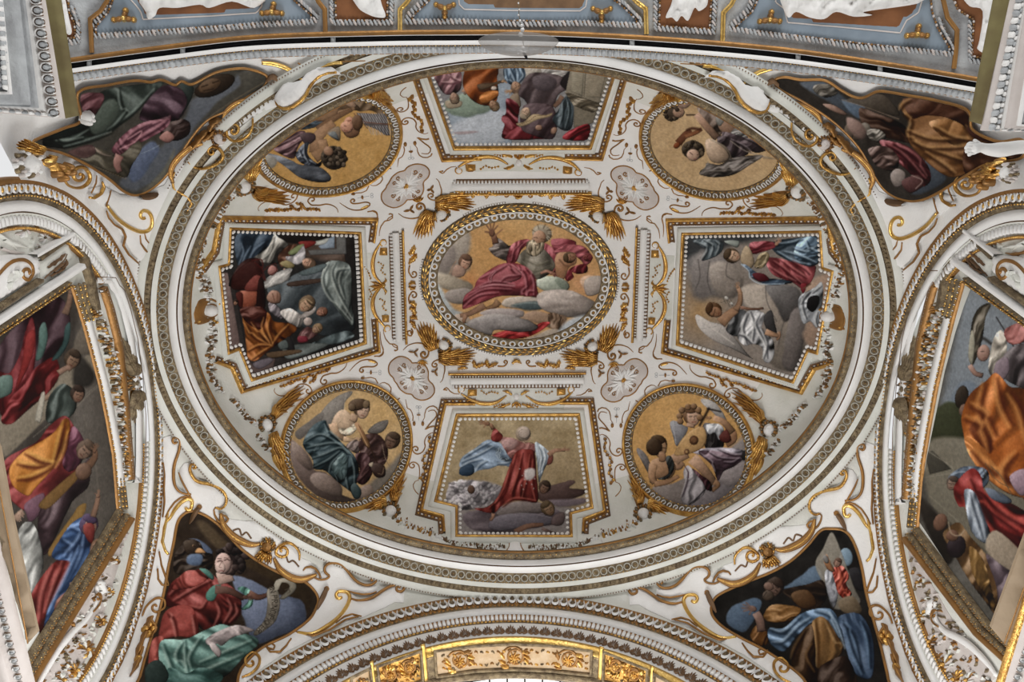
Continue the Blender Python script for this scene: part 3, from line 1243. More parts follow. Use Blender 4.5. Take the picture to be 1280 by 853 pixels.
    # red robe over the knees
    p.poly('8b3840', '200,610 190,590 205,525 260,480 290,420 380,350 450,322 520,320 590,345 640,410 660,480 665,535 600,530 530,525 420,530 340,560 260,590', .35, fold=(62, 42, .15))
    p.poly('a2535a', '370,440 385,390 430,345 500,325 545,360 560,410 500,440 420,450', .35)
    p.folds('541a22', 'bb727a', '300,420 400,375 470,335', '260,490 380,440 520,460', '230,520 360,465 520,475', '205,560 330,490 500,490',
            '200,600 290,530 420,510', '545,340 590,410 600,520', '590,350 640,420 645,520', '370,445 365,410 400,370', '480,330 520,380 560,400',
            '600,470 570,500 590,530', '640,500 610,500 600,525', '430,440 470,410 550,400', w=8)
    p.line('c78c90', '370,440 372,405 400,372', 7, .8).line('c78c90', '300,470 400,455 520,462', 9, .6).line('cc9296', '500,330 530,350 560,380', 7, .6)
    # feet
    p.limb('9b7257', '330,585 290,610 230,640 175,650', 46, 26)
    p.limb('8a6349', '215,645 200,680 205,700', 30, 16)
    p.limb('96704f', '420,560 390,590 340,605', 50, 18)
    p.line('5a3a2a', '340,610 380,606 420,596', 6, .8)
    # clouds
    p.poly('9f9284', '435,575 470,540 560,530 700,545 740,580 680,610 540,605 460,595', .4, soft=7, cloud=8)
    p.poly('3f5156', '500,585 620,560 720,570 690,610 600,620 540,600', .2, soft=14, a=.85)
    p.line('8f9f98', '520,580 600,570 690,575', 8, .6)
    p.poly('94877e', '660,520 740,490 860,490 960,530 1030,580 960,650 860,660 760,640 680,600', .4, soft=7, cloud=9, fold=(85, 60, .08))
    p.poly('8d7058', '560,660 640,620 740,640 830,650 840,690 760,730 660,700', .3, soft=10)
    p.poly('6c5440', '730,640 790,640 830,690 825,740 790,750 740,720', .25, fold=(10, 20, .2))
    p.poly('9a8e8a', '300,640 360,610 470,605 570,620 560,660 420,660', .35, soft=8, cloud=8)
    p.poly('a3292a', '380,770 480,740 620,720 700,690 740,700 660,760 560,795 430,795', .3, fold=(70, 24, .2))
    p.poly('7d7673', '215,700 300,655 420,640 560,665 660,710 640,745 540,755 400,740 370,775 280,745', .45, soft=6, cloud=8, fold=(88, 55, .06))
    p.line('b3aaa2', '240,690 320,655 420,645 520,655', 12, .5)
    p.poly('a09180', '580,800 660,770 740,735 800,745 760,790 640,820', .3, soft=10)
    p.poly('aab0b5', '830,700 900,660 980,650 900,740 790,770', .15, soft=20)
    p.mottle(9, 50)


def draw_left(p):
    p.poly('6e5a55', '0,260 60,260 130,660 200,760 320,700 300,800 150,853 0,853', .15, sharp=True)
    p.poly('2f2d2c', '80,30 760,60 770,640 600,680 300,720 150,640 80,240', .1, sharp=True)
    p.poly('55443a', '300,40 740,60 740,200 500,180 380,110', .1, soft=20, fold=(90, 60, .1))
    p.poly('26211e', '330,50 620,60 580,95 380,100', .1, soft=8)
    p.poly('2a2523', '690,70 735,70 745,250 690,210', .1, soft=8)
    p.poly('6b6a68', '640,60 690,70 695,160 500,165 490,140 640,130', .1, soft=4, sharp=True)
    p.poly('8797a8', '545,120 590,80 632,62 632,128 560,134', .15, soft=4, sharp=True)
    p.poly('b3b5ad', '520,95 560,85 600,75 580,105 530,112', .1, soft=6)
    p.poly('7c2622', '440,95 520,90 530,105 480,130 465,125', .25)
    # grey green figure with the big mantle
    p.poly('3f474b', '270,340 380,290 560,260 600,300 700,420 740,560 600,600 480,560 340,450', .3, fold=(60, 60, .12))
    p.poly('4a5257', '400,280 560,220 580,280 480,330 400,340', .25, fold=(70, 40, .12))
    p.poly('4b3a31', '390,310 560,290 560,310 400,335', .15)
    p.poly('707a76', '590,205 650,195 710,220 722,300 725,430 735,540 680,500 620,420 565,330 565,260', .3, fold=(15, 34, .2))
    p.folds('3d4544', '9ca49c', '600,215 570,290 600,380 720,530', '640,205 620,270 660,380 730,500', '690,225 660,300 690,400', '710,240 650,250 640,290', w=7)
    p.poly('5a686a', '590,600 700,570 735,600 640,640 540,650 470,660', .25, fold=(45, 26, .22))
    p.poly('4e5553', '360,660 480,640 600,640 500,690 380,720', .2, fold=(80, 40, .12))
    # blue and white skirts of the midwife, upper left
    p.poly('32404f', '110,55 300,50 330,80 250,140 200,190 120,230', .3, fold=(20, 40, .22))
    p.folds('1f2a36', '74879c', '140,100 150,150 125,220', '190,120 160,170 140,220', '260,100 210,140 180,190', w=7)
    p.poly('8b8880', '200,180 270,130 310,55 330,70 385,110 330,160 330,210 250,205', .3, fold=(35, 32, .25))
    p.folds('55534e', 'bcb9ae', '310,70 290,150 240,195', '335,100 300,160 280,205', w=6)
    p.poly('5d3a2a', '330,200 335,160 385,115 430,110 400,150 380,200 350,230', .3, fold=(40, 24, .2))
    p.poly('7f8a5c', '385,150 440,112 470,110 440,150 400,165', .3)
    p.poly('a5a0a2', '370,175 420,165 465,115 475,180 440,215 390,205', .3, fold=(30, 26, .15))
    p.poly('8b7d52', '340,210 380,195 420,220 390,240', .3)
    p.head(492, 210, 33, 20, '5e4937', 'b58a70', -.2)
    p.poly('5c6a6c', '440,260 540,220 590,215 560,250 480,275', .2)
    p.hand('b08a72', 365, 245, 80, 26)
    # sheet with the new-born child
    p.poly('a9a7a5', '250,330 280,280 390,235 395,260 290,320 380,280 385,300 270,345', .25, fold=(60, 26, .15))
    p.poly('b9b5b0', '255,340 260,300 330,260 395,245 385,290 340,320', .2, fold=(55, 30, .15))
    p.poly('a06a62', '280,235 300,220 330,245 300,275 275,262', .4)
    p.line('5d2823', '250,250 280,225 315,210', 7).line('5d2823', '290,270 320,250 318,215', 5)
    # back-turned nurse in dark red
    p.poly('331a17', '65,330 100,250 140,200 190,180 230,190 245,260 200,300 130,320', .3, fold=(30, 40, .15))
    p.poly('42201c', '100,260 180,200 235,230 240,300 150,350 80,340', .25)
    p.poly('7d3a32', '150,340 205,275 245,290 240,345 180,365', .45)
    p.poly('8a4530', '120,365 180,360 225,365 215,430 150,460', .45)
    p.poly('2c1512', '225,300 252,300 262,440 215,455', .15)
    p.line('5a231f', '190,195 240,190 245,235 205,205', 9).line('5a231f', '240,230 262,300 240,270', 9)
    p.poly('55251f', '105,370 140,370 140,440 120,440', .2)
    p.head(103, 420, 14, -60, '3c2a22', '9b7058', .2)
    # orange kneeling woman
    p.poly('8e4d1c', '150,560 140,510 150,450 270,470 310,520 400,530 430,560 380,610 300,660 250,700 210,730 170,720 160,660', .25, fold=(140, 46, .26))
    p.poly('4a221a', '130,450 220,440 270,470 240,560 180,540 140,500', .25, fold=(70, 30, .2))
    p.folds('4d2410', 'cf8a44', '150,520 200,600 280,650', '190,520 240,590 290,640', '260,500 250,560 300,650', '290,500 280,560 310,640', '390,540 340,590 300,650', '300,655 230,650 170,680', '290,660 240,690 190,725', w=7, a=.75)
    p.poly('8d8489', '280,420 330,440 350,480 350,510 290,470', .3, fold=(40, 22, .2))
    p.poly('b4ada6', '340,470 390,450 430,470 470,500 445,555 420,545 380,520', .3, fold=(35, 26, .22))
    p.poly('a69c95', '440,500 500,450 530,440 525,470 480,500', .3)
    p.head(480, 430, 42, -40, '66513a', 'a98465', .2)
    p.line('c0a47a', '450,415 480,400 510,420', 7, .7)
    p.poly('98705c', '270,385 295,355 330,360 345,385 340,420 300,425 275,410', .4)
    p.line('6b4535', '300,370 310,410', 6, .8).line('6b4535', '325,370 325,410', 6, .8)
    p.head(562, 470, 26, -10, '6d4634', '9c6b55', .2)
    # small girl
    p.ell('a08f86', 490, 522, 24, 24, 0, .4)
    p.poly('5c3a38', '440,590 480,550 520,560 540,590 490,620 450,635 430,620', .3, fold=(30, 20, .2))
    p.head(537, 560, 26, -30, '7d6344', '97755b', .2)
    p.poly('7b2834', '440,600 480,600 490,625 455,635 435,622', .3)
    p.poly('2c2a2a', '350,640 390,600 420,670 380,672', .15)
    p.poly('57605e', '330,640 370,620 385,660 345,670', .2)
    p.poly('5f4a35', '270,690 370,675 450,672 440,690 300,715', .15)
    p.poly('645b62', '195,745 280,715 300,735 230,775', .2)
    p.mottle(8, 40)


def draw_top(p):
    p.poly('8c99a6', '120,300 560,100 560,560 180,560', .08, sharp=True)
    p.poly('a6adb6', '180,420 520,330 510,540 200,540', .1, soft=30, cloud=20)
    p.poly('7d8f7e', '110,280 260,220 420,300 400,340 330,360 250,380 140,350', .2, soft=16, cloud=14)
    p.poly('9a8a72', '120,270 220,270 215,310 130,320', .2, soft=5)
    p.poly('8f6a66', '170,480 300,470 330,480 220,495', .1, soft=10, a=.5)
    p.poly('8b6066', '40,70 200,60 225,130 210,200 150,230 100,215 60,150', .35, fold=(35, 30, .22))
    p.folds('5d343c', 'c09a9a', '200,80 170,150 120,215', '215,140 160,150 90,150', '130,70 170,120 215,140', w=8)
    p.head(175, 250, 34, 80, '6c5a48', '9f7c66', .2)
    p.limb('a17b62', '230,195 250,215 240,225', 24, 14)
    p.poly('8a4318', '250,60 300,30 450,40 470,80 460,120 470,220 440,290 370,300 300,270 250,210 230,140', .3, fold=(50, 60, .22))
    p.poly('53301c', '330,170 400,140 450,170 430,200 350,210', .25, soft=10)
    p.poly('b3682a', '345,240 400,205 465,205 460,250 400,290 355,285', .35, fold=(80, 30, .15))
    p.poly('5d4a38', '330,160 420,150 500,130 520,140 440,165 400,185 350,195', .3)
    p.head(440, 300, 34, 62, '6b563f', '8e6c52', .2)
    p.ell('b8a79a', 440, 185, 20, 14, 0, .3)
    p.hand('a5805f', 500, 140, 0, 36, 40)
    p.poly('8a8378', '640,30 950,40 940,80 880,160 700,140 620,90', .3, fold=(60, 34, .16))
    p.poly('a39f9a', '760,50 945,50 935,85 890,120 800,110', .3, fold=(65, 26, .2))
    p.poly('5a7086', '505,50 560,28 625,35 650,90 610,150 550,160 510,120', .35, fold=(20, 26, .3))
    p.folds('2c3f52', 'a9bed0', '540,40 570,100 590,150', '590,35 605,90 600,140', '620,50 640,100 610,145', '520,60 530,120 560,150', w=8)
    p.head(590, 180, 40, 60, '6a5240', '9f7a5e', -.3)
    p.hand('a9825f', 550, 205, 175, 44, 45)
    p.poly('4b3e40', '660,100 760,80 900,110 940,180 870,230 820,330 700,330 640,260 600,220', .3, fold=(40, 60, .16))
    p.poly('54494d', '700,110 800,100 860,140 820,200 720,190', .25, soft=12)
    p.poly('2c2728', '880,150 945,70 945,170 930,200', .15, soft=6)
    p.poly('7c6a56', '560,230 600,220 620,300 590,320 545,260', .3)
    p.poly('5b1a20', '520,260 560,260 610,310 600,400 620,470 700,525 510,525 495,480 510,430 490,400 495,370 520,350', .3, fold=(120, 36, .25))
    p.poly('6b2026', '590,440 680,470 800,520 520,525 560,460', .25, fold=(60, 36, .2))
    p.poly('413134', '640,300 820,300 860,420 830,525 700,500 620,450', .25, fold=(50, 50, .12))
    p.head(650, 350, 36, 120, '8b7a64', 'b59478', .2)
    p.poly('a8906a', '590,420 640,410 700,360 780,365 830,350 810,375 730,395 660,430 610,440', .3)
    p.line('6c5638', '610,430 680,400 720,370 800,370', 4)
    p.ell('8c6a55', 740, 450, 24, 20, 0, .4).ell('8c6a55', 840, 470, 20, 26, 30, .4)
    p.limb('7b5c4a', '900,240 870,280 840,310', 40, 26)
    p.poly('3f4a50', '900,260 940,230 970,300 965,430 930,470 870,450 830,390 870,330', .3, fold=(15, 26, .22))
    p.folds('20282c', '76868c', '930,250 945,340 920,450', '900,280 900,360 880,430', w=7)
    p.poly('7a7160', '950,60 1240,70 1160,260 1100,420 970,450 975,300 920,200', .12, sharp=True)
    p.poly('8d8470', '960,60 1040,60 1030,240 950,205', .12, sharp=True).poly('877c68', '1060,70 1190,80 1150,250 1050,240', .12, sharp=True)
    p.poly('6a604e', '910,205 1160,290 1160,310 1100,350 970,300 930,240', .2, sharp=True, fold=(80, 34, .2))
    for s in ('915,215 1000,260 1150,285', '940,245 1010,285 1140,305', '965,270 1020,305 1110,330', '975,300 1040,330 1100,345'):
        p.line('453d30', s, 5, .7)
    p.line('4d4536', '1052,70 1040,240', 5, .7).line('a79c86', '1062,70 1052,240', 4, .6)
    p.poly('8a2028', '900,505 960,460 1075,425 1060,530 920,530', .3, fold=(60, 30, .25))
    p.mottle(8, 50)


def draw_right(p):
    p.wash('b08a5a', (150, 470), 220, 260, 1.0)
    p.poly('3b3d3f', '90,60 560,60 300,120 180,200 90,230', .1, soft=30)
    p.poly('77706c', '100,180 280,160 360,330 200,400 110,380', .25, soft=40, cloud=30)
    p.poly('857a70', '200,230 300,200 380,300 330,390 240,380', .3, soft=16, cloud=20)
    p.poly('8b7f72', '370,340 480,320 600,330 690,420 720,640 640,790 520,730 580,600 480,470 400,440', .3, soft=14, cloud=18)
    p.poly('5c5856', '500,330 620,320 690,370 660,480 600,520 560,440', .35, soft=12, cloud=14)
    p.poly('665e5a', '640,470 700,460 710,600 660,780 590,760 600,650', .4, soft=10, cloud=14)
    p.poly('9b7f6a', '720,330 860,270 830,480 760,660 700,600 720,520', .15, soft=20)
    for s in ('200,200 190,300 210,370', '300,180 290,270 330,300', '140,190 150,280 130,340', '500,330 510,420 560,520', '660,440 600,520 570,640'):
        p.line('544d49', s, 8, .6)
    # upper left grey angel drapery
    p.poly('4d585e', '110,90 200,80 270,95 270,140 230,175 160,195 190,140', .3, fold=(40, 28, .25))
    p.folds('2a3136', '98a3a6', '120,95 190,130 160,190', '170,85 220,120 210,170', '230,90 255,120 235,170', w=6)
    p.poly('7f8780', '280,90 355,90 350,125 310,110', .3)
    # Virgin-like woman in red and blue
    p.poly('303c46', '540,95 700,70 780,75 770,215 700,220 560,160', .25, fold=(75, 40, .2))
    p.poly('6f8ca6', '690,80 775,75 785,200 740,222 690,205 650,160', .3, fold=(60, 26, .25))
    p.folds('22303c', '9cb4c6', '560,110 640,100 700,80', '600,150 680,170 770,210', '650,130 720,150 780,120', '720,90 740,130 775,150', '560,150 650,200 740,222', w=7)
    p.poly('7f3138', '415,105 470,92 540,95 550,125 480,150 430,160', .3, fold=(70, 24, .2))
    p.poly('8a3a3e', '500,190 560,180 720,225 770,225 750,300 700,345 640,310 540,270', .3, fold=(140, 34, .22))
    p.folds('531a20', 'bb6a68', '540,200 600,240 690,320', '580,190 660,250 720,290', '640,200 710,240 740,270', '520,230 580,270 660,310', w=7)
    p.poly('7d2028', '690,320 720,320 705,370 690,355', .2)
    p.poly('a08a6c', '365,190 390,120 415,130 430,160 440,210 410,240', .3)
    p.poly('8c7a58', '440,215 470,160 510,150 520,180 490,230 450,235', .3, fold=(45, 18, .2))
    p.line('d0bf9c', '450,230 490,210 510,160', 5, .7)
    p.head(325, 170, 40, 205, '51402e', 'b08d70', .2)
    p.hand('b08468', 560, 105, -50, 36, 45)
    p.poly('44566a', '375,215 410,250 430,290 520,325 640,315 620,300 500,285 440,250 400,220', .3, fold=(70, 22, .2))
    p.line('a9c0d2', '370,215 410,250 420,290 480,320 600,318', 6, .8)
    p.poly('5b1d24', '430,265 490,265 520,300 460,305', .2)
    # small angel in a grey mantle
    p.poly('81858a', '690,380 760,340 800,310 808,380 780,550 740,520 700,530 675,430', .3, fold=(40, 30, .25))
    p.poly('1d1b1c', '735,390 785,385 780,440 750,470 720,440', .15)
    p.folds('3c3e42', 'b9bcbd', '700,390 700,450 720,510', '760,350 720,380 690,430', '800,330 750,370', '780,470 770,520 780,548', w=6)
    p.line('6a4a38', '700,345 740,320', 10, .8)
    # the flying angel with a lily
    p.wing('9d9690', '270,540 200,520 140,485 125,500 150,560 220,620 330,670 430,720 400,690 330,600', 0, '6f6a66')
    p.line('c4bdb2', '135,490 180,530 260,590 330,640', 8, .6)
    p.poly('5b5c5e', '290,570 310,520 350,460 400,470 420,540 350,600', .3, fold=(30, 24, .25))
    p.limb('9c7455', '260,530 300,490 345,455', 60, 40)
    p.limb('a17a5c', '340,460 362,420 365,370 350,335', 34, 20)
    p.hand('a17a5c', 350, 335, -85, 28, 60)
    p.poly('9c9c9e', '385,490 420,460 470,465 500,490 480,560 540,620 545,700 520,740 490,730 480,660 430,640 390,650 350,600', .3, fold=(25, 34, .28))
    p.folds('434449', 'd2d2d0', '420,470 440,540 430,630', '400,490 380,560 400,640', '470,480 450,540 500,640 510,720', '480,560 510,640 490,720', '360,590 390,600 430,640', w=7)
    p.poly('3c3a3a', '490,500 530,460 550,530 560,590 510,570', .2)
    p.limb('a37a5a', '500,575 540,590 580,600', 34, 20).limb('9a7254', '570,575 575,600 560,620', 16, 12)
    p.limb('7b5540', '365,445 430,455 490,450', 16, 12)
    p.head(228, 462, 40, 195, '563a22', '8c6244', -.6)
    for s in ('260,420 300,410 330,440', '290,390 300,420 310,440', '310,400 325,425', '275,400 290,425'):
        p.line('4c4a42', s, 3.5, .7)
    p.ell('b3b0a8', 292, 395, 12, 8, 30, .2).ell('b3b0a8', 320, 425, 9, 7, 30, .2)
    p.mottle(8, 50)


def draw_bottom(p):
    p.C[:] = hexc('a08b66')
    p.mottle(26, 70)
    p.poly('907a58', '560,300 860,260 860,430 560,440', .1, soft=60, a=.6)
    p.poly('877f7c', '0,590 120,440 330,470 330,600 150,620 760,600 740,790 60,790', .1, soft=20)
    p.poly('8a8488', '0,470 70,430 220,440 330,470 320,540 220,590 120,620 0,600', .25, soft=8, cloud=30, fold=(70, 30, .2))
    for k in range(60):
        x = 10 + (k * 53) % 300; y = 450 + (k * 29) % 150
        p.ell('b5b1b2' if k % 3 else '6b6468', x, y, 10 + k % 9, 7 + k % 6, k * 31, .2, a=.6)
    p.ell('5f4536', 145, 490, 24, 28, 0, .3)
    p.poly('564b50', '110,640 300,600 420,590 640,600 720,650 700,700 600,720 400,760 240,760 120,720', .3, soft=9, cloud=14, fold=(86, 60, .14))
    p.poly('6f6461', '300,640 370,580 480,565 620,580 640,630 480,640 360,660', .35, soft=6, cloud=9)
    p.poly('605a62', '250,720 300,660 460,640 600,650 680,680 600,720 420,740 320,750', .35, soft=6, cloud=9)
    p.line('9a8f8a', '310,640 380,580 480,565 600,580', 6, .6).line('8f8890', '300,670 440,640 560,648 660,670', 6, .6)
    p.poly('54403c', '580,490 660,460 780,430 800,445 760,480 870,490 850,520 780,550 640,570 570,550', .3, soft=7, cloud=12)
    p.poly('6d6066', '620,560 760,550 860,545 850,580 700,600', .2, soft=14)
    p.head(605, 478, 38, -60, '3f3024', '6e5140', .3)
    p.head(630, 612, 44, -120, '5c4a34', '7f6349', .2)
    p.poly('61504f', '660,660 720,630 735,670 710,715 650,710', .3)
    p.limb('71503e', '420,760 500,720 600,710', 40, 22).limb('5f4a44', '590,735 650,760 690,770', 20, 10)
    # blue mantle blowing to the left
    p.poly('70849a', '280,180 230,185 170,230 90,285 70,340 90,360 68,380 80,400 130,405 190,370 260,360 330,335 390,345 410,300 390,230', .35, fold=(105, 46, .2))
    p.poly('2f4257', '70,365 90,345 150,330 165,380 130,405 80,398', .3)
    p.folds('3d5065', 'a8b5c0', '270,190 180,240 100,290', '290,220 200,270 85,320', '220,300 140,320 85,350', '250,310 200,340 180,370', '400,320 350,330 310,330', w=7)
    for k in range(5):
        p.line('a6b2b5', spiral((345, 260), 50 - k * 8, 40 - k * 8, 40 * k, .8), 4, .6)
    # figure in red
    p.poly('8b5650', '330,165 400,165 470,190 540,200 560,250 500,260 420,260 400,300 350,230', .3, fold=(50, 26, .14))
    p.poly('a08480', '330,180 400,170 440,190 400,240 350,220', .2, soft=20, a=.7)
    p.poly('82302a', '430,250 500,235 545,260 555,400 565,480 560,570 480,560 400,560 330,600 280,640 165,610 240,600 310,540 350,440 395,320', .3, fold=(12, 44, .2))
    p.folds('4d1512', 'b5584a', '430,270 390,400 350,520 260,610', '470,260 440,400 400,520', '520,270 500,400 470,550', '540,300 530,430 555,560', '400,330 360,470 300,580', '340,600 420,550 550,565', w=8)
    p.poly('b2a9a5', '480,370 530,355 550,380 540,420 490,430', .15, soft=12, cloud=20)
    for k in range(14):
        p.ell('c8c2be', 450 + (k * 47) % 100, 360 + (k * 31) % 150, 4, 4, 0, .1, a=.8)
    p.poly('7b2c28', '270,155 290,105 320,125 345,155 320,190 280,185', .35, fold=(40, 24, .2))
    p.limb('8a6248', '285,110 270,85 245,78', 26, 18)
    p.hand('8a6248', 245, 75, 195, 56, 40)
    p.poly('8f9aa4', '545,200 580,205 640,260 650,290 610,350 580,430 570,450 560,330', .3, fold=(10, 26, .28))
    p.folds('55626e', 'c2c8cb', '570,220 590,290 575,400', '600,230 615,290 590,370', w=6)
    p.poly('7a4238', '620,330 640,260 660,280 655,320 630,335', .3)
    p.limb('8f6850', '630,275 670,245 720,243', 34, 18)
    p.hand('8f6850', 725, 240, -3, 44, 25)
    p.ell('8b7966', 472, 138, 48, 48, 0, .35)
    p.ell('a59384', 478, 132, 38, 40, 0, .3)
    p.line('7a685c', '440,150 450,120 470,110', 5, .5).line('5f5148', '458,132 465,130', 4).line('9a7a68', '470,185 500,178 515,160', 8, .6)
    p.line('8f7060', '430,160 450,185 490,190 520,170', 6, .6)
    p.line('c7b08a', '470,190 500,205 545,195', 4, .6)
    p.limb('9a7058', '285,640 280,665 265,685', 24, 18)
    p.line('6e6461', '245,640 247,790', 3, .5)


def angel_base(p, c='c09a60', lo='8e7a64'):
    p.C[:] = hexc(c)
    p.mottle(10, 90)


def draw_violin(p):
    angel_base(p, 'bd9a66')
    p.wash('c99f60', (680, 200), 260, 260, .8)
    p.poly('7d7469', '600,690 700,600 830,480 800,640 640,800 500,800', .15, soft=30, cloud=20)
    p.wing('837c74', '330,330 290,290 260,250 300,180 380,110 470,75 480,95 430,150 420,200 360,260', 0, '5d5853')
    p.poly('77706a', '100,350 190,280 270,220 290,250 200,340 130,400', .3, soft=8)
    p.line('aaa296', '440,90 430,150 425,200', 9, .5)
    p.poly('6f5e57', '60,400 120,430 200,520 225,600 300,620 400,700 415,770 520,810 420,830 250,780 120,650 70,530', .35, soft=9, cloud=12)
    p.poly('857268', '75,420 130,440 190,510 222,590 180,600 100,520', .35, soft=9, cloud=10)
    p.poly('857369', '230,620 330,640 410,720 400,780 290,750 200,680', .35, soft=9, cloud=10)
    p.poly('8d7a6d', '540,720 600,700 620,760 560,800 500,790', .35, soft=9)
    # body
    p.poly('c0a182', '330,330 370,230 430,200 490,260 500,310 450,350 380,330', .35)
    p.limb('b08d6c', '350,290 370,350 430,395', 60, 40).limb('b6946f', '420,395 480,405 510,395', 38, 24)
    p.poly('b5a78f', '390,330 450,320 500,290 510,330 470,370 420,370', .25, fold=(60, 14, .2))
    p.line('8b775d', '385,320 440,325 495,295', 5, .7).line('8b775d', '410,270 385,300 390,330', 5, .6)
    p.head(545, 200, 56, -75, '5a4634', 'b5937a', .65)
    p.ell('5a4634', 515, 165, 62, 40, -10, .4)
    p.ell('64503b', 480, 185, 26, 26, 0, .4).ell('6b573f', 575, 165, 24, 30, 20, .4)
    p.limb('a5866a', '500,230 490,260 480,280', 50, 50)
    p.poly('2e3f45', '150,430 215,310 300,270 320,330 400,410 480,490 520,560 525,640 500,720 490,780 470,750 390,690 300,610 225,595 215,530', .3, fold=(62, 40, .22))
    p.folds('182429', '7d9093', '165,420 260,370 340,400 470,500', '180,460 260,440 380,430 460,500', '210,530 300,500 400,460 450,500', '220,590 320,540 400,480', '330,620 350,560 420,490', '390,680 370,580 430,500', '460,740 440,620 450,510', '500,700 500,600 480,520', '300,290 330,350 400,410', '240,470 260,450 230,480', w=8)
    p.poly('53686a', '340,590 370,540 420,490 450,530 440,640 400,670', .35, fold=(25, 24, .2))
    p.poly('3b4d50', '470,720 500,690 540,740 530,790 490,790', .35)
    p.poly('6a5a55', '440,440 500,400 540,430 520,490 480,480', .3, fold=(50, 16, .2))
    # second, small player and the violin
    p.wing('6f6963', '580,350 640,290 720,270 700,330 650,360', 0, '524c48')
    p.poly('49332f', '560,370 640,360 690,400 720,480 700,560 620,600 560,540 520,430', .3, fold=(40, 30, .2))
    p.poly('452b2c', '500,500 570,490 610,560 610,640 560,700 510,680 530,600', .35, fold=(25, 26, .25))
    p.folds('271515', '76514e', '600,600 560,640 520,680', '590,560 560,600 540,640', w=7)
    p.poly('9a6f48', '495,300 520,285 560,350 600,430 590,460 560,430 530,360', .3)
    p.line('c39a6a', '505,305 540,360 580,440', 7, .7).line('5e3e26', '520,300 560,370 600,450 640,540', 5, .8)
    p.line('3a2820', '600,450 650,560', 9, .8)
    p.head(745, 410, 52, -70, '4b3a2c', '6b5140', -.3)
    p.hand('b08d70', 510, 395, 10, 30, 60)
    p.poly('41302a', '610,560 690,570 700,640 650,655 615,620', .35)
    p.line('8d7357', '690,590 680,630 650,625', 7, .7)
    p.line('8e7a62', '680,430 700,520 745,610', 6, .8)
    p.poly('b6a58c', '590,565 620,550 610,585', .2)
    p.mottle(7, 40)


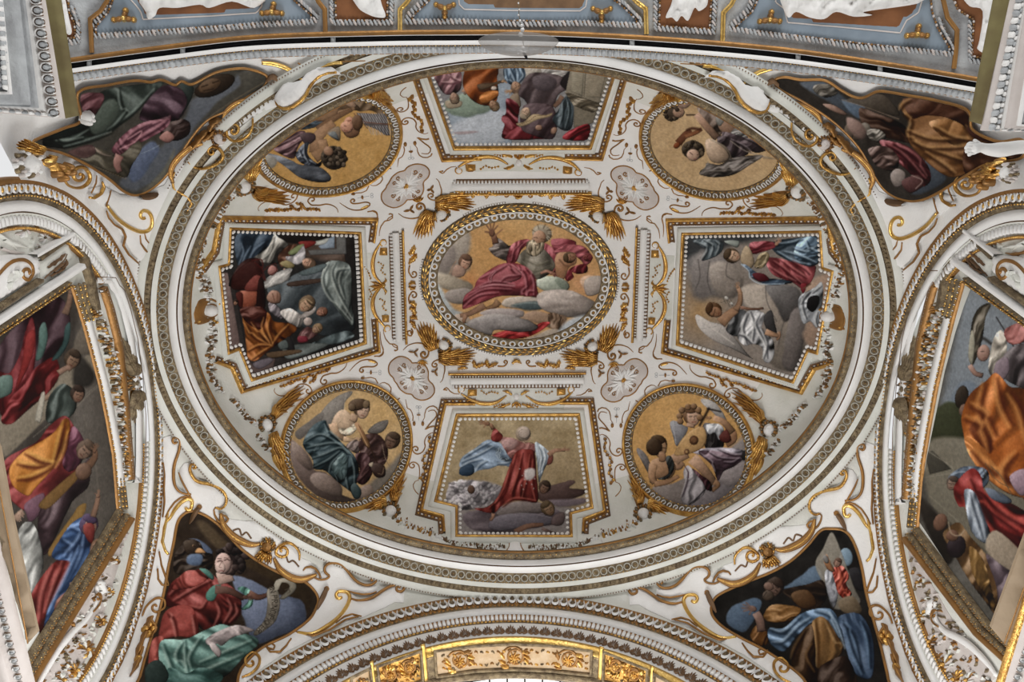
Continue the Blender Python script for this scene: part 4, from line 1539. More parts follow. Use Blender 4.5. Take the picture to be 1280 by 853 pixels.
def draw_lute(p):
    angel_base(p, 'c09050')
    p.wash('cb9a58', (300, 200), 330, 330, .7)
    p.poly('857d7b', '620,480 830,300 830,560 720,700 640,640', .2, soft=30, cloud=16)
    p.poly('7b716c', '160,670 300,640 420,600 420,800 240,790', .3, soft=12, cloud=14)
    p.poly('847d80', '400,640 620,610 700,530 830,480 800,620 640,730 520,810 380,800', .35, soft=9, cloud=14)
    p.poly('8d8484', '610,590 680,530 760,500 820,490 800,600 700,660 640,650', .35, soft=9)
    p.wing('77767a', '330,390 300,320 280,240 310,220 370,250 400,280', 0, '54545a')
    p.line('a8a6a8', '285,240 310,310 320,380', 8, .6)
    p.wing('8b8784', '560,160 500,110 490,75 570,90 630,160 660,220 700,300', 0, '65615f')
    p.wing('66605e', '130,560 60,430 75,405 130,460 160,560 150,640', 0, '443f3f')
    # lute player
    p.poly('2c2828', '500,250 560,240 620,270 640,390 560,420 510,390', .25, fold=(20, 22, .2))
    p.poly('8f9094', '520,250 600,240 640,280 610,350 580,300 540,310', .3, fold=(30, 22, .25))
    p.limb('8f6749', '650,370 700,340 700,290', 70, 46).limb('98704f', '700,300 640,230 570,200', 50, 34)
    p.poly('5d2c26', '610,320 660,280 690,350 650,370 615,350', .3)
    p.hand('98704f', 545, 200, 180, 42, 60)
    p.poly('8a8490', '420,420 600,400 740,410 800,440 780,480 660,480 520,460', .3, fold=(80, 30, .22))
    p.poly('54404a', '470,430 560,420 760,460 720,520 640,560 600,620 560,520', .35, fold=(55, 34, .25))
    p.folds('2a1e24', '9a8c96', '480,440 560,500 590,560', '540,430 620,470 760,480', '600,410 700,450 790,450', '640,500 700,500 750,470', w=7)
    p.poly('2b2a2c', '770,420 810,440 810,480 760,480', .2)
    p.limb('9f7a5e', '430,470 500,540 580,640', 80, 50).limb('96704f', '575,630 600,650 560,690', 44, 26)
    p.poly('45252c', '430,540 500,590 550,630 560,690 500,670 450,610', .3, fold=(35, 24, .2))
    p.poly('8f8a8e', '370,560 400,520 440,560 520,680 440,770 390,785 355,740 380,650', .3, fold=(20, 34, .16))
    p.folds('40303a', 'b7b1b2', '400,560 390,640 360,730', w=7)
    p.line('1f1c1e', '410,780 460,740 510,685', 12, .8)
    p.line('4a2a34', '365,500 400,560 405,600', 8, .8)
    p.limb('9f7a5e', '300,490 350,460 400,440', 80, 60)
    p.limb('947053', '300,520 340,530 370,500', 50, 30)
    p.poly('b98f58', '310,450 330,390 380,320 450,265 500,260 525,320 510,380 470,420 370,450', .25)
    p.line('d4b07a', '330,400 400,310 470,265', 6, .7).line('8a6436', '520,320 510,390 440,425', 6, .7)
    p.ell('5d3c26', 440, 351, 31, 32, 0, .2).ell('7a5436', 440, 351, 20, 21, 0, .1)
    p.ell('6d4630', 392, 428, 18, 20, 0, .2).ell('a9834e', 392, 428, 9, 10, 0, .1)
    p.line('5b422c', '395,425 440,350 490,250', 3, .6)
    p.line('2a211d', '480,250 540,140', 20, .9).line('2a211d', '530,140 620,160', 13, .9)
    p.head(430, 190, 62, -95, '6b4c33', 'b08a70', .25)
    for a, b_ in ((345, 190), (360, 150), (470, 150), (480, 200), (400, 130), (440, 125), (350, 225)):
        p.ell('7b5a3c', a, b_, 22, 22, 0, .45)
    p.limb('a8846a', '420,240 415,265', 50, 60)
    # small angel at the left
    p.poly('96704f', '150,500 200,470 280,470 320,530 290,600 210,610 150,600', .35)
    p.poly('3c3f3d', '250,470 290,460 310,540 260,610 200,610 270,570', .3, fold=(30, 20, .2))
    p.limb('9c7452', '170,510 160,590 180,640', 56, 44).limb('9c7452', '175,645 260,630 340,590', 42, 26)
    p.head(205, 395, 62, -80, '46331f', '94704f', .75)
    p.ell('3f2e1e', 175, 395, 55, 60, 0, .4)
    p.poly('8b6547', '210,430 250,440 250,490 210,490', .3)
    p.mottle(7, 40)


def draw_organ(p):
    angel_base(p, 'bd8f4c')
    p.poly('5f4a34', '690,90 860,60 990,210 960,260 850,200 740,200', .15, soft=8, fold=(60, 50, .15))
    p.poly('5a5352', '730,215 960,230 990,390 960,390 880,340 800,310', .1, sharp=True)
    for k in range(13):
        x = 750 + k * 17
        p.line('a5a5a8', [(x, 222), (x + 42, 292)], 7, .8)
        p.line('a0a0a4', [(x + 60, 315), (x + 105, 385)], 6, .8)
    p.line('7a4c3a', '715,220 770,280 980,305', 8, .9).line('6b4a34', '750,265 820,335', 8, .9)
    p.poly('5b4632', '570,160 650,110 730,150 760,190 700,200 620,210 560,240', .3)
    p.poly('a28066', '640,110 690,115 735,160 700,180 650,150', .3)
    p.poly('44505a', '290,330 400,260 500,255 470,310 330,345', .3, fold=(75, 24, .25))
    p.limb('8f6e50', '540,240 640,210 720,180', 60, 26)
    p.poly('8f6c4e', '400,260 580,170 580,230 500,280', .3)
    p.limb('7b5b40', '440,350 560,260 700,190', 70, 30)
    p.limb('9b7554', '430,520 440,400 560,290', 120, 60).limb('95704f', '410,560 480,500 470,420', 90, 70)
    p.poly('8a7660', '510,370 600,320 610,420 580,425', .3)
    p.poly('6d7273', '520,375 570,360 600,420 560,410', .3)
    p.head(690, 320, 70, 80, '6b4a34', 'b07a60', .1)
    p.ell('634630', 740, 290, 44, 60, 0, .4)
    p.ell('b58065', 660, 325, 50, 46, 0, .35)
    p.line('4b2b22', '640,315 655,320', 7).line('4b2b22', '690,345 705,340', 7).line('7d3f34', '640,350 665,355', 7)
    p.poly('6a4b50', '90,480 180,400 320,350 350,400 290,470 260,560 190,550', .3, fold=(70, 26, .25))
    p.folds('3b262a', '9d7d80', '130,470 220,430 330,370', '160,510 240,470 320,420', '200,540 250,510 290,460', w=8)
    p.poly('4b3a3d', '300,380 400,370 420,420 350,460', .3)
    p.poly('454b57', '270,540 310,470 370,440 360,530 430,600 470,580 450,630 360,620 300,590', .3, fold=(40, 26, .28))
    p.folds('1d2027', '98a0aa', '300,500 330,560 420,610', '340,460 340,530 370,590', w=8)
    p.poly('5d626b', '30,520 130,540 240,580 300,610 450,630 520,680 540,720 510,745 420,745 300,710 180,620 90,560', .35, fold=(80, 34, .1))
    p.poly('8f8a80', '20,540 90,545 130,590 80,640', .2, soft=14)
    p.ell('40362a', 560, 560, 100, 92, 10, .35)
    for k in range(26):
        a = k * 2.4; r = 25 + (k * 13 % 70)
        p.ell('2c241b' if k % 2 else '57493a', 565 + r * math.cos(a), 560 + r * math.sin(a) * .9, 20, 17, k * 40, .4)
    p.ell('8f6a50', 520, 510, 40, 34, 40, .35)
    p.mottle(7, 50)


def draw_flute(p):
    angel_base(p, 'b8976a')
    p.ell('46382c', 160, 215, 62, 66, 0, .4).ell('8f6e58', 205, 212, 46, 42, 0, .35)
    for k in range(12):
        a = 1.2 + k * .42
        p.ell('372b21' if k % 2 else '564636', 150 + 48 * math.cos(a), 215 + 52 * math.sin(a), 18, 16, 0, .4)
    p.line('3a2922', '195,195 220,205', 7).line('3a2922', '215,240 225,230', 6)
    p.poly('9c7d6a', '170,110 240,85 310,120 300,150 250,185 190,160', .3)
    p.line('3c2a22', '265,232 330,232 400,235', 13, .95).line('b09a80', '400,238 490,240', 22, .8)
    p.poly('5d4d43', '350,170 490,230 540,300 520,390 440,330 380,260', .3, fold=(40, 34, .2))
    p.limb('94715a', '340,225 400,300 500,410', 50, 60)
    p.poly('8a6a54', '510,260 640,310 620,370 560,380 510,330', .3)
    p.poly('777570', '500,230 560,250 520,320 490,280', .3)
    p.poly('6f6d6a', '600,370 650,330 740,370 720,410 620,400', .3, fold=(60, 20, .2))
    p.poly('42363a', '540,360 700,400 860,450 890,490 820,520 760,510 640,440 560,430', .3, fold=(50, 36, .22))
    p.poly('3a2f32', '520,390 620,420 740,520 640,560 560,540 500,450', .3, fold=(35, 34, .2))
    p.folds('211a1c', '83767a', '600,420 700,470 760,520', '700,410 780,440 850,490', w=8)
    p.limb('6d3f28', '200,450 260,380 300,350', 60, 40).limb('8a5535', '250,400 330,370 380,340', 34, 30)
    p.line('4a2a1e', '270,350 310,335 370,345', 26, .9)
    p.ell('7a3d1e', 190, 465, 28, 22, -40, .4)
    p.ell('40352a', 315, 500, 90, 72, 10, .4)
    for k in range(18):
        a = k * 2.4; r = 30 + (k * 17 % 55)
        p.ell('302619' if k % 2 else '574836', 320 + r * math.cos(a), 490 + r * .75 * math.sin(a), 20, 15, k * 40, .4)
    p.ell('a5836c', 315, 540, 50, 46, 10, .4)
    p.line('4a3028', '290,520 310,535', 8).line('4a3028', '345,540 358,530', 7).line('8a4a44', '320,572 340,566', 7)
    p.poly('a38970', '410,430 470,420 560,490 590,560 530,600 460,590 420,530', .35)
    p.poly('7f705f', '440,420 560,470 610,560 560,600 590,540 530,470', .3)
    p.poly('4b443f', '420,600 520,610 620,560 850,540 740,620 620,690 480,710 370,690 370,660 410,630', .3, fold=(70, 26, .25))
    p.line('8d8478', '430,590 400,640 370,680', 8, .6).line('857a6e', '460,660 600,650 760,570', 7, .6)
    p.line('94877a', '600,430 720,510 900,560', 10, .7).line('7f705f', '850,560 990,570', 14, .6)
    p.mottle(7, 50)
def ellipse(c, a, b, rot=0, n=72):
    t = np.linspace(0, 2 * PI, n + 1)[:-1]; r = math.radians(rot)
    x, y = a * np.cos(t), b * np.sin(t)
    return np.c_[c[0] + x * math.cos(r) - y * math.sin(r), c[1] + x * math.sin(r) + y * math.cos(r)]


def center_of(uv, surf):
    return surf.hit(np.asarray(uv, float).mean(0)[None])[0][0]


# ---- the middle medallion
MC = (648.9, 349.4)
def med(o):
    return ellipse(MC, 103.3 + o, 76.2 + o * .97, 0, 120)
t = thing('medallion_fresco', 'central round fresco of a bearded old man in red on clouds', 'fresco', DOME.hit(np.array([MC]))[0][0])
fresco('painting', DOME, med(1), (540, 265), 5.0186, 'c3935a', draw_center, t)
V, F = strip(DOME, med(0), [(1.2, .012), (0, .03), (-1.0, .02), (-8.4, .02), (-9, .05), (-10, .05), (-10.6, .02)], True, 4)
obj('coin_band', V, F, BRONZE, t)
V, F = strip(DOME, med(9.6), [(1.1, .02), (.9, .06), (-.5, .065), (-.8, .02)], True, 4)
obj('white_line', V, F, WHITE, t)
# coins: white rings with a small gilt knot inside
cp = [(*ringlet(0.043, .015, .026, 10, 4, .92), WHITE)]
for k in range(4):
    a = k * PI / 2 + PI / 4
    cp.append((*lens(.013, .009, .018, 5, 2, (.011 * math.cos(a), .011 * math.sin(a), 0)), GOLD))
cm = unit_mesh('coin', cp)
P2 = resample(med(4.9), 11.2, True)
Pc, Nc = DOME.hit(P2); Tc = np.roll(Pc, -1, 0) - np.roll(Pc, 1, 0)
for i in range(len(Pc)):
    piece('coin', cm, frame_mat(Pc[i] + Nc[i] * .02, Tc[i], Nc[i]), t)
# laurel wreath around it
lb = thing('laurel_wreath', 'gilded laurel wreath running round the central medallion outside its white line', 'wreath', DOME.hit(np.array([MC]))[0][0] + np.array([0, 0, -.02]))
V, F = strip(DOME, med(15), [(4.8, .0), (3, .045), (0, .06), (-3, .045), (-4.8, .0)], True, 4)
obj('wreath_core', V, F, BRONZE, lb)
lm_ = unit_mesh('laurel_leaf', [(np.array([(-.055, 0, 0), (0, -.017, .012), (.055, 0, .02), (0, .017, .012), (0, 0, .034)]), [(0, 1, 4), (1, 2, 4), (2, 3, 4), (3, 0, 4)], GOLD)])
lb2 = unit_mesh('laurel_leaf_bright', [(np.array([(-.055, 0, 0), (0, -.017, .012), (.055, 0, .02), (0, .017, .012), (0, 0, .034)]), [(0, 1, 4), (1, 2, 4), (2, 3, 4), (3, 0, 4)], GOLDB)])
for row, o in enumerate((12.2, 15, 17.8)):
    P2 = resample(med(o), 8.4, True)
    Pc, Nc = DOME.hit(P2); Tc = np.roll(Pc, -1, 0) - np.roll(Pc, 1, 0)
    Bc = np.cross(Nc, Tc)
    for i in range(len(Pc)):
        piece('laurel_leaf', lb2 if (i * 7 + row) % 4 == 0 else lm_, frame_mat(Pc[i] + Nc[i] * (.05 if row == 1 else .035), Tc[i] + Bc[i] * (.35 * (row - 1) + rng.uniform(-.12, .12)), Nc[i]), lb)

# ---- four rectangular picture frames


def block_row(surf, path, spacing, w, l, h, mk, m, scale=False):
    P2 = resample(path, spacing)
    Pc, Nc = surf.hit(P2)
    T = np.gradient(Pc, axis=0)
    for i in range(len(Pc)):
        s = np.linalg.norm(Pc[i]) / FL
        if scale:
            V, F = tooth_geo(Pc[i], T[i], Nc[i], l * s * 1.25, w * s, h)
        else:
            V, F = ball_geo(Pc[i], T[i], Nc[i], l * s / 2, w * s / 2, h, 8, 3)
        mk.add(V, F, m)


def rect_frame(name, label, path, outers, org, sc, draw, ground, scale_sides=(), spacing=5.7):
    path = np.array(path, float)
    t = thing(name, label, 'fresco', center_of(path, DOME), 'framed frescoes on the axes of the dome')
    fresco('painting', DOME, offset(path, 2), org, sc, ground, draw, t)
    V, F = strip(DOME, path, [(2.2, .0), (1.6, .035), (0, .055), (-1.4, .05), (-1.9, .03)], True, 4)
    obj('gilt_fillet', V, F, GOLD, t)
    V, F = strip(DOME, path, [(-1.9, .035), (-7.2, .035), (-7.4, .0)], True, 4)
    obj('pale_fillet', V, F, PALE, t)
    n = len(path)
    ip = offset(path, 4.6)
    for i in range(n):
        a, b_ = ip[i], ip[(i + 1) % n]
        L = np.linalg.norm(b_ - a)
        if L < 9:
            continue
        u = (b_ - a) / L
        mk = MB()
        block_row(DOME, np.array([a + u * 1.2, b_ - u * 1.2]), spacing, 4.6, 4.7, .028, mk, WHITE, i in scale_sides)
        mk.build('bead_row', t, stuff=True)
    for op in outers:
        op = np.array(op, float)
        V, F = strip(DOME, op, [(6.8, .0), (6.6, .03), (6.0, .03), (5.8, .01), (1.6, .012)], False, 4)
        obj('carved_band', V, F, UMBER, t)
        V, F = strip(DOME, op, [(1.8, .0), (1.3, .045), (0, .06), (-1.4, .045), (-2.0, -.01)], False, 4)
        obj('outer_gilt_roll', V, F, GOLD, t)
        mk = MB()
        P2 = resample(dens_open(offset(op, 3.9, False), 2), 4.6)
        Pc, Nc = DOME.hit(P2); T = np.gradient(Pc, axis=0)
        for i in range(1, len(Pc) - 1):
            s = np.linalg.norm(Pc[i]) / FL
            if i % 2:
                mk.add(*ball_geo(Pc[i], T[i], Nc[i], 1.9 * s, 1.3 * s, .03, 5, 2), WHITE)
            else:
                mk.add(*ball_geo(Pc[i], T[i], Nc[i], 2.2 * s, 1.7 * s, .03, 5, 2), GOLD)
        P2 = resample(dens_open(offset(op, 6.3, False), 2), 2.4)
        Pc, Nc = DOME.hit(P2); T = np.gradient(Pc, axis=0)
        for i in range(len(Pc)):
            s = np.linalg.norm(Pc[i]) / FL
            mk.add(*ball_geo(Pc[i] + Nc[i] * .025, T[i], Nc[i], .8 * s, .8 * s, .014, 4, 2), UMBER)
        mk.build('carved_flower_row', t, stuff=True)
    return t


def dens_open(P, step):
    out = []
    for a, b in zip(P[:-1], P[1:]):
        k = max(1, int(np.linalg.norm(b - a) / step))
        out += [a + (b - a) * i / k for i in range(k)]
    return np.array(out + [P[-1]])


rect_frame('framed_fresco', 'framed fresco of a birth scene with a kneeling woman in orange', [(286.4, 284.7), (449.4, 290.6), (456.4, 428.9), (313.4, 475.8), (297.7, 436.5), (284.2, 441.8), (272.3, 333.0), (284.3, 330.0)],
           [[(250, 336), (266, 313), (273.5, 271.5), (471, 274), (467, 303)], [(470.5, 399), (474, 440), (302, 490.5), (289, 460), (268, 452)]],
           (270, 280), 4.265, draw_left, '3a3533', (1, 2))
rect_frame('framed_fresco', 'framed fresco of a woman in red and blue with a grey-winged angel below her', [(854, 291.7), (1027.5, 288.4), (1030.2, 334.5), (1043.0, 338.8), (1023.2, 442.0), (1011.6, 438.4), (993.0, 478.5), (847, 430.5)],
           [[(837, 303), (834, 275), (1037, 272), (1044, 313), (1062, 336)], [(1042, 455), (1019, 462), (1002, 492), (828, 441), (832, 400)]],
           (840, 280), 4.266, draw_right, '857a70', (6,))
rect_frame('framed_fresco', 'framed fresco with a blue turban, an orange cloak and a column base', [(534, 90), (535, 76), (650, 72), (770, 74), (768.5, 91), (738.5, 183.5), (567.5, 184.5)],
           [[(602, 197.6), (552.5, 199.5), (516.5, 97), (513, 80)], [(786, 78), (783, 97), (753, 198), (706, 197)]],
           (535, 75), 5.333, draw_top, '7f7f80', ())
rect_frame('framed_fresco', 'framed fresco of a red-robed figure spreading both arms above dark clouds', [(571, 519.5), (723.5, 519), (740.5, 636.5), (713.5, 643.5), (714.5, 672.5), (570.5, 672), (570.5, 634.5), (544, 628)],
           [[(594, 505.6), (556.5, 505.6), (526.5, 639.5), (553.5, 647), (555, 668)], [(729, 668), (730, 651), (756, 641), (736.5, 504.5), (700, 504.5)]],
           (560, 515), 5.02, draw_bottom, 'a08b66', ())

# ---- four roundels
RC, RAx, RBx, RROT = (432.5, 558.8), 75.0, 68.0, -45
def rnd(o):
    return ellipse(RC, RAx + o, RBx + o, RROT, 96)
rt = thing('roundel_fresco', '', 'fresco', DOME.hit(np.array([RC]))[0][0], 'round angel frescoes on the diagonals of the dome')
V, F = strip(DOME, rnd(0), [(1.2, .0), (.6, .03), (-.6, .035), (-1.8, .03), (-2.0, .015), (-8.0, .03), (-8.2, .02)], True, 4)
obj('egg_band', V, F, BRONZE, rt)
V, F = strip(DOME, rnd(9.8), [(2.0, .0), (1.4, .05), (0, .07), (-1.6, .05), (-2.4, .0)], True, 4)
obj('outer_gilt_roll', V, F, GOLD, rt)
mk = MB(); P2 = resample(rnd(.3), 5.0, True); Pc, Nc = DOME.hit(P2); Tc = np.roll(Pc, -1, 0) - np.roll(Pc, 1, 0)
for i in range(len(Pc)):
    mk.add(*ball_geo(Pc[i] + Nc[i] * .03, Tc[i], Nc[i], .019, .010, .016, 5, 2), GOLDB if i % 2 else OCHRE)
mk.build('pearl_row', rt, stuff=True)
P2 = resample(rnd(4.9), 8.2, True); Pc, Nc = DOME.hit(P2); Tc = np.roll(Pc, -1, 0) - np.roll(Pc, 1, 0)
rem = egg_mesh('egg_roundel', .086, .078, BRONZE, WHITE, UMBER)
ctr = Pc.mean(0)
for i in range(len(Pc)):
    M = frame_mat(Pc[i] + Nc[i] * .018, Tc[i], Nc[i])
    if M[:3, 1] @ (ctr - Pc[i]) < 0:
        M = frame_mat(Pc[i] + Nc[i] * .018, -Tc[i], Nc[i])
    piece('egg', rem, M, rt)
rts = {(0, 0): rt}
for mx, my in ((1, 0), (0, 1), (1, 1)):
    rts[(mx, my)] = dup(rt, mx, my)
for (mx, my), org, sc, dr, lab in (((0, 0), (350, 475), 5.331, draw_violin, 'round fresco of an angel in dark green drapery playing a violin'),
                                   ((1, 0), (785, 485), 5.331, draw_lute, 'round fresco of a curly haired angel playing a lute'),
                                   ((0, 1), (325, 105), 6.094, draw_organ, 'round fresco of an angel before organ pipes, cut by the cornice'),
                                   ((1, 1), (815, 105), 6.094, draw_flute, 'round fresco of two angels with flute and oboe, cut by the cornice')):
    r = rts[(mx, my)]
    r['label'] = lab
    fresco('painting', DOME, mirror(rnd(1), DOME, mx, my), org, sc, 'b99560', dr, r)
# ================================================================ stucco ornament of the dome


def X5(s, org=(460, 400), sc=7.975):
    """crop coordinates -> photograph pixels"""
    q = pts(s)
    return q / sc + np.array(org)


def leaf(surf, path, w, h, mk, m, lobes=0, base_w=.25, lift=0.0, rows=10, rib=True):
    """a leaf or feather along a traced midrib: rounded body, optional lobed edge and raised rib"""
    P = resample(spline(path, 6), 1.0)
    P = P[np.linspace(0, len(P) - 1, rows).round().astype(int)]
    T = np.gradient(P, axis=0); T /= np.linalg.norm(T, axis=1)[:, None] + 1e-9
    N = np.c_[-T[:, 1], T[:, 0]]
    t = np.linspace(0, 1, rows)
    ww = w / 2 * np.maximum(np.sin(PI * np.clip(t * (1 - base_w) + base_w * .8, 0, 1)) ** .8, .04)
    if lobes:
        ww = ww * (1 + .30 * np.sin(t * PI * 2 * lobes + .8))
    k = (-1, -.55, 0, .55, 1)
    hh = (0, .75, 1.0 if rib else .9, .75, 0)
    V = []
    for j in range(5):
        p, n = surf.hit(P + N * (ww * k[j])[:, None])
        V.append(p + n * (h * hh[j] * np.clip(ww / (w * .35), .3, 1) + lift)[:, None])
    V = np.array(V).transpose(1, 0, 2).reshape(-1, 3)
    F = [(i * 5 + j, (i + 1) * 5 + j, (i + 1) * 5 + j + 1, i * 5 + j + 1) for i in range(rows - 1) for j in range(4)]
    mk.add(V, F, m)


def blob(surf, c, r, h, mk, m, ry=None, rot=0, nu=7, nv=3, lift=0.0):
    p, n = surf.hit(np.array([c], float))
    q, _ = surf.hit(np.array([[c[0] + math.cos(math.radians(rot)), c[1] + math.sin(math.radians(rot))]]))
    s = np.linalg.norm(p[0]) / FL
    mk.add(*ball_geo(p[0] + n[0] * lift, q[0] - p[0], n[0], r * s, (ry or r) * s, h, nu, nv), m)


def scroll_path(s, end=None, c=None, r=None, turns=1.1, ccw=1):
    """traced stroke that may end in a volute at c"""
    q = spline(pts(s) if isinstance(s, str) else s, 6)
    if c is not None:
        v = q[-1] - np.array(c)
        sp = spiral(c, np.hypot(*v), r or 1.0, math.degrees(math.atan2(v[1], v[0])), turns * ccw)
        q = np.vstack([q, sp[1:]])
    return q


def quatre(label_sets):
    """build a thing once (front-left quarter) and mirror it to the other quarters"""


QUAD = (('lower left', 0, 0), ('lower right', 1, 0), ('upper left', 0, 1), ('upper right', 1, 1))
QN = {'lower left': 'beside the violin angel roundel', 'lower right': 'beside the lute angel roundel',
      'upper left': 'beside the organ angel roundel', 'upper right': 'beside the flute angel roundel'}


def mirrored(t, fmt):
    for nm, mx, my in QUAD:
        if mx or my:
            dup(t, mx, my, fmt % QN[nm])
        else:
            t['label'] = fmt % QN[nm]


# ---- quatrefoil rosettes
q4 = X5('252,580 264,610 285,635 320,692 375,733 425,742 440,748 470,782 540,802 612,782 655,735 662,690 645,645 604,604 600,560 600,520 580,470 530,436 470,430 440,432 420,405 365,372 300,370 235,412 205,470 212,535')
q4 = spline(q4, 4, True)
t = thing('quatrefoil_rosette', '', 'rosette', center_of(q4, DOME), 'quatrefoil rosettes of the dome')
relief('ground', DOME, q4, .012, ROSE, t, 1.5, 3.0)
bar('gilt_rim', DOME, resample(q4, 2.0, True), 1.8, OCHRE, t, 2.0, 1.2, closed=True)
mk = MB(); mg = MB()
fc = X5('438,585')[0]
for tx, ty in ((330, 470), (530, 490), (350, 655), (560, 705)):
    mk = MB()
    tip = X5('%f,%f' % (tx, ty))[0]
    d = tip - fc; L = np.hypot(*d); u = d / L; n = np.array([-u[1], u[0]])
    for a, l, w in ((0, 1.25, 4.2), (.5, 1.05, 3.4), (-.5, 1.05, 3.4), (1.0, .8, 3.0), (-1.0, .8, 3.0)):
        v = u * math.cos(a) + n * math.sin(a)
        leaf(DOME, np.array([fc + u * L * .18, fc + u * L * .25 + v * L * .45, fc + u * L * .2 + v * L * l * .85]), w * 1.25, .05, mk, WHITE, 2, rows=7)
    for sgn in (-1, 1):
        c = fc + u * L * .95 + n * sgn * 4.2
        sp = spiral(c, 3.3, .5, math.degrees(math.atan2(u[1], u[0])) + 180, 1.2 * sgn, 10)
        bar('', DOME, sp, 1.3, OCHRE, None, 1.2, 1.0, .02, mk=mg, k=4)
    leaf(DOME, np.array([fc, fc + u * L * .3, fc + u * L * .55]), 2.4, .05, mg, GOLD, 0, rows=5)
    mk.build('stucco_leaf', t)
mg.build('gilt_tendrils', t, stuff=True)
mk = MB()
for k in range(6):
    a = k * PI / 3
    blob(DOME, fc + 1.9 * np.array([math.cos(a), math.sin(a)]), 1.4, .05, mk, GOLD, nu=6, nv=2)
blob(DOME, fc, 1.6, .075, mk, GOLDB, nu=6)
mk.build('gilt_flower', t)
mirrored(t, 'white quatrefoil rosette with gilt flower centre %s')

# ---- white strapwork edged with gilt scrolls
t = thing('strapwork_scroll', '', 'scroll', center_of(X5('500,300'), DOME), 'gilt-edged strapwork scrolls around the quatrefoils')


def stroke(path, w=1.6, m=None, par=None, nm='gilt_scroll', taper=(.5, 1, 1, 1.2), lift=0.0, flat=1.2):
    return bar(nm, DOME, path, w, m or OCHRE, par if par is not None else t, 1.6, flat, lift, taper, k=5)


A5 = ((460, 400), 7.975); B5 = ((340, 460), 7.975); C5 = ((360, 370), 7.975); D5 = ((480, 500), 7.975)
stroke(scroll_path(X5('350,302 372,280 400,256 440,240 480,232 530,236 572,256 598,292 604,330 596,358'), c=X5('556,345')[0], r=.8, turns=1.15), 2.4, taper=(.4, .8, 1.1, 1.5))
stroke(scroll_path(X5('720,626 742,600 755,550 766,490 750,430 715,405 690,402 655,418 636,448'), c=X5('668,448')[0], r=.8, turns=.9, ccw=-1), 1.9)
stroke(X5('910,742 860,738 820,715 800,690 785,676 760,690 752,698 790,702'), 1.5)
stroke(X5('152,96 158,140 175,190 215,240 260,243 292,262 294,300 270,310 262,302'), 1.6)
stroke(X5('232,240 258,268 290,282'), 1.3)
stroke(X5('122,118 124,180 132,240 155,300 142,340 110,364 62,364'), 1.4)
stroke(scroll_path(X5('875,604 915,607 945,585 952,555 940,515 928,470', *C5)), 1.2)
stroke(scroll_path(X5('612,752 645,715 690,672 740,645 800,636 850,645 886,668 886,690 850,708 780,708 730,718 712,742', *C5), c=X5('738,744', *C5)[0], r=.8, turns=.8, ccw=-1), 1.8)
stroke(X5('800,648 830,655 872,668', *C5), 2.2, GOLDB)
stroke(scroll_path(X5('586,655 582,690 560,725 520,756 480,772 430,774 390,786 350,800 330,830 322,850', *C5), c=X5('362,852', *C5)[0], r=.9, turns=.9, ccw=-1), 1.8)
stroke(X5('885,100 905,98 935,104 985,96 1030,110 1055,155', *B5), 1.3)
stroke(X5('1072,162 1095,150 1125,148 1165,170 1188,205 1182,245 1160,266 1135,266', *B5), 1.5)
stroke(X5('1250,350 1240,330 1258,312 1275,305', *B5), 1.4)
stroke(X5('215,-5 232,85 262,98 280,130 290,170 286,212', *D5), 1.3)
stroke(X5('386,210 404,180 406,140 420,95 450,70 490,62 525,80 534,104', *D5), 1.5)
stroke(X5('440,116 470,105 500,104 520,125 524,160 505,190 470,225 440,262 410,298 450,275 490,265 515,270', *D5), 1.8)
stroke(scroll_path(X5('510,338 480,330 440,350 414,385 404,425 410,465 392,510 362,535 330,542 300,528 282,500', *D5), c=X5('318,495', *D5)[0], r=.8, turns=1.0), 1.7)
stroke(scroll_path(X5('340,810 352,760 354,700 345,655 318,630 285,624 258,640 252,660', *D5), c=X5('285,655', *D5)[0], r=.8, turns=.8, ccw=-1), 1.6)
stroke(X5('345,800 310,815 290,850 296,885 318,920 345,945', *D5), 1.2)
stroke(scroll_path(X5('28,205 22,235 50,268 100,280 150,265 190,240 225,205 262,172 300,162 345,170 380,195 398,230', *B5), c=X5('360,228', *B5)[0], r=.9, turns=.8), 1.6)
for c, arms in (('460,325', ('408,318', '497,297', '492,368')), ('664,520', ('634,515', '692,486', '690,556'))):
    c0 = X5(c)[0]; mk = MB()
    for a in arms:
        e = X5(a)[0]
        leaf(DOME, np.array([c0, (c0 + e) / 2, e + (e - c0) * .15]), 2.6, .05, mk, OCHRE, 0, .15, rows=6)
    blob(DOME, c0, .9, .05, mk, GOLD)
    mk.build('gilt_trefoil', t)
for c, rx, ry, o in (('300,238', 2.0, 3.2, D5), ('386,238', 2.0, 3.2, D5), ('905,102', 2.6, 1.6, B5), ('345,152', 2.6, 1.0, D5), ('985,47', 1.4, 2.6, B5)):
    mk = MB(); blob(DOME, X5(c, *o)[0], rx, .04, mk, OCHRE, ry); mk.build('gilt_bead', t)
mk = MB()
for s, o in (('345,80 345,210', D5), ('940,47 1050,47', B5)):
    bar('', DOME, spline(X5(s, *o), 2), .8, GREY, None, 1.5, mk=mk, k=4)
for c, o in (('330,72', D5), ('358,72', D5), ('1075,35', B5), ('1075,60', B5)):
    bar('', DOME, ellipse(X5(c, *o)[0], 1.6, 1.6, 0, 10), .8, GREY, None, 1.2, mk=mk, k=4, closed=True)
mk.build('stucco_keys', t)
mk = MB()
for k in range(6):
    a = math.radians(40 + k * 22)
    c0 = X5('545,400')[0]
    leaf(DOME, np.array([c0, c0 + 4.5 * np.array([math.cos(a), math.sin(a)]), c0 + 8.5 * np.array([math.cos(a), math.sin(a)])]), 2.2, .05, mk, GOLD, 0, .1, rows=5)
mk.build('gilt_shell', t)
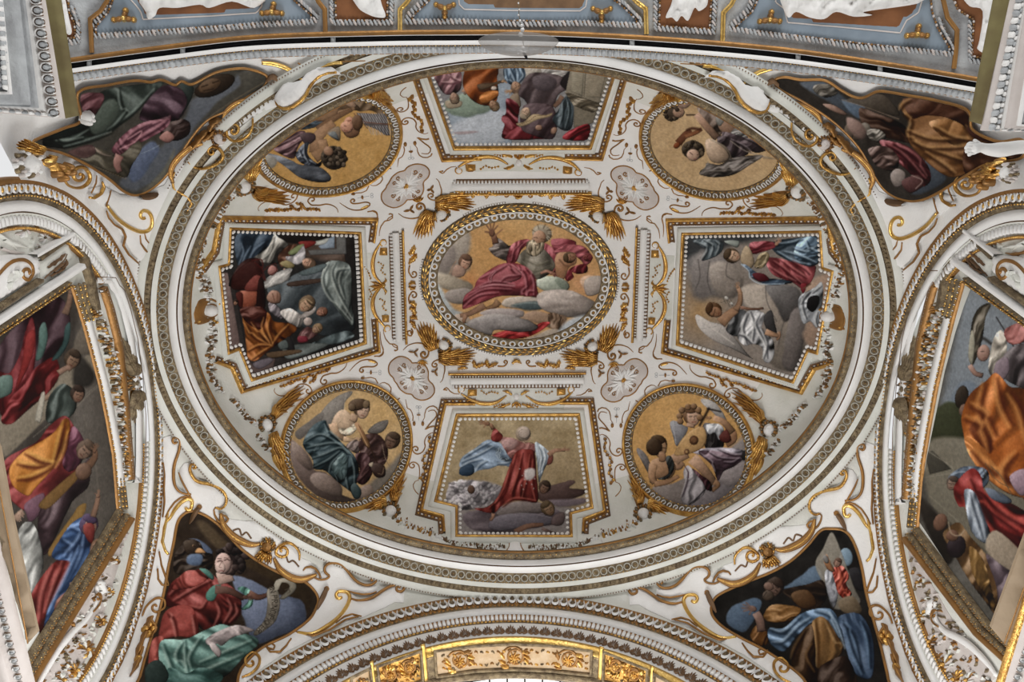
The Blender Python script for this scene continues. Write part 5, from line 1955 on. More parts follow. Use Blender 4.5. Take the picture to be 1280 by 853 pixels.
# hanging husks and ribbons beside the frame
mk = MB()
hp = spline(X5('455,375 450,420 462,470 440,520 410,555 385,600 405,640 395,690 412,720 380,755 365,790 390,815', *D5), 6)
bar('', DOME, hp, 1.5, OCHRE, None, 1.5, mk=mk, k=5)
for k, q in enumerate(resample(hp, 5.2)):
    blob(DOME, q, 2.6, .06, mk, GOLD if k % 2 else OCHRE, 1.9, k * 50, 6, 2)
mk.build('gilt_husk_chain', t)
for s, o in (('320,140 350,95 400,75 420,120 380,145', B5), ('90,185 140,170 190,140', B5), ('420,120 450,60 520,40 570,15', B5), ('180,160 230,130 300,110 330,125', B5)):
    q = spline(X5(s, *o), 6); mk = MB()
    for k, c in enumerate(resample(q, 3.6)):
        blob(DOME, c, 2.4, .06, mk, GOLD if k % 3 else OCHRE, 1.6, k * 70, 6, 2)
    mk.build('gilt_husk_chain', t)
mirrored(t, 'gilt-edged strapwork scrolls with trefoils %s')

# ---- winged cherub heads


def face_mesh(mk, surf, c, r, up, m, hair, hh=.09):
    """small sculpted head: skull, brow, nose, cheeks, chin, curls around it"""
    u = np.array([math.cos(math.radians(up)), math.sin(math.radians(up))]); v = np.array([-u[1], u[0]])
    pc, n = surf.hit(np.array([c])); s = np.linalg.norm(pc[0]) / FL
    qx, _ = surf.hit(np.array([np.array(c) + v])); qy, _ = surf.hit(np.array([np.array(c) + u]))
    M = frame_mat(pc[0], qx[0] - pc[0], n[0])
    ey = qy[0] - pc[0]
    if M[:3, 1] @ ey < 0:
        M[:3, 0] *= -1; M[:3, 1] *= -1
    R = r * s
    # face surface: polar grid with displaced features
    V = []; F = []
    nu, nv = 16, 7
    V.append((0, 0, 1.0))
    for j in range(1, nv + 1):
        e = PI / 2 * j / nv
        for i in range(nu):
            a = 2 * PI * i / nu
            V.append((math.sin(e) * math.cos(a) * .86, math.sin(e) * math.sin(a), math.cos(e)))
    V = np.array(V)
    x, y = V[:, 0], V[:, 1]
    z = V[:, 2] * .8
    g = lambda cx, cy, sx, sy: np.exp(-((x - cx) / sx) ** 2 - ((y - cy) / sy) ** 2)
    z = z + .22 * g(0, -.12, .10, .22) - .14 * (g(-.32, .08, .15, .1) + g(.32, .08, .15, .1)) + .08 * (g(-.38, -.28, .2, .2) + g(.38, -.28, .2, .2)) - .10 * g(0, -.5, .22, .05) + .08 * g(0, -.75, .2, .15) + .06 * g(0, .3, .5, .12)
    W = M[:3, 3] + np.outer(x * R, M[:3, 0]) + np.outer(y * R, M[:3, 1]) + np.outer(z * R, M[:3, 2])
    F = [(0, 1 + i, 1 + (i + 1) % nu) for i in range(nu)]
    F += [(1 + j * nu + i, 1 + (j + 1) * nu + i, 1 + (j + 1) * nu + (i + 1) % nu, 1 + j * nu + (i + 1) % nu) for j in range(nv - 1) for i in range(nu)]
    mk.add(W, F, m)
    return M, R


def cherub(surf, c, r, up, wings, hair, label, group, face_m=None, feather=3.3, wing_m=None):
    t = thing('cherub_head', label, 'cherub', surf.hit(np.array([c], float))[0][0], group)
    mk = MB()
    face_mesh(mk, surf, c, r, up, face_m or WHITE, hair)
    mk.build('face', t)
    mk = MB()
    for k in range(13):
        a = math.radians(up + (k - 6) * 23)
        q = np.array(c) + r * 1.02 * np.array([math.cos(a), math.sin(a)])
        blob(surf, q, r * .30, .07, mk, hair[k % len(hair)], r * .24, k * 40, 6, 2)
        q = np.array(c) + r * 1.32 * np.array([math.cos(a + .2), math.sin(a + .2)])
        if 2 < k < 10:
            blob(surf, q, r * .24, .05, mk, hair[(k + 1) % len(hair)], r * .2, k * 60, 6, 2)
    mk.build('hair', t)
    for root, tip, spread, n, bend in wings:
        root, tip = np.array(root, float), np.array(tip, float)
        d = tip - root; nrm = np.array([-d[1], d[0]]) / np.hypot(*d)
        mk = MB(); leaf(surf, np.array([root, root + d * .45, root + d * .8]), spread * 1.0, .03, mk, OCHRE, 0, .4, rows=8)
        wg = mk.build('wing', t)
        for rowi, (f0, f1, wd) in enumerate(((.35, 1.0, feather), (.12, .68, feather * .95), (0, .38, feather * .9))):
            for k in range(n):
                q = (k / (n - 1) - .5) * spread
                s0 = root + d * f0 * .55 + nrm * q * (.5 + .3 * f0)
                L = f1 * (1 - .35 * abs(k / (n - 1) - .35))
                e = root + d * L + nrm * q * 1.25
                mk = MB()
                leaf(surf, np.array([s0, (s0 + e) / 2 + nrm * bend, e]), wd * 1.12, .05 + .012 * rowi, mk, wing_m or ((GOLD, OCHRE, GOLDB)[(k + rowi) % 3 if k % 2 else 0]), 0, .12, .018 * rowi, 6)
                mk.build('feather', wg)
    return t


cm_ = cherub(DOME, X5('755,252')[0], 7.6, 48, ((X5('660,300')[0], X5('545,0')[0], 18, 7, -1.5), (X5('700,375')[0], X5('1090,360')[0], 17, 7, 1.5)), (OCHRE, BRONZE, GOLD), '', 'cherub heads around the central medallion')
for nm, mx, my in QUAD:
    lab = 'white winged cherub head at the medallion rim %s' % {'lower left': 'towards the violin angel', 'lower right': 'towards the lute angel', 'upper left': 'towards the organ angel', 'upper right': 'towards the flute angel'}[nm]
    if mx or my:
        dup(cm_, mx, my, lab)
    else:
        cm_['label'] = lab
c1 = cherub(DOME, (333, 532), 8.6, -90, (((340, 522), (384, 484), 12, 5, -4), ((340, 542), (362, 600), 12, 5, 4)), (BRONZE, OCHRE), '', 'cherub heads along the cornice', feather=3.2)
for nm, mx, my in QUAD:
    lab = 'white winged cherub head outside the %s angel roundel, above the cornice' % {'lower left': 'violin', 'lower right': 'lute', 'upper left': 'organ', 'upper right': 'flute'}[nm]
    (dup(c1, mx, my, lab) if mx or my else c1.__setitem__('label', lab))
c2 = cherub(DOME, (488, 640), 8.6, -70, (((482, 632), (456, 634), 10, 5, 2), ((492, 630), (506, 586), 10, 5, -3)), (BRONZE, OCHRE), '', 'cherub heads along the cornice', feather=3.0)
for nm, mx, my in QUAD:
    lab = 'white cherub head with curls between the %s' % {'lower left': 'violin angel roundel and red-robed figure frame', 'lower right': 'lute angel roundel and red-robed figure frame', 'upper left': 'organ angel roundel and blue turban frame', 'upper right': 'flute angel roundel and blue turban frame'}[nm]
    (dup(c2, mx, my, lab) if mx or my else c2.__setitem__('label', lab))

# ---- oval shields on the long axis, beside the outer ends of the picture frames
t = thing('oval_shield', 'white oval shield in a gilt scroll mount beside the birth scene frame', 'shield', DOME.hit(np.array([[262., 389.]]))[0][0], 'oval shields by the cornice')
relief('gilt_backing', DOME, spline(pts('245,383 251,377 262,376 257,383 255,392 260,399 262,402 247,406 243,397'), 4, True), .03, OCHRE, t, 3, 3)
mk = MB(); blob(DOME, (263, 388.5), 9.5, .10, mk, WHITE, 7.2, 0, 12, 4); mk.build('boss', t)
bar('gilt_rim', DOME, ellipse((263, 388.5), 10.5, 8.2, 0, 30), 1.8, OCHRE, t, 1.6, closed=True)
mk = MB()
for s in ('246,382 250,376 262,374 272,378', '245,384 243,395 247,403 256,400 268,398', '243,404 252,402 262,399', '246,384 243,392 244,400'):
    bar('', DOME, spline(pts(s), 6), 2.6, OCHRE, None, 1.5, mk=mk)
for q in ((266, 401), (270, 403), (247, 402), (272, 380)):
    blob(DOME, q, 2.0, .05, mk, GOLD)
mk.build('gilt_mount', t)
dup(t, 1, 0, 'white oval shield in a gilt scroll mount beside the red and blue woman frame')

# ---- fruit and flower festoons along the cornice
FEST = ('263,404 266,412 264,424 262,436 260,448 262,462 266,476 274,488', '290,500 298,510 306,520 318,528', '322,546 330,556 342,568', '497,652 508,656 522,661 536,668', '538,662 552,674 570,681 590,685 612,686 630,685')


def festoon(name, label, group, paths, r=2.6, pals=None, surf=DOME, spread=4.5, h=.05):
    P_ = [spline(pts(s), 8) for s in paths]
    t = thing(name, label, 'festoon', surf.hit(np.array([P_[0][len(P_[0]) // 2]]))[0][0], group)
    rr = random.Random(11)
    mks = [MB(), MB()]
    for q in P_:
        Q = resample(q, 2.1)
        for i, c in enumerate(Q):
            for k in range(3):
                d = rr.uniform(-1, 1) * spread
                e = c + np.array([rr.uniform(-1, 1), rr.uniform(-1, 1)]) * 1.2 + np.array([d * .6, d * .6])
                m = rr.choice(pals or (WHITE, WHITE, PALE, GOLD, OCHRE, BRONZE))
                if rr.random() < .4:
                    a = rr.uniform(0, 2 * PI); L = rr.uniform(3.5, 5.5)
                    leaf(surf, np.array([e, e + .5 * L * np.array([math.cos(a), math.sin(a)]), e + L * np.array([math.cos(a + .3), math.sin(a + .3)])]), 2.4, h * .9, mks[0], m, 0, .2, rows=5)
                else:
                    blob(surf, e, rr.uniform(.55, 1) * r * .8, h * rr.uniform(.8, 1.3), mks[1], m, None, 0, 6, 2)
    mks[0].build('leaves', t, stuff=True)
    mks[1].build('fruits', t, stuff=True)
    return t


f1 = festoon('fruit_festoon', '', 'fruit and flower festoons along the cornice', FEST[:3], 3.0, (WHITE, WHITE, PALE, BRONZE, OCHRE, UMBER), DOME, 6.0)
f2 = festoon('leaf_festoon', '', 'fruit and flower festoons along the cornice', FEST[3:4], 3.0, (WHITE, PALE, BRONZE, OCHRE, GOLD), DOME, 6.5)
f3 = festoon('leaf_festoon', '', 'fruit and flower festoons along the cornice', FEST[4:5], 2.2, (WHITE, PALE, BRONZE, UMBER), DOME, 3.4)
for nm, mx, my in QUAD:
    a = {'lower left': ('birth scene frame', 'violin angel'), 'lower right': ('red and blue woman frame', 'lute angel'), 'upper left': ('birth scene frame', 'organ angel'), 'upper right': ('red and blue woman frame', 'flute angel')}[nm]
    b_ = {'lower left': 'violin angel', 'lower right': 'lute angel', 'upper left': 'organ angel', 'upper right': 'flute angel'}[nm]
    for f, lab in ((f1, 'white and gilt fruit festoon between %s and %s roundel' % a), (f2, 'short cluster of gilt fruit below the cherub near the %s' % b_), (f3, 'thin white leaf festoon along the cornice on the side of the %s' % b_)):
        (dup(f, mx, my, lab) if mx or my else f.__setitem__('label', lab))
for my, lab in ((0, 'pale clasp between two leaf festoons under the red-robed figure frame'), (1, 'pale clasp between two leaf festoons beside the blue turban frame')):
    t = thing('festoon_clasp', lab, 'clasp', DOME.hit(np.array([[644.5, 685.]]))[0][0]) if not my else dup(t, 0, 1, lab)
    if not my:
        relief('plate', DOME, dens(pts('637.5,677.5 649.5,677.5 651,684 654.5,691.5 633,691.5 636.5,684'), 2), .03, WHITE, t, 1.5, 3)
        bar('scroll', DOME, spline(pts('637,678 636.5,684 632.5,690'), 6), 1.8, OCHRE, t)
        bar('scroll', DOME, spline(pts('650,678 651.5,684 655.5,690'), 6), 1.8, OCHRE, t)

# ---- the four straight entablatures round the medallion


def ent(label, a, b, inward, k=1.0):
    """white moulding bar from a to b (pixels); `inward` = unit vector towards the medallion"""
    a, b, w = np.array(a, float), np.array(b, float), np.array(inward, float)
    t = thing('entablature_bar', label, 'moulding', center_of(np.array([a, b]), DOME), 'straight entablature bars round the medallion')
    d = (b - a) / np.linalg.norm(b - a)
    right = np.array([-d[1], d[0]])
    s = 1 if right @ w > 0 else -1
    if s < 0:
        a, b, d = b, a, -d
    P_ = dens_open(np.array([a, b]), 4)
    def sw(nm, prof, m, e0=0, e1=0):
        Q = dens_open(np.array([a - d * e0, b + d * e1]), 4)
        V, F = strip(DOME, Q, prof, False, 4)
        return obj(nm, V, F, m, t)
    sw('white_fascia', [(-5.0, .0), (-4.8, .05), (3.0, .055), (3.4, .035)], WHITE)
    sw('inner_gilt_roll', [(6.6, .02), (7.2, .06), (8.4, .075), (9.6, .05), (10.0, .0)], GOLD, 3, 3)
    sw('inner_dentil_ground', [(3.2, .03), (6.8, .03)], UMBER, -2, -2)
    sw('outer_dentil_ground', [(-9.5, .0), (-9.2, .02), (-4.8, .02)], UMBER, -5, -5)
    mk = MB()
    for o, sp, w_, l_, m in ((5.0, 3.6, 2.6, 2.0, PALE), (-6.9, 4.4, 3.6, 2.9, WHITE)):
        Q = resample(dens_open(np.array([a + right * s * o + d * 3, b + right * s * o - d * 3]), 3) if s > 0 else dens_open(np.array([a + np.array([-d[1], d[0]]) * o + d * 3, b + np.array([-d[1], d[0]]) * o - d * 3]), 3), sp)
        Pc, Nc = DOME.hit(Q); T = np.gradient(Pc, axis=0)
        for i in range(len(Pc)):
            q = np.linalg.norm(Pc[i]) / FL
            mk.add(*tooth_geo(Pc[i] + Nc[i] * .02, T[i], Nc[i], l_ * q * 1.2, w_ * q, .03), m)
    mk.build('dentil_row', t, stuff=True)
    return t


b1 = ent('white entablature bar between the medallion and the red-robed figure frame', (563, 476.5), (730, 475.5), (0, -1))
b2 = ent('white entablature bar between the medallion and the blue turban frame', (565, 233.5), (737, 232.5), (0, 1))
b3 = ent('white entablature bar between the medallion and the birth scene frame', (495, 290), (499.5, 428), (1, 0))
b4 = ent('white entablature bar between the medallion and the red and blue woman frame', (804.5, 286), (799, 426), (-1, 0))

# ---- gilt acanthus sprays between the bars and the wreath
def spray(label, s, curls, t_at):
    t = thing('acanthus_spray', label, 'acanthus', DOME.hit(np.array([t_at], float))[0][0], 'gilt acanthus sprays round the medallion')
    for q, w in s:
        mk = MB(); leaf(DOME, pts(q), w * 1.15, .07, mk, GOLD, 3, .15, rows=12); mk.build('leaf', t)
    for q, c, tr in curls:
        bar('curl', DOME, scroll_path(pts(q), c=c, r=.8, turns=abs(tr), ccw=1 if tr > 0 else -1), 2.1, OCHRE, t, 1.4)
    return t


for my in (0, 1):
    lab = 'gilt acanthus spray %s the medallion, between it and its white bar' % ('below' if not my else 'above')
    if not my:
        sp = spray(lab, [('597,460 593,456 592,450', 5), ('594,459 600,457 607,455', 5), ('612,460 609,455 608,449', 5), ('611,459 617,456 623,454', 4.5), ('694,460 698,456 699,450', 5), ('697,459 691,457 684,455', 5), ('680,460 683,455 684,449', 5), ('681,459 675,456 669,454', 4.5), ('572,462 579,460 585,461', 3.5), ('719,462 712,460 706,461', 3.5), ('640,455 645.5,451 652,455', 4)],
                   [('622,458 630,458 634,454', (631.5, 453), -.9), ('670,458 662,458 658,454', (660.5, 453), .9)], (646, 456))
    else:
        dup(sp, 0, 1, lab)
for mx in (0, 1):
    lab = 'gilt acanthus spray beside the medallion, on the side of the %s' % ('birth scene' if not mx else 'red and blue woman')
    if not mx:
        sp = spray(lab, [('511,318 516,314 518,306', 6), ('512,326 517,323 521,317', 6), ('511,330 514,326 519,326', 4), ('512,385 517,388 519,396', 6), ('512,378 517,380 520,385', 6), ('512,402 516,404 519,412', 5), ('512,398 518,397 522,400', 5), ('511,356 516,353 520,356', 4), ('511,358 516,361 520,358', 4)],
                   [('512,332 511,340 515,347', (517, 342.5), -1.0), ('512,380 511,372 515,365', (517, 369.5), 1.0), ('514,411 516,415 514,420', (512.5, 416), 1.0)], (515, 356))
    else:
        dup(sp, 1, 0, lab)

# toothed arcs that show beside the wreath on its four sides
for nm, a0, a1 in (('below', 50, 82), ('below ', 98, 130), ('above', -82, -56), ('above ', -124, -98), ('on the left of', 165, 195), ('on the right of', -15, 15)):
    t = thing('toothed_arc', 'short white toothed arc just outside the laurel wreath, %s medallion centre%s' % (nm.strip() + (' the' if 'of' not in nm else ' the'), ' on the right' if nm in ('below', 'above') else ' on the left' if nm in ('below ', 'above ') else ''), 'moulding', DOME.hit(np.array([MC]))[0][0], 'toothed arcs round the laurel wreath')
    aa = np.radians(np.linspace(a0, a1, 30))
    Q = np.c_[MC[0] + 124.5 * np.cos(aa), MC[1] + 97 * np.sin(aa)]
    bar('rail', DOME, Q, 3.0, WHITE, t, 2.0, .6)
    mk = MB(); Q2 = resample(Q, 3.4); Pc, Nc = DOME.hit(Q2); T = np.gradient(Pc, axis=0)
    for i in range(len(Pc)):
        q = np.linalg.norm(Pc[i]) / FL
        mk.add(*ball_geo(Pc[i] + Nc[i] * .012, T[i], Nc[i], .6 * q, 1.3 * q, .012, 4, 2), UMBER)
    mk.build('slots', t, stuff=True)

for q, lab in (('455,316 487,316 488,397 457,397', 'the birth scene frame'), ('577,485 714,484.5 704,513 588,513', 'the red-robed figure frame')):
    t = thing('stucco_tablet', 'pale flat tablet behind the gilt swag beside %s' % lab, 'tablet', center_of(pts(q), DOME), 'pale tablets behind the gilt swags')
    relief('face', DOME, dens(pts(q), 3), .010, PALE, t, 1, 5)
    dup(t, '455' in q, '577' in q, 'pale flat tablet behind the gilt swag beside %s' % ('the red and blue woman frame' if '455' in q else 'the blue turban frame'))

# ---- gilt swags with volutes between the bars and the frames


def swag(label, at, arcs, vol, boxes, mid, leaves, ribbons, head=None):
    t = thing('gilt_swag', label, 'swag', DOME.hit(np.array([at], float))[0][0], 'double gilt swags outside the entablature bars')
    for k, s in enumerate(arcs):
        q = spline(pts(s), 8)
        mk = MB()
        for o in (-1.7, 0, 1.7):
            T = np.gradient(q, axis=0); T /= np.linalg.norm(T, axis=1)[:, None]; N = np.c_[-T[:, 1], T[:, 0]]
            tp = np.sin(np.linspace(.15, PI - .15, len(q)))
            bar('', DOME, q + N * (o * tp)[:, None], 2.1, (OCHRE, GOLDB, GOLD)[int(o > 0) + int(o >= 0)], None, 1.6, 1.3, .02, (.5, 1, .6), mk=mk)
        mk.build('swag_rope', t)
    for c in vol:
        mk = MB()
        bar('', DOME, spiral(c, 4.6, .8, 120, 1.6), 1.9, GOLD, None, 1.2, 1.4, .01, mk=mk)
        blob(DOME, c, 4.4, .035, mk, WHITE)
        mk.build('volute', t)
    for q in boxes:
        relief('bracket', DOME, dens(pts(q), 2), .07, GOLD, t, 1.5, 2.5)
    for s, w in leaves:
        mk = MB(); leaf(DOME, pts(s), w, .06, mk, GOLD, 2, .15); mk.build('leaf', t)
    for s in ribbons:
        q = spline(pts(s), 6); mk = MB()
        bar('', DOME, q, 1.7, OCHRE, None, 1.4, mk=mk)
        for k, c in enumerate(resample(q, 3.6)):
            blob(DOME, c, 1.7, .05, mk, GOLD, 1.1, k * 60, 6, 2)
        mk.build('ribbon', t)
    if head:
        mk = MB(); face_mesh(mk, DOME, head[0], head[1], head[2], WHITE, None); mk.build('mask', t)
    else:
        mk = MB(); blob(DOME, mid, 2.8, .10, mk, GOLDB); blob(DOME, mid, 4.4, .05, mk, GOLD); mk.build('boss', t)
    return t


sl = swag('double gilt swag between the birth scene frame and its white bar', (477, 357), ('475,304 468.5,316 465.5,330 468,344 477,355', '477,358 468,369 465.5,382 470,396 481,409'), ((479.5, 303.5), (484.5, 411)), ('475,310 484,310 484,319 474,319', '477,394 486,394 486,403 478,403'), (478, 356.5),
          [('476,356 470,354 463,352', 4), ('476,357 469,358 461,358', 4), ('476,358 470,361 464,364', 4), ('478,359 482,364 481,369', 3.5), ('479,354 482,351 481,347', 3.5)], ('455,333 460,340 463,348', '473,328 479,332 476,338 481,343', '461,362 464,368 461,374', '475,374 481,378 478,384 482,388'))
dup(sl, 1, 0, 'double gilt swag between the red and blue woman frame and its white bar')
sb = swag('double gilt swag with white mask above the red-robed figure frame', (646, 498), ('576,492.5 588,500 603,505 620,503.5 633,495', '657,495 672,504 690,505 705,499.5 716,490'), ((577, 487.5), (714.5, 487.5)), ('585,487 596,487 596,495 584,496', '696,486 707,486 707,494 696,495'), (645, 500),
          [('645,503 641,507 640,510', 4), ('645,503 646,508 646,511', 4), ('645,503 650,507 651,510', 4), ('640,494 634,490 628,489', 4), ('651,494 657,490 662,489', 4), ('638,505 630,508 622,510', 4), ('652,505 660,508 668,510', 4)], ('602,489 608,493 614,490 622,492', '670,491 678,490 684,493 690,490', '618,509 626,506 634,506', '656,506 664,506 672,509'), ((645.5, 496.5), 4.6, -90))
dup(sb, 0, 1, 'double gilt swag with white mask beside the blue turban frame')
# ================================================================ pendentive frescoes
def draw_eagle(p):
    p.C[:] = hexc('3b2f24'); p.mottle(8, 60)
    p.poly('463724', '350,50 480,170 640,270 800,340 880,420 840,520 720,380 560,280 400,180 300,60', .2, soft=16)
    p.poly('56627a', '250,140 310,140 380,200 345,250 330,230 300,160', .15, soft=6)
    p.poly('566078', '480,330 560,340 650,390 720,430 820,450 850,520 830,590 700,650 600,680 540,560 500,420', .25, soft=8, cloud=14)
    p.poly('6b7690', '560,470 700,430 800,480 760,580 620,640 540,560', .25, soft=24, a=.7, cloud=18)
    # eagle
    p.poly('2f241c', '190,200 250,140 310,150 340,200 380,220 370,290 290,310 200,320 175,280', .35, fold=(70, 22, .25))
    p.poly('3c2f24', '230,160 280,140 320,180 300,210 250,220', .4)
    p.poly('c08a54', '288,205 310,182 345,205 320,212', .3).line('2a1c12', '300,208 330,210', 3)
    p.ell('8c6a48', 282, 172, 8, 7).ell('15100c', 283, 172, 4, 4)
    p.poly('5a6c88', '245,235 270,215 325,220 320,265 290,275 250,265', .2, soft=8)
    # young evangelist
    p.poly('7d2f2a', '180,350 260,310 340,290 400,340 470,380 520,440 520,520 470,580 380,610 320,600 220,500 140,480 150,400', .3, fold=(125, 44, .25))
    p.folds('421512', 'bd6a60', '340,310 240,350 160,430', '380,350 280,400 180,460', '400,460 420,520 390,600', '460,440 480,500 440,580', '500,470 510,520 470,575', '350,460 320,500 260,490', w=9)
    p.poly('8e3a32', '230,310 300,300 360,330 300,380 200,400 170,390', .35, fold=(140, 30, .2))
    p.poly('9c4038', '130,520 180,485 250,478 290,520 310,620 290,650 200,640 110,650 110,590', .4, fold=(60, 60, .12))
    p.folds('501a16', 'c4766a', '150,520 180,560 200,640', '280,530 290,580 300,640', w=9)
    p.poly('a3483e', '70,660 130,640 110,730 95,785 55,790', .3, fold=(10, 24, .2))
    p.poly('4a7a6e', '310,290 350,295 385,330 375,350 340,320', .3)
    p.poly('4f8575', '345,420 380,380 420,375 410,400 385,455 350,455', .35)
    p.poly('4d8070', '505,395 545,385 580,420 580,480 545,505 525,500 560,450', .35, fold=(20, 20, .25))
    p.limb('5b3d32', '390,400 460,405 540,445', 44, 30)
    p.limb('6a4638', '560,420 610,440 660,425', 42, 22)
    p.hand('5a3c30', 545, 440, 10, 40, 40)
    p.limb('b59485', '430,300 440,330 450,365', 76, 84)
    p.ell('2c2220', 465, 240, 72, 70, 20, .4)
    for k in range(20):
        a = k * 2.4; r = 40 + (k * 11 % 36)
        p.ell('3a2d29' if k % 2 else '211917', 475 + r * math.cos(a), 235 + r * math.sin(a), 24, 20, k * 30, .5)
    p.ell('b8968a', 432, 262, 42, 56, 8, .4)
    p.ell('c4a598', 418, 285, 26, 30, 0, .3)
    p.line('3f2a26', '405,252 420,248 430,252', 7).line('3f2a26', '440,246 455,240 466,246', 7).line('4b302a', '404,238 425,236', 4, .7).line('4b302a', '440,232 468,230', 4, .7)
    p.line('8f6c62', '426,252 412,280 424,284', 6, .8).line('8a4a46', '412,303 424,299 436,303', 6, .9)
    p.line('8f7066', '478,250 470,300 430,328', 10, .5)
    # lower robe
    p.poly('5a8278', '120,660 240,655 340,610 430,580 520,620 600,650 610,690 540,750 440,853 250,900 160,853 110,760', .3, fold=(120, 60, .22))
    p.folds('28453f', '9bb8ac', '130,680 170,780 200,853', '240,660 250,760 260,830', '330,640 270,740 280,800', '580,670 440,730 320,780', '540,740 420,790 330,830', '230,670 200,740 240,800', w=10)
    p.poly('3b5f58', '160,800 250,830 330,800 440,853 300,960 140,900', .25, fold=(100, 40, .2))
    p.poly('2c3a36', '40,800 110,760 160,853 60,920', .2)
    p.poly('a99a98', '345,660 400,620 500,585 590,610 560,625 480,650 430,690 400,680 365,690', .3, fold=(100, 30, .14))
    p.poly('b8a9a6', '365,690 385,675 425,720 410,750', .3)
    p.line('cbbcb8', '355,665 420,625 510,592', 7, .6)
    # lettered scroll
    p.poly('7d7466', '655,400 700,390 720,470 700,560 650,610 600,640 590,620 640,560 655,480', .2, fold=(0, 26, .08))
    p.poly('8b8372', '700,350 760,335 800,370 790,410 740,450 720,440 760,400 765,370 730,360 710,400 690,400', .3)
    p.line('54493c', '745,400 760,395 770,410 755,420', 6, .8)
    p.text('IN PRINCIPIO ER', '676,385 690,430 692,480 678,535 648,580 606,624', 27, '2f2820')
    p.mottle(6, 40)


FONT = {'A': ('0,0 .5,1', '.5,1 1,0', '.2,.4 .8,.4'), 'C': ('1,.85 .5,1 .05,.7 .05,.3 .5,0 1,.15',), 'E': ('0,0 0,1', '0,1 .9,1', '0,.5 .7,.5', '0,0 .9,0'),
        'I': ('.5,0 .5,1',), 'N': ('0,0 0,1', '0,1 1,0', '1,0 1,1'), 'O': ('.5,0 0,.3 0,.7 .5,1 1,.7 1,.3 .5,0',), 'P': ('0,0 0,1', '0,1 .9,.95 .95,.6 0,.5'),
        'R': ('0,0 0,1', '0,1 .9,.95 .95,.6 0,.5', '.45,.5 1,0'), ' ': ()}


def paint_text(self, s, path, h, col):
    """capital letters written along a path; their tops point to the right of travel turned upwards"""
    q = resample(spline(pts(path), 8), 1.0)
    d = np.r_[0, np.cumsum(np.linalg.norm(np.diff(q, axis=0), axis=1))]
    wd = [(.35 if c == 'I' else .5 if c == ' ' else .9) for c in s]
    tot = sum(wd); x = 0
    for c, w in zip(s, wd):
        s0 = (x + w * .12) / tot * d[-1]; L = w * .72 / tot * d[-1]
        x += w
        for stq in FONT[c]:
            pp = []
            for fx, fy in pts(stq):
                u = min(s0 + fx * L, d[-1])
                p0 = np.array([np.interp(u, d, q[:, 0]), np.interp(u, d, q[:, 1])])
                p1 = np.array([np.interp(u + 2, d, q[:, 0]), np.interp(u + 2, d, q[:, 1])]) + (0 if u + 2 < d[-1] else (p0 - np.array([np.interp(u - 2, d, q[:, 0]), np.interp(u - 2, d, q[:, 1])])))
                t = p1 - p0; t = t / (np.linalg.norm(t) + 1e-9)
                n = np.array([t[1], -t[0]])
                pp.append(p0 + n * (fy - .5) * h)
            pp = np.array(pp)
            qq = resample(pp, 2.0) if len(pp) > 1 else pp
            i = self.near(qq.min(0), qq.max(0), 6)
            if len(i):
                dd = segdist(self.P[i], qq[:-1], qq[1:])
                al = np.clip(1.2 - dd / 2.6, 0, 1) * .85
                self.C[i] += (hexc(col)[None, :] - self.C[i]) * al[:, None]
    return self


Paint.text = paint_text


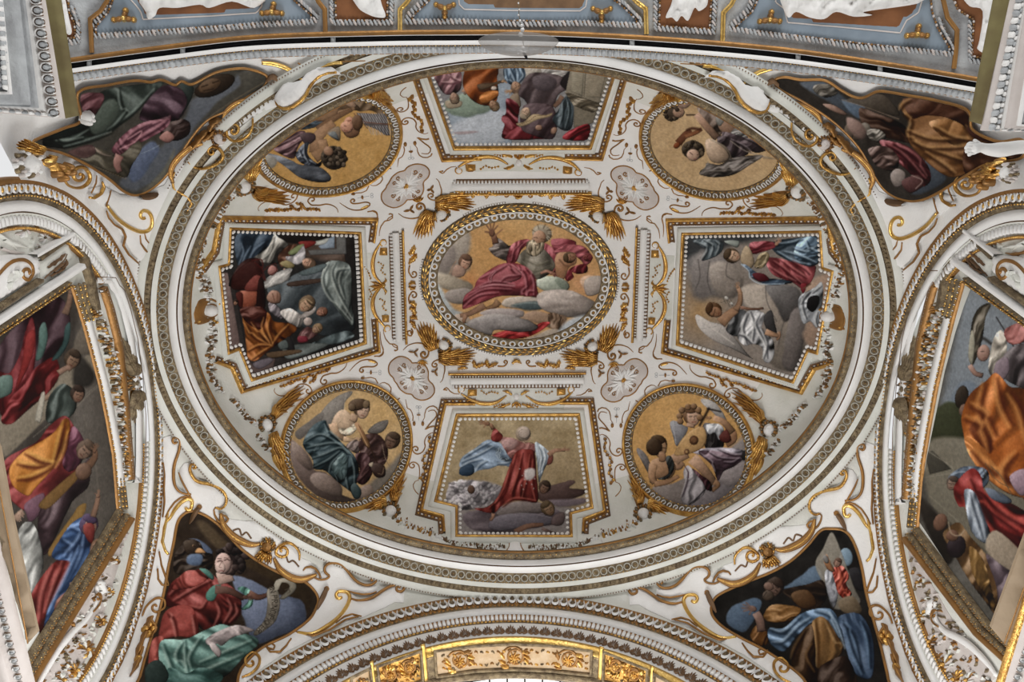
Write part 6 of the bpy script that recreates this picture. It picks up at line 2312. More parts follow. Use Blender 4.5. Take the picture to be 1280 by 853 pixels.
def draw_matthew(p):
    p.C[:] = hexc('282522'); p.mottle(7, 60)
    p.poly('5d7288', '440,390 520,330 600,270 640,330 600,370 500,380', .2, soft=8, cloud=12)
    p.poly('4f637a', '150,560 170,500 240,460 300,440 330,470 290,560 240,620 180,600', .2, soft=8, cloud=12)
    p.ell('6f8799', 760, 230, 34, 48, -10, .2)
    p.poly('2c2a2c', '770,300 830,290 850,400 800,380', .2)
    # angel standing in a pyramid of light
    p.poly('8d8576', '680,100 725,180 800,380 830,470 700,500 660,400 600,270 640,180', .15, soft=6, a=.85)
    p.poly('77787e', '650,310 690,290 720,340 715,440 695,495 665,420', .3, fold=(10, 20, .2))
    p.poly('8d2f20', '690,290 740,275 775,330 760,370 790,420 760,450 720,420 700,350', .35, fold=(30, 18, .35))
    p.folds('541611', 'c45a3c', '720,280 740,340 720,400', '760,320 740,370 770,420', w=7)
    p.poly('9d6a44', '640,230 660,215 680,260 700,300 680,305 655,280', .3)
    p.head(715, 260, 22, -60, '5f4436', '8f6a58', .2)
    p.ell('6e6a66', 655, 240, 14, 24, -20, .3)
    p.poly('6b5a44', '720,460 790,430 840,500 800,530 740,510', .3, soft=8)
    # Matthew
    p.poly('3c2d22', '440,400 560,370 640,350 660,440 600,500 520,480 470,440', .35, fold=(110, 34, .2))
    p.poly('55391f', '480,420 560,400 610,470 560,500 510,480', .3)
    p.poly('7c5326', '340,530 380,480 460,480 530,500 480,560 400,570 350,560', .35, fold=(80, 26, .22))
    p.poly('72481f', '270,640 310,580 350,600 360,680 310,690', .3, fold=(40, 24, .2))
    p.limb('7e6053', '330,620 320,560 300,520', 46, 40)
    p.hand('7d5f52', 285, 500, 195, 60, 60)
    p.head(390, 390, 48, -50, '3b2d24', '6a5044', .4, '4a3c31')
    p.ell('735749', 365, 380, 26, 22, 30, .3)
    p.line('2c1f18', '400,385 415,390', 5).line('3a2a22', '385,415 410,420', 6)
    p.poly('55718f', '370,600 440,600 520,530 600,500 680,500 720,560 740,640 700,640 640,560 580,570 500,650 440,720 380,690 360,640', .35, fold=(120, 40, .22))
    p.folds('263546', '9ab2c8', '370,610 440,620 530,540', '380,680 440,670 520,590 580,550', '600,510 680,540 730,640', '680,510 720,580 760,700', w=9)
    p.poly('33455e', '720,540 820,520 880,600 900,720 880,850 800,830 760,720 740,620', .3, fold=(150, 50, .2))
    p.folds('1a2534', '6683a2', '740,560 800,650 830,800', '840,560 870,650 880,800', '760,600 790,720 840,830', w=10)
    p.poly('8a6234', '590,560 640,540 690,600 740,700 700,760 610,810 600,700 580,620', .35, fold=(10, 46, .14))
    p.folds('5a3a1a', 'b58c58', '600,560 610,680 610,800', '660,560 700,650 735,700', w=9)
    p.poly('47301c', '480,760 520,650 580,580 600,700 600,800 640,853 560,900 480,853', .3, fold=(20, 40, .2))
    p.folds('26180e', '7e5a34', '560,600 500,700 480,760', '590,680 560,740 600,820', w=9)
    p.poly('33231a', '610,810 740,740 790,800 800,900 640,920', .25, fold=(10, 40, .2))
    p.mottle(6, 40)


def draw_green(p):
    p.C[:] = hexc('4a463e'); p.mottle(8, 60)
    p.poly('5d6168', '850,190 1000,140 1080,60 1180,60 1190,130 1040,200 900,290 820,400 700,560 560,640 480,600 600,480 700,420 800,300', .2, soft=20, cloud=16)
    p.poly('4f4b42', '1080,60 1200,60 1210,110 1180,150 1040,210 930,290 960,220 1080,130', .2, soft=14)
    p.poly('56617a', '520,560 560,470 640,400 680,440 620,540 560,600', .2, soft=14, cloud=14)
    p.poly('6e6a5c', '600,640 700,540 760,440 740,520 680,600', .2, soft=14)
    p.ell('33271c', 955, 125, 108, 50, -22, .4)
    p.ell('5d4530', 930, 125, 60, 34, -22, .4)
    p.line('2a1d14', '890,130 920,120', 7).line('2a1d14', '945,110 975,100', 7).line('2a1d14', '900,150 950,140', 6)
    p.poly('332420', '700,330 780,290 835,310 830,370 760,400 690,370', .35, fold=(60, 20, .2))
    p.poly('99685e', '680,380 720,350 760,380 730,408 700,400', .35)
    p.poly('46303a', '580,290 640,160 720,120 800,150 820,220 780,290 700,300', .35, fold=(120, 40, .2))
    p.poly('72404a', '440,440 520,350 620,300 720,290 740,270 720,330 620,390 540,430 480,470', .35, fold=(130, 30, .25))
    p.folds('3b1c26', 'b27a82', '720,290 620,330 520,400', '740,280 680,330 560,400', '640,310 560,350 470,440', w=9)
    p.line('c98f94', '520,390 590,350 560,400 480,440', 9, .7)
    p.poly('39423c', '370,170 470,130 640,110 700,110 640,170 560,260 500,310 400,370 330,400 220,440 100,430 120,380 240,350 330,310', .3, fold=(125, 60, .2))
    p.folds('1b211d', '839087', '480,140 490,220 520,260', '660,140 560,250 480,310 440,350', '330,350 240,400 160,410', '440,360 330,400 200,440', '520,250 470,310 420,350', '160,380 200,410 300,390', w=8)
    p.poly('4f594f', '390,220 450,190 480,240 440,320 360,370 330,320', .3, soft=14)
    p.poly('5a3136', '290,170 390,160 400,200 350,280 300,260', .3, fold=(60, 30, .2))
    p.poly('2b332f', '780,120 800,105 850,130 840,190 800,260 780,280 820,200', .3)
    p.poly('1f2623', '80,400 180,350 300,310 320,330 200,390', .2)
    p.poly('5a5344', '340,430 470,470 540,420 580,400 590,440 540,520 500,580 330,510 230,460', .25, fold=(110, 40, .12))
    p.poly('8b7a6a', '345,430 400,460 460,475 420,480 370,460', .3)
    p.limb('8f6258', '480,470 465,510 480,555', 44, 30)
    p.poly('5c3a3c', '220,460 330,420 360,460 300,490', .2, a=.7)
    p.line('8d9aa8', '590,460 640,440 680,420', 5, .6)
    p.line('8c7552', '330,520 510,585', 4, .6)
    p.line('7d6a50', '1200,120 1040,215 920,300 830,400 750,520 690,590 600,650', 9, .5)
    p.mottle(6, 40)


def draw_orange(p):
    p.C[:] = hexc('3a342e'); p.mottle(8, 60)
    p.poly('4c535c', '290,100 400,95 470,150 560,230 500,240 420,190 330,140', .2, soft=12)
    p.poly('566678', '480,180 580,200 570,260 530,250', .15, soft=8)
    p.poly('48505a', '820,430 900,460 960,540 860,600 800,600 880,540', .2, soft=12)
    p.poly('59534a', '360,110 430,110 460,150 400,170 350,140', .3, fold=(60, 18, .25))
    p.poly('8a6a5a', '390,200 440,205 500,240 480,250 420,225', .3)
    p.poly('3a2418', '560,215 640,240 760,290 800,370 720,360 620,330 570,290', .3, fold=(110, 30, .2))
    p.poly('4f453a', '500,180 560,160 660,150 720,200 740,250 640,230 560,200', .25)
    p.line('8d7560', '480,178 600,215 740,265', 6, .6)
    p.head(540, 320, 44, 170, '5b4c3e', '8a6f5c', .2, '6f665a')
    p.poly('716a60', '590,320 640,310 680,340 660,370 610,360', .35, fold=(70, 12, .25))
    p.poly('80655a', '500,260 560,280 590,330 560,360 510,320', .3, soft=10)
    p.poly('6b2c30', '650,365 720,370 800,400 870,470 890,540 850,570 780,500 700,430', .35, fold=(130, 28, .25))
    p.folds('3a1418', '9d5a58', '680,380 760,430 860,540', '720,380 810,430 880,520', w=8)
    p.poly('4f3a33', '600,400 680,390 740,440 720,500 640,480 610,440', .35, fold=(60, 20, .25))
    p.poly('857870', '700,520 730,490 770,510 760,560 720,570', .35)
    p.poly('583634', '760,540 830,520 860,560 800,600 760,570', .35)
    p.line('a88e84', '800,520 850,545 820,580', 6, .7)
    # big orange mantle
    p.poly('6d4420', '750,215 780,170 900,185 1050,230 1065,320 1180,375 1300,370 1300,460 1150,470 1050,520 970,530 880,470 800,390 780,330 800,290', .3, fold=(60, 70, .18))
    p.poly('452515', '760,170 920,190 1050,235 1060,310 960,260 860,250 800,260', .25, fold=(70, 40, .15))
    p.poly('8a5a2c', '880,280 960,265 1040,300 1090,370 1000,390 920,330', .35, fold=(45, 36, .2))
    p.folds('3f2410', 'b98850', '760,240 800,280 790,340 860,410', '780,320 900,360 1080,360', '800,370 900,410 1060,470', '860,420 940,470 1000,520', '900,300 990,350 1110,375', '1040,300 1100,360 1200,400', '870,400 1000,400 1100,390', '750,225 760,200 800,175', w=9)
    p.poly('3a1c14', '1060,300 1180,340 1290,350 1290,400 1190,390 1080,350', .2)
    p.poly('4d2c1a', '1050,400 1200,410 1300,440 1150,480 1050,520', .25, fold=(100, 40, .2))
    p.mottle(6, 40)


LLB = [(203.8, 547.5), (215, 543.8), (222, 542), (227, 548.8), (226.5, 561.3), (219, 581.4), (217.5, 599), (223.5, 612), (230, 614), (224, 597), (225, 586), (230, 579.5), (238.5, 577.6), (241, 591.4), (249.5, 599.8), (265.2, 603.6), (279.5, 610.5), (286, 620.3), (279, 634.5), (272, 637), (276, 645), (287, 649), (304.9, 651.2), (322.3, 651.2), (334.8, 662.5), (344.8, 670), (354.8, 676.2), (369.8, 685), (377.3, 698), (388, 702), (395, 712), (400.3, 718.8), (404.5, 713.1), (408.8, 704.7), (417.2, 701.9), (428, 704.7), (436.5, 715.9), (446, 728), (457, 732.3), (470.6, 732.8), (472, 741.3), (457, 746.5), (440, 742.5), (449.5, 752), (466.4, 748.5), (481.9, 737.8), (494.5, 731), (506, 735.6), (504.4, 754.5), (493, 753.5), (482, 760), (455, 772), (425, 783), (395, 797), (360, 815), (330, 835), (300, 860), (270, 885), (120, 885), (140, 853), (158, 820), (171, 780), (184, 740), (191, 700), (196, 660), (200, 620), (203, 580)]
FL_OUT = spline(pts('240,640 229,644 221,655 216,680 209,712 204,742 196,775 184,815 175,850 168,885 280,885 300,842 325,815 360,797 385,778 394,762 396,752 391,741 378,729 350,719 325,705 302,688 285,670 272,656 256,645'), 5, True)
FR_OUT = spline(pts('1038,662 1026,664 1011,682 990,702 965,717 932,731 903,745 893,755 891,770 902,785 925,800 957,817 987,837 1005,853 1030,885 1112,885 1110,853 1106,832 1100,805 1092,775 1084,745 1078,710 1068,680 1056,665'), 5, True)
FUL_OUT = spline(pts('330,91 333,97 327,108 306,120 288,133 257,147 234,173 216,201 198,222 180,235 164,240 149,235 133,222 105,204 72,189 41,182 36,176 72,160 96,148 93,112 130,103 164,97 185,99 198,96 216,103 224,98 238,102 268,87 298,82 316,85'), 5, True)
FUR_OUT = spline(pts('970,98 982,94 1002,97 1032,97 1052,109 1069,118 1083,119 1100,111 1117,112 1139,116 1173,122 1215,135 1221,160 1255,177 1285,175 1285,196 1243,202 1215,216 1182,236 1159,246 1139,247 1117,239 1100,222 1077,182 1044,149 1004,123 976,109'), 5, True)


class Lifted:
    """a surface moved towards the room by h metres (the face of a raised panel)"""
    def __init__(self, s, h):
        self.s, self.h = s, h

    def hit(self, uv):
        p, n = self.s.hit(uv)
        return p + n * self.h, n


def pend_fresco(label, surf, outline, org, sc, draw):
    t = thing('pendentive_fresco', label, 'fresco', center_of(outline, surf), 'frescoes on the four pendentives')
    fresco('painting', surf, resample(outline, 3, True), org, sc, '3b3530', draw, t, 1.15)
    bar('rim', surf, resample(offset_closed(outline, -1.4), 3, True), 3.6, OCHRE, t, 3, .7, closed=True)
    return t


def offset_closed(q, d):
    """parallel of a smooth closed outline; negative grows"""
    T = np.roll(q, -1, 0) - np.roll(q, 1, 0)
    T /= np.linalg.norm(T, axis=1)[:, None] + 1e-9
    N = np.c_[-T[:, 1], T[:, 0]]
    area_ = 0.5 * np.sum(q[:, 0] * np.roll(q[:, 1], -1) - np.roll(q[:, 0], -1) * q[:, 1])
    return q + N * d * (1 if area_ > 0 else -1)


SL, SR, SUL, SUR = PEND[(-1, 1)], PEND[(1, 1)], PEND[(-1, -1)], PEND[(1, -1)]
P1 = ((190, 540), 7.975); P2 = ((330, 640), 7.111); P3 = ((170, 640), 4.004)


def pend_ornament(mx, surf, word):
    """white strapwork cartouche of the lower pendentives, traced on the left and mirrored for the right"""
    def W(q):
        q = np.asarray(q, float)
        return mirror(q, SL, True, False) if mx else q
    LS = Lifted(surf, .055)
    t = thing('strapwork_cartouche', 'white strapwork cartouche with gilt scrolls around the fresco of %s' % word, 'cartouche', center_of(W(LLB), surf), 'pendentive strapwork cartouches')
    body = W(LLB)
    relief('body', surf, dens(body, 4), .05, WHITE, t, 2.0, 6.0)
    def g(path, w, m=OCHRE, taper=(.6, 1, 1, .8), lift=.0, nm='gilt_scroll', flat=1.4):
        return bar(nm, LS, W(path), w, m, t, 2.0, flat, lift, taper)
    g(scroll_path(X5('390,614 335,612 290,600 250,575 220,530 207,460 210,370 228,290 255,225 280,160 292,100', *P1), c=X5('240,82', *P1)[0], r=1.2, turns=-1.05), 3.6)
    g(scroll_path(X5('640,742 690,755 740,720 758,660 745,600 700,552 640,522 580,505 500,492 445,470 405,420 385,365 395,320', *P1), c=X5('428,335', *P1)[0], r=1.0, turns=.9), 3.8, GOLD)
    g(X5('262,395 285,460 320,530 355,590 385,645', *P1), 2.4)
    g(X5('110,853 150,780 210,700 280,650 340,634 390,650', *P1), 2.2)
    g(scroll_path(X5('120,900 165,853 215,770 280,700 340,664 380,665 398,690 392,730', *P1), c=X5('345,745', *P1)[0], r=2.0, turns=.5), 4.6, GOLDB)
    g(X5('640,742 622,770 630,820 655,870 690,900 745,890 770,860 740,825 690,812', *P1), 2.6)
    g(X5('98,300 110,420 100,560 105,700 85,853', *P1), 2.2)
    # right-hand part of the cartouche
    g(scroll_path(X5('318,420 322,360 300,310 255,268 205,262 150,290 115,330 112,365', *P2), c=X5('172,335', *P2)[0], r=1.2, turns=-1.1), 3.6, GOLD)
    g(X5('350,520 370,490 420,480 460,500 490,545 505,590', *P2), 3.0)
    g(scroll_path(X5('440,580 490,605 550,600 582,570 560,550 540,520 545,480 575,450 630,438 690,455 740,510 780,570 830,625 890,655 950,655 990,625 1000,595', *P2), c=X5('968,605', *P2)[0], r=1.0, turns=-.7), 3.6)
    g(X5('730,712 800,735 880,752 950,745 1000,725', *P2), 2.2)
    g(scroll_path(X5('755,785 830,808 910,800 980,770 1050,715 1110,675 1170,655 1225,668 1245,695', *P2), c=X5('1200,690', *P2)[0], r=1.4, turns=.9), 3.6)
    g(scroll_path(pts('372,795 390,797 408,788 422,777 432,764 437,751 434,743 427,741'), c=(425, 748), r=2.0, turns=-.7), 4.6, GOLDB)
    g(pts('370,794 392,800 412,792 432,779 448,775'), 2.2)
    g(pts('420,783 430,775 440,772 452,775'), 2.0)
    # small rolls along the lower rim
    g(pts('333,810 338,808 344,812 342,817 335,815 332,811 338,820 350,820 358,812 364,803'), 2.4)
    g(scroll_path(pts('303,852 316,846 324,836 324,826 316,821 309,826'), c=(314, 833), r=1.0, turns=-.9), 3.4, GOLD)
    g(pts('196,690 199,708 206,727 208,734 200,733 195,726 194,712'), 2.4)
    g(scroll_path(pts('175,772 180,760 192,750 202,752 203,762 196,767'), c=(192, 761), r=1.0, turns=.8), 3.0)
    g(pts('208,640 203,660 200,678 204,690 208,694'), 3.4, GOLDB)
    # gilt cloth swags, cherub head, tassels
    for q, w in (('277,640 280,655 290,668 303,676 316,680 326,678', 9), ('343,697 350,712 362,722 376,726 388,722 396,718', 9)):
        qq = spline(pts(q), 6)
        T = np.gradient(qq, axis=0); T /= np.linalg.norm(T, axis=1)[:, None]; N = np.c_[-T[:, 1], T[:, 0]]
        mk = MB()
        for o, m in ((-2.6, OCHRE), (0, GOLD), (2.6, OCHRE)):
            bar('', LS, W(qq + N * (o * np.sin(np.linspace(.3, PI - .2, len(qq))))[:, None]), w * .5, m, None, 2, 1.2, .01, (.5, 1, 1, .6), mk=mk)
        mk.build('gilt_cloth_swag', t)
    for q, w in (('249,633 243,641 235,655', 7), ('408,738 403,750 396,766', 7)):
        mk = MB(); leaf(LS, W(spline(pts(q), 5)), w, .09, mk, UMBER, 0, .3, rows=8)
        blob(LS, W([pts(q)[0]])[0], 3.4, .06, mk, OCHRE); mk.build('tassel', t)
    for q in ('292,662 300,660 303,668 309,664 315,672', '352,697 358,694 361,702 367,700 374,708'):
        bar('gilt_ribbon', LS, W(spline(pts(q), 6)), 2.0, UMBER, t, 1.5)
    bot = MB()
    for q in ('185,775 180,787 184,795', '178,795 172,812 166,830', '174,815 168,835 160,850', '183,780 190,790 186,800'):
        leaf(LS, W(spline(pts(q), 5)), 7, .09, bot, OCHRE, 2, .3)
    for c in ((183, 785), (178, 790), (187, 790), (182, 796), (170, 828)):
        blob(LS, W([c])[0], 4.2, .09, bot, GOLD)
    bot.build('gilt_tassel_cluster', t)
    c = W([(335, 681)])[0]
    cherub(LS, c, 7.5, -60 if not mx else -120, ((W([(331, 688)])[0], W([(320, 703)])[0], 9, 4, 0), (W([(336, 690)])[0], W([(333, 706)])[0], 9, 4, 0)), (OCHRE, BRONZE, GOLD), 'gilt cherub head over the fresco of %s' % word, 'gilt cherub heads on the pendentives', OCHRE, 3.6)


pend_fresco('pendentive fresco of a youth with an eagle, holding a lettered scroll', Lifted(SL, .06), FL_OUT, (170, 640), 4.004, draw_eagle)
pend_fresco('pendentive fresco of a bearded man in blue and ochre with a small angel', Lifted(SR, .06), FR_OUT, (870, 640), 4.004, draw_matthew)
pend_fresco('pendentive fresco of a bearded man in dark green and wine red drapery', Lifted(SUL, .06), FUL_OUT, (20, 70), 3.879, draw_green)
pend_fresco('pendentive fresco of a reclining figure under a large orange-brown mantle', Lifted(SUR, .06), FUR_OUT, (920, 70), 3.556, draw_orange)
pend_ornament(0, SL, 'the youth with an eagle')
pend_ornament(1, SR, 'the bearded man with an angel')

U1 = ((0, 180), 5.686); U2 = ((330, 60), 7.975); U3 = ((180, 150), 8.533)
YM = {}


def upper_ornament(mx, surf, word):
    def W(q):
        q = np.asarray(q, float)
        return mirror(q, SUL, True, False) if mx else q
    LS = Lifted(surf, .045)
    t = thing('strapwork_cartouche', 'white strapwork cartouche with gilt scrolls around the fresco of %s' % word, 'cartouche', center_of(W([(200, 240), (300, 160)]), surf), 'pendentive strapwork cartouches')
    def g(path, w, m=OCHRE, taper=(.6, 1, 1, .8), lift=.0, nm='gilt_scroll', flat=1.4):
        return bar(nm, LS, W(path), w, m, t, 2.0, flat, lift, taper)
    lobe = X5('180,425 145,480 140,540 170,595 225,612 300,592 380,540 430,480 480,385 560,300 660,262 770,266 700,205 560,190 440,255 410,320 340,350 260,330 200,370', *U2)
    relief('lobe', surf, dens(W(lobe), 3), .16, WHITE, t, 4, 4)
    body = pts('110,236 128,232 150,243 175,243 205,231 222,205 245,176 262,160 300,133 334,118 345,122 352,130 330,140 300,160 290,172 280,184 262,190 245,205 228,225 238,243 240,255 228,265 205,280 190,300 180,330 165,318 150,290 135,265 118,250')
    relief('body', surf, dens(W(body), 4), .045, WHITE, t, 2, 6)
    g(scroll_path(X5('735,432 770,480 810,525 870,570 930,600 990,614 1035,600 1062,560 1060,505 1035,470 1000,460', *U1), c=X5('1005,500', *U1)[0], r=2.4, turns=-.55), 4.6, GOLDB)
    g(X5('1008,622 1018,665 1046,700', *U1), 1.8)
    g(X5('975,640 978,695 1010,740 1060,790 1088,830 1088,870 1060,880 1055,850', *U1), 2.6)
    g(X5('730,470 745,520 790,570 845,600 868,650 850,715 890,780 960,840', *U1), 2.4)
    g(scroll_path(X5('425,255 455,292 510,310 565,298 605,255 605,205 575,165', *U1), c=X5('537,220', *U1)[0], r=1.0, turns=-1.2), 3.8, GOLD)
    g(X5('700,262 712,300 690,345 640,380 605,375', *U1), 3.6, GOLD)
    g(X5('660,215 655,270 620,345', *U1), 1.6)
    g(X5('765,320 745,380 725,440', *U1), 1.8)
    g(scroll_path(X5('1245,495 1185,525 1130,580 1112,630', *U1), c=X5('1140,645', *U1)[0], r=.8, turns=-.8), 2.2)
    g(pts('217,213 214,222 216,233 225,239 234,243 241,252 236,260 224,266 212,273'), 3.6, GOLD)
    g(scroll_path(X5('465,430 500,462 540,490 600,508 660,508 740,490 820,450 862,400 850,345 800,295 745,275', *U3), c=X5('735,330', *U3)[0], r=1.0, turns=-1.0), 3.6, GOLD)
    g(scroll_path(pts('318,148 318,160 313,170 303,176 293,176 286,170 284,160'), c=(293.5, 163), r=1.0, turns=1.2), 3.4, GOLD)
    g(X5('-30,120 60,128 120,142 200,172 270,212 340,265 395,325 405,350', *U2), 5.2, GOLDB, (.7, 1, 1, .7))
    g(X5('320,310 340,340 375,352 410,350', *U2), 2.0)
    g(X5('338,130 385,165 425,215 440,260 432,312', *U2), 2.6, OCHRE)
    g(X5('440,255 500,222 560,192 640,168 720,155 795,160', *U2), 4.6, GOLDB)
    g(X5('430,182 500,165 600,148 720,140 880,148 1025,150', *U2), 1.5)
    g(X5('-10,465 40,435 100,415 180,420 160,455 135,510 145,570 185,612 250,625 320,600 390,550 440,490 475,410 520,340 590,285 660,265 740,262', *U2), 3.4, GOLD)
    for q, w in (('254,178 240,181 226,190 215,202 211,214 215,226', 9), ('279,147 284,136 297,127 315,122 334,117', 8)):
        qq = spline(pts(q), 6)
        T = np.gradient(qq, axis=0); T /= np.linalg.norm(T, axis=1)[:, None]; N = np.c_[-T[:, 1], T[:, 0]]
        mk = MB()
        for o, m in ((-2.4, OCHRE), (0, GOLD), (2.4, OCHRE)):
            bar('', LS, W(qq + N * (o * np.sin(np.linspace(.3, PI - .2, len(qq))))[:, None]), w * .5, m, None, 2, 1.2, .01, (.5, 1, 1, .6), mk=mk)
        mk.build('gilt_cloth_swag', t)
    for q, w in (('334,98 341,93 350,100', 7), ('168,243 180,243 195,239', 7)):
        mk = MB(); leaf(LS, W(spline(pts(q), 5)), w, .09, mk, UMBER, 0, .3, rows=8); mk.build('tassel', t)
    bot = MB()
    for q in ('240,181 254,166 262,160', '262,160 268,150 278,148', '254,172 262,168 270,160'):
        leaf(LS, W(spline(pts(q), 5)), 10, .1, bot, OCHRE, 3, .3)
    bot.build('gilt_acanthus', t)
    bot = MB()
    for c in ((70, 214), (64, 208), (75, 207), (60, 217), (68, 222), (78, 214)):
        blob(LS, W([c])[0], 5, .11, bot, OCHRE)
    for q in ('66,214 78,206 82,214', '62,214 56,204 60,198'):
        leaf(LS, W(spline(pts(q), 5)), 8, .08, bot, GOLD, 2, .3)
    bot.build('gilt_tassel_cluster', t)
    c = W([(275, 172)])[0]
    cherub(LS, c, 8.0, -120 if not mx else -60, (), (OCHRE, UMBER), 'pale gilt cherub head under the fresco of %s' % word, 'gilt cherub heads on the pendentives', ROSE, 3.6)


upper_ornament(0, SUL, 'the bearded man in green')
upper_ornament(1, SUR, 'the figure in an orange mantle')
# ================================================================ side walls: lunette frescoes in gilded frames
def draw_wall_left(p):
    # p frame: photograph pixels x3
    p.C[:] = hexc('4a443e'); p.mottle(10, 60)
    p.poly('5f5850', '300,1180 360,1400 430,1800 430,1950 330,2100 250,1900 230,1700 280,1500', .15, soft=30, cloud=20)
    p.poly('837866', '0,1560 130,1480 330,1330 350,1400 180,1560 0,1720', .15, soft=8)
    p.poly('6b6154', '300,1230 360,1210 370,1290 330,1330 270,1320', .15, soft=8)
    p.poly('38342f', '290,1330 350,1400 330,1450 270,1440', .15, soft=14)
    p.line('8b8172', '0,1800 150,1660 330,1480 380,1440', 6, .5).line('968c7c', '120,1640 380,1430', 4, .4)
    p.line('7d7466', '310,1560 350,1700 370,1900', 6, .35)
    # men in red and violet at the top
    p.poly('321e24', '20,1260 110,1180 200,1110 250,1150 260,1230 240,1310 180,1360 120,1400 60,1480 0,1500 -20,1350', .25, fold=(20, 60, .2))
    p.poly('6a1f22', '115,1190 130,1260 125,1380 90,1470 40,1560 0,1560 -20,1400 30,1400 70,1330 90,1250', .3, fold=(15, 30, .22))
    p.poly('8d2a28', '95,1260 125,1240 120,1330 70,1440 55,1450 80,1350', .3)
    p.poly('6f1f20', '130,1380 200,1340 220,1400 190,1460 100,1540 40,1590 0,1580 30,1500 90,1440', .3, fold=(40, 26, .25))
    p.poly('4f6c64', '145,1230 165,1210 175,1270 155,1340 130,1350 140,1290', .3)
    p.poly('3f5a58', '240,1230 260,1210 255,1280 220,1340 190,1350 230,1290', .3)
    p.poly('586f66', '-10,1420 40,1410 40,1470 10,1490 -10,1490', .3)
    p.limb('8a6a56', '240,1180 255,1140 262,1090', 30, 16)
    p.hand('93725c', 262, 1095, -80, 30, 40)
    p.head(268, 1350, 32, -60, '453629', '80624c', .5)
    p.limb('8a6a58', '215,1400 250,1380 262,1390', 22, 18)
    p.limb('8d705c', '150,1500 175,1490 190,1480', 20, 20)
    p.poly('a59d8c', '128,1570 150,1480 165,1480 150,1580 135,1580', .2)
    # grey-green man
    p.poly('38413c', '180,1490 230,1440 275,1470 280,1540 230,1580 170,1580', .3, fold=(30, 26, .2))
    p.head(288, 1480, 28, -70, '382a22', '7c5b48', .6)
    # orange cloak
    p.poly('7a2a2a', '0,1790 20,1720 130,1660 180,1600 240,1560 280,1610 320,1680 300,1740 240,1830 180,1880 100,1920 20,1860 0,1830', .25, fold=(50, 40, .22))
    p.poly('a5611c', '40,1740 90,1690 190,1630 240,1570 260,1600 230,1680 210,1740 130,1830 100,1860 50,1830 30,1780', .35, fold=(45, 44, .2))
    p.folds('552010', 'd39a46', '60,1740 130,1750 210,1740', '90,1700 150,1730 200,1740', '240,1580 220,1660 200,1740', '60,1800 120,1790 200,1750', '260,1620 240,1700 210,1760', w=9)
    p.poly('5f3040', '270,1600 310,1650 310,1720 260,1770 230,1740 250,1680', .3, fold=(20, 26, .2))
    p.head(315, 1690, 34, -40, '5b483a', '7c604e', .4)
    p.poly('6d4a58', '90,1890 160,1850 150,1920 110,1960 95,1930', .3)
    # brown man with raised hand
    p.poly('3d2c30', '150,1900 250,1810 300,1760 330,1720 330,1820 270,1880 230,1960 170,2080 140,2040', .3, fold=(40, 34, .2))
    p.poly('7c5a2e', '150,1880 300,1750 320,1760 200,1890 160,1910', .2)
    p.poly('8d6a34', '180,2060 270,1930 290,1900 320,1890 300,1950 200,2080', .25)
    p.limb('76553f', '320,1760 350,1720 355,1690', 34, 16).hand('7c5a44', 352, 1690, -75, 30, 50)
    p.ell('6d503e', 310, 1770, 30, 34, 30, .35)
    # white robe
    p.poly('8b8b86', '60,2020 90,1960 130,1980 160,2110 130,2200 100,2230 70,2160', .3, fold=(25, 30, .25))
    p.limb('9c7d68', '50,1950 70,1930 85,1920', 24, 26).hand('9c7d68', 70, 1930, 100, 30, 40)
    # woman in blue and red
    p.poly('7e2a26', '110,2240 180,2130 250,2080 300,2100 290,2170 230,2220 180,2300 150,2400 130,2330', .3, fold=(20, 36, .25))
    p.folds('47120f', 'b8655c', '200,2120 160,2220 145,2330', '240,2100 200,2200 170,2300', '270,2110 230,2200 190,2290', w=9)
    p.poly('34507c', '190,2080 230,2010 270,1960 310,1940 340,1960 345,2010 340,2080 290,2150 240,2240 190,2310 160,2370 175,2290 230,2190 260,2110 210,2100', .35, fold=(60, 34, .25))
    p.folds('1b2d4c', '7f9ac4', '230,2030 270,2060 260,2110', '260,1980 300,2010 240,2090', '320,2000 300,2090 230,2220', '300,2050 250,2160 180,2300', w=8)
    p.head(330, 1975, 36, -70, '4d3c58', '8a6454', .6)
    p.limb('8d6a54', '345,1940 360,1890 366,1855', 24, 14).hand('8d6a54', 364, 1860, -80, 26, 30)
    p.poly('7a2d28', '310,1970 350,1970 345,2040 320,2020', .3)
    # kneeling child
    p.head(365, 2060, 34, -60, '6b4a34', '93705a', -.4)
    p.poly('908a82', '310,2120 345,2100 350,2130 320,2180 300,2170', .3, fold=(30, 16, .2))
    p.poly('6b3f30', '210,2250 290,2190 330,2140 350,2140 300,2220 240,2290 200,2330', .3, fold=(40, 26, .2))
    p.limb('94705a', '260,2200 290,2190 310,2180', 26, 22)
    p.line('857b6d', '330,2120 430,1950', 5, .6)
    p.mottle(7, 60)


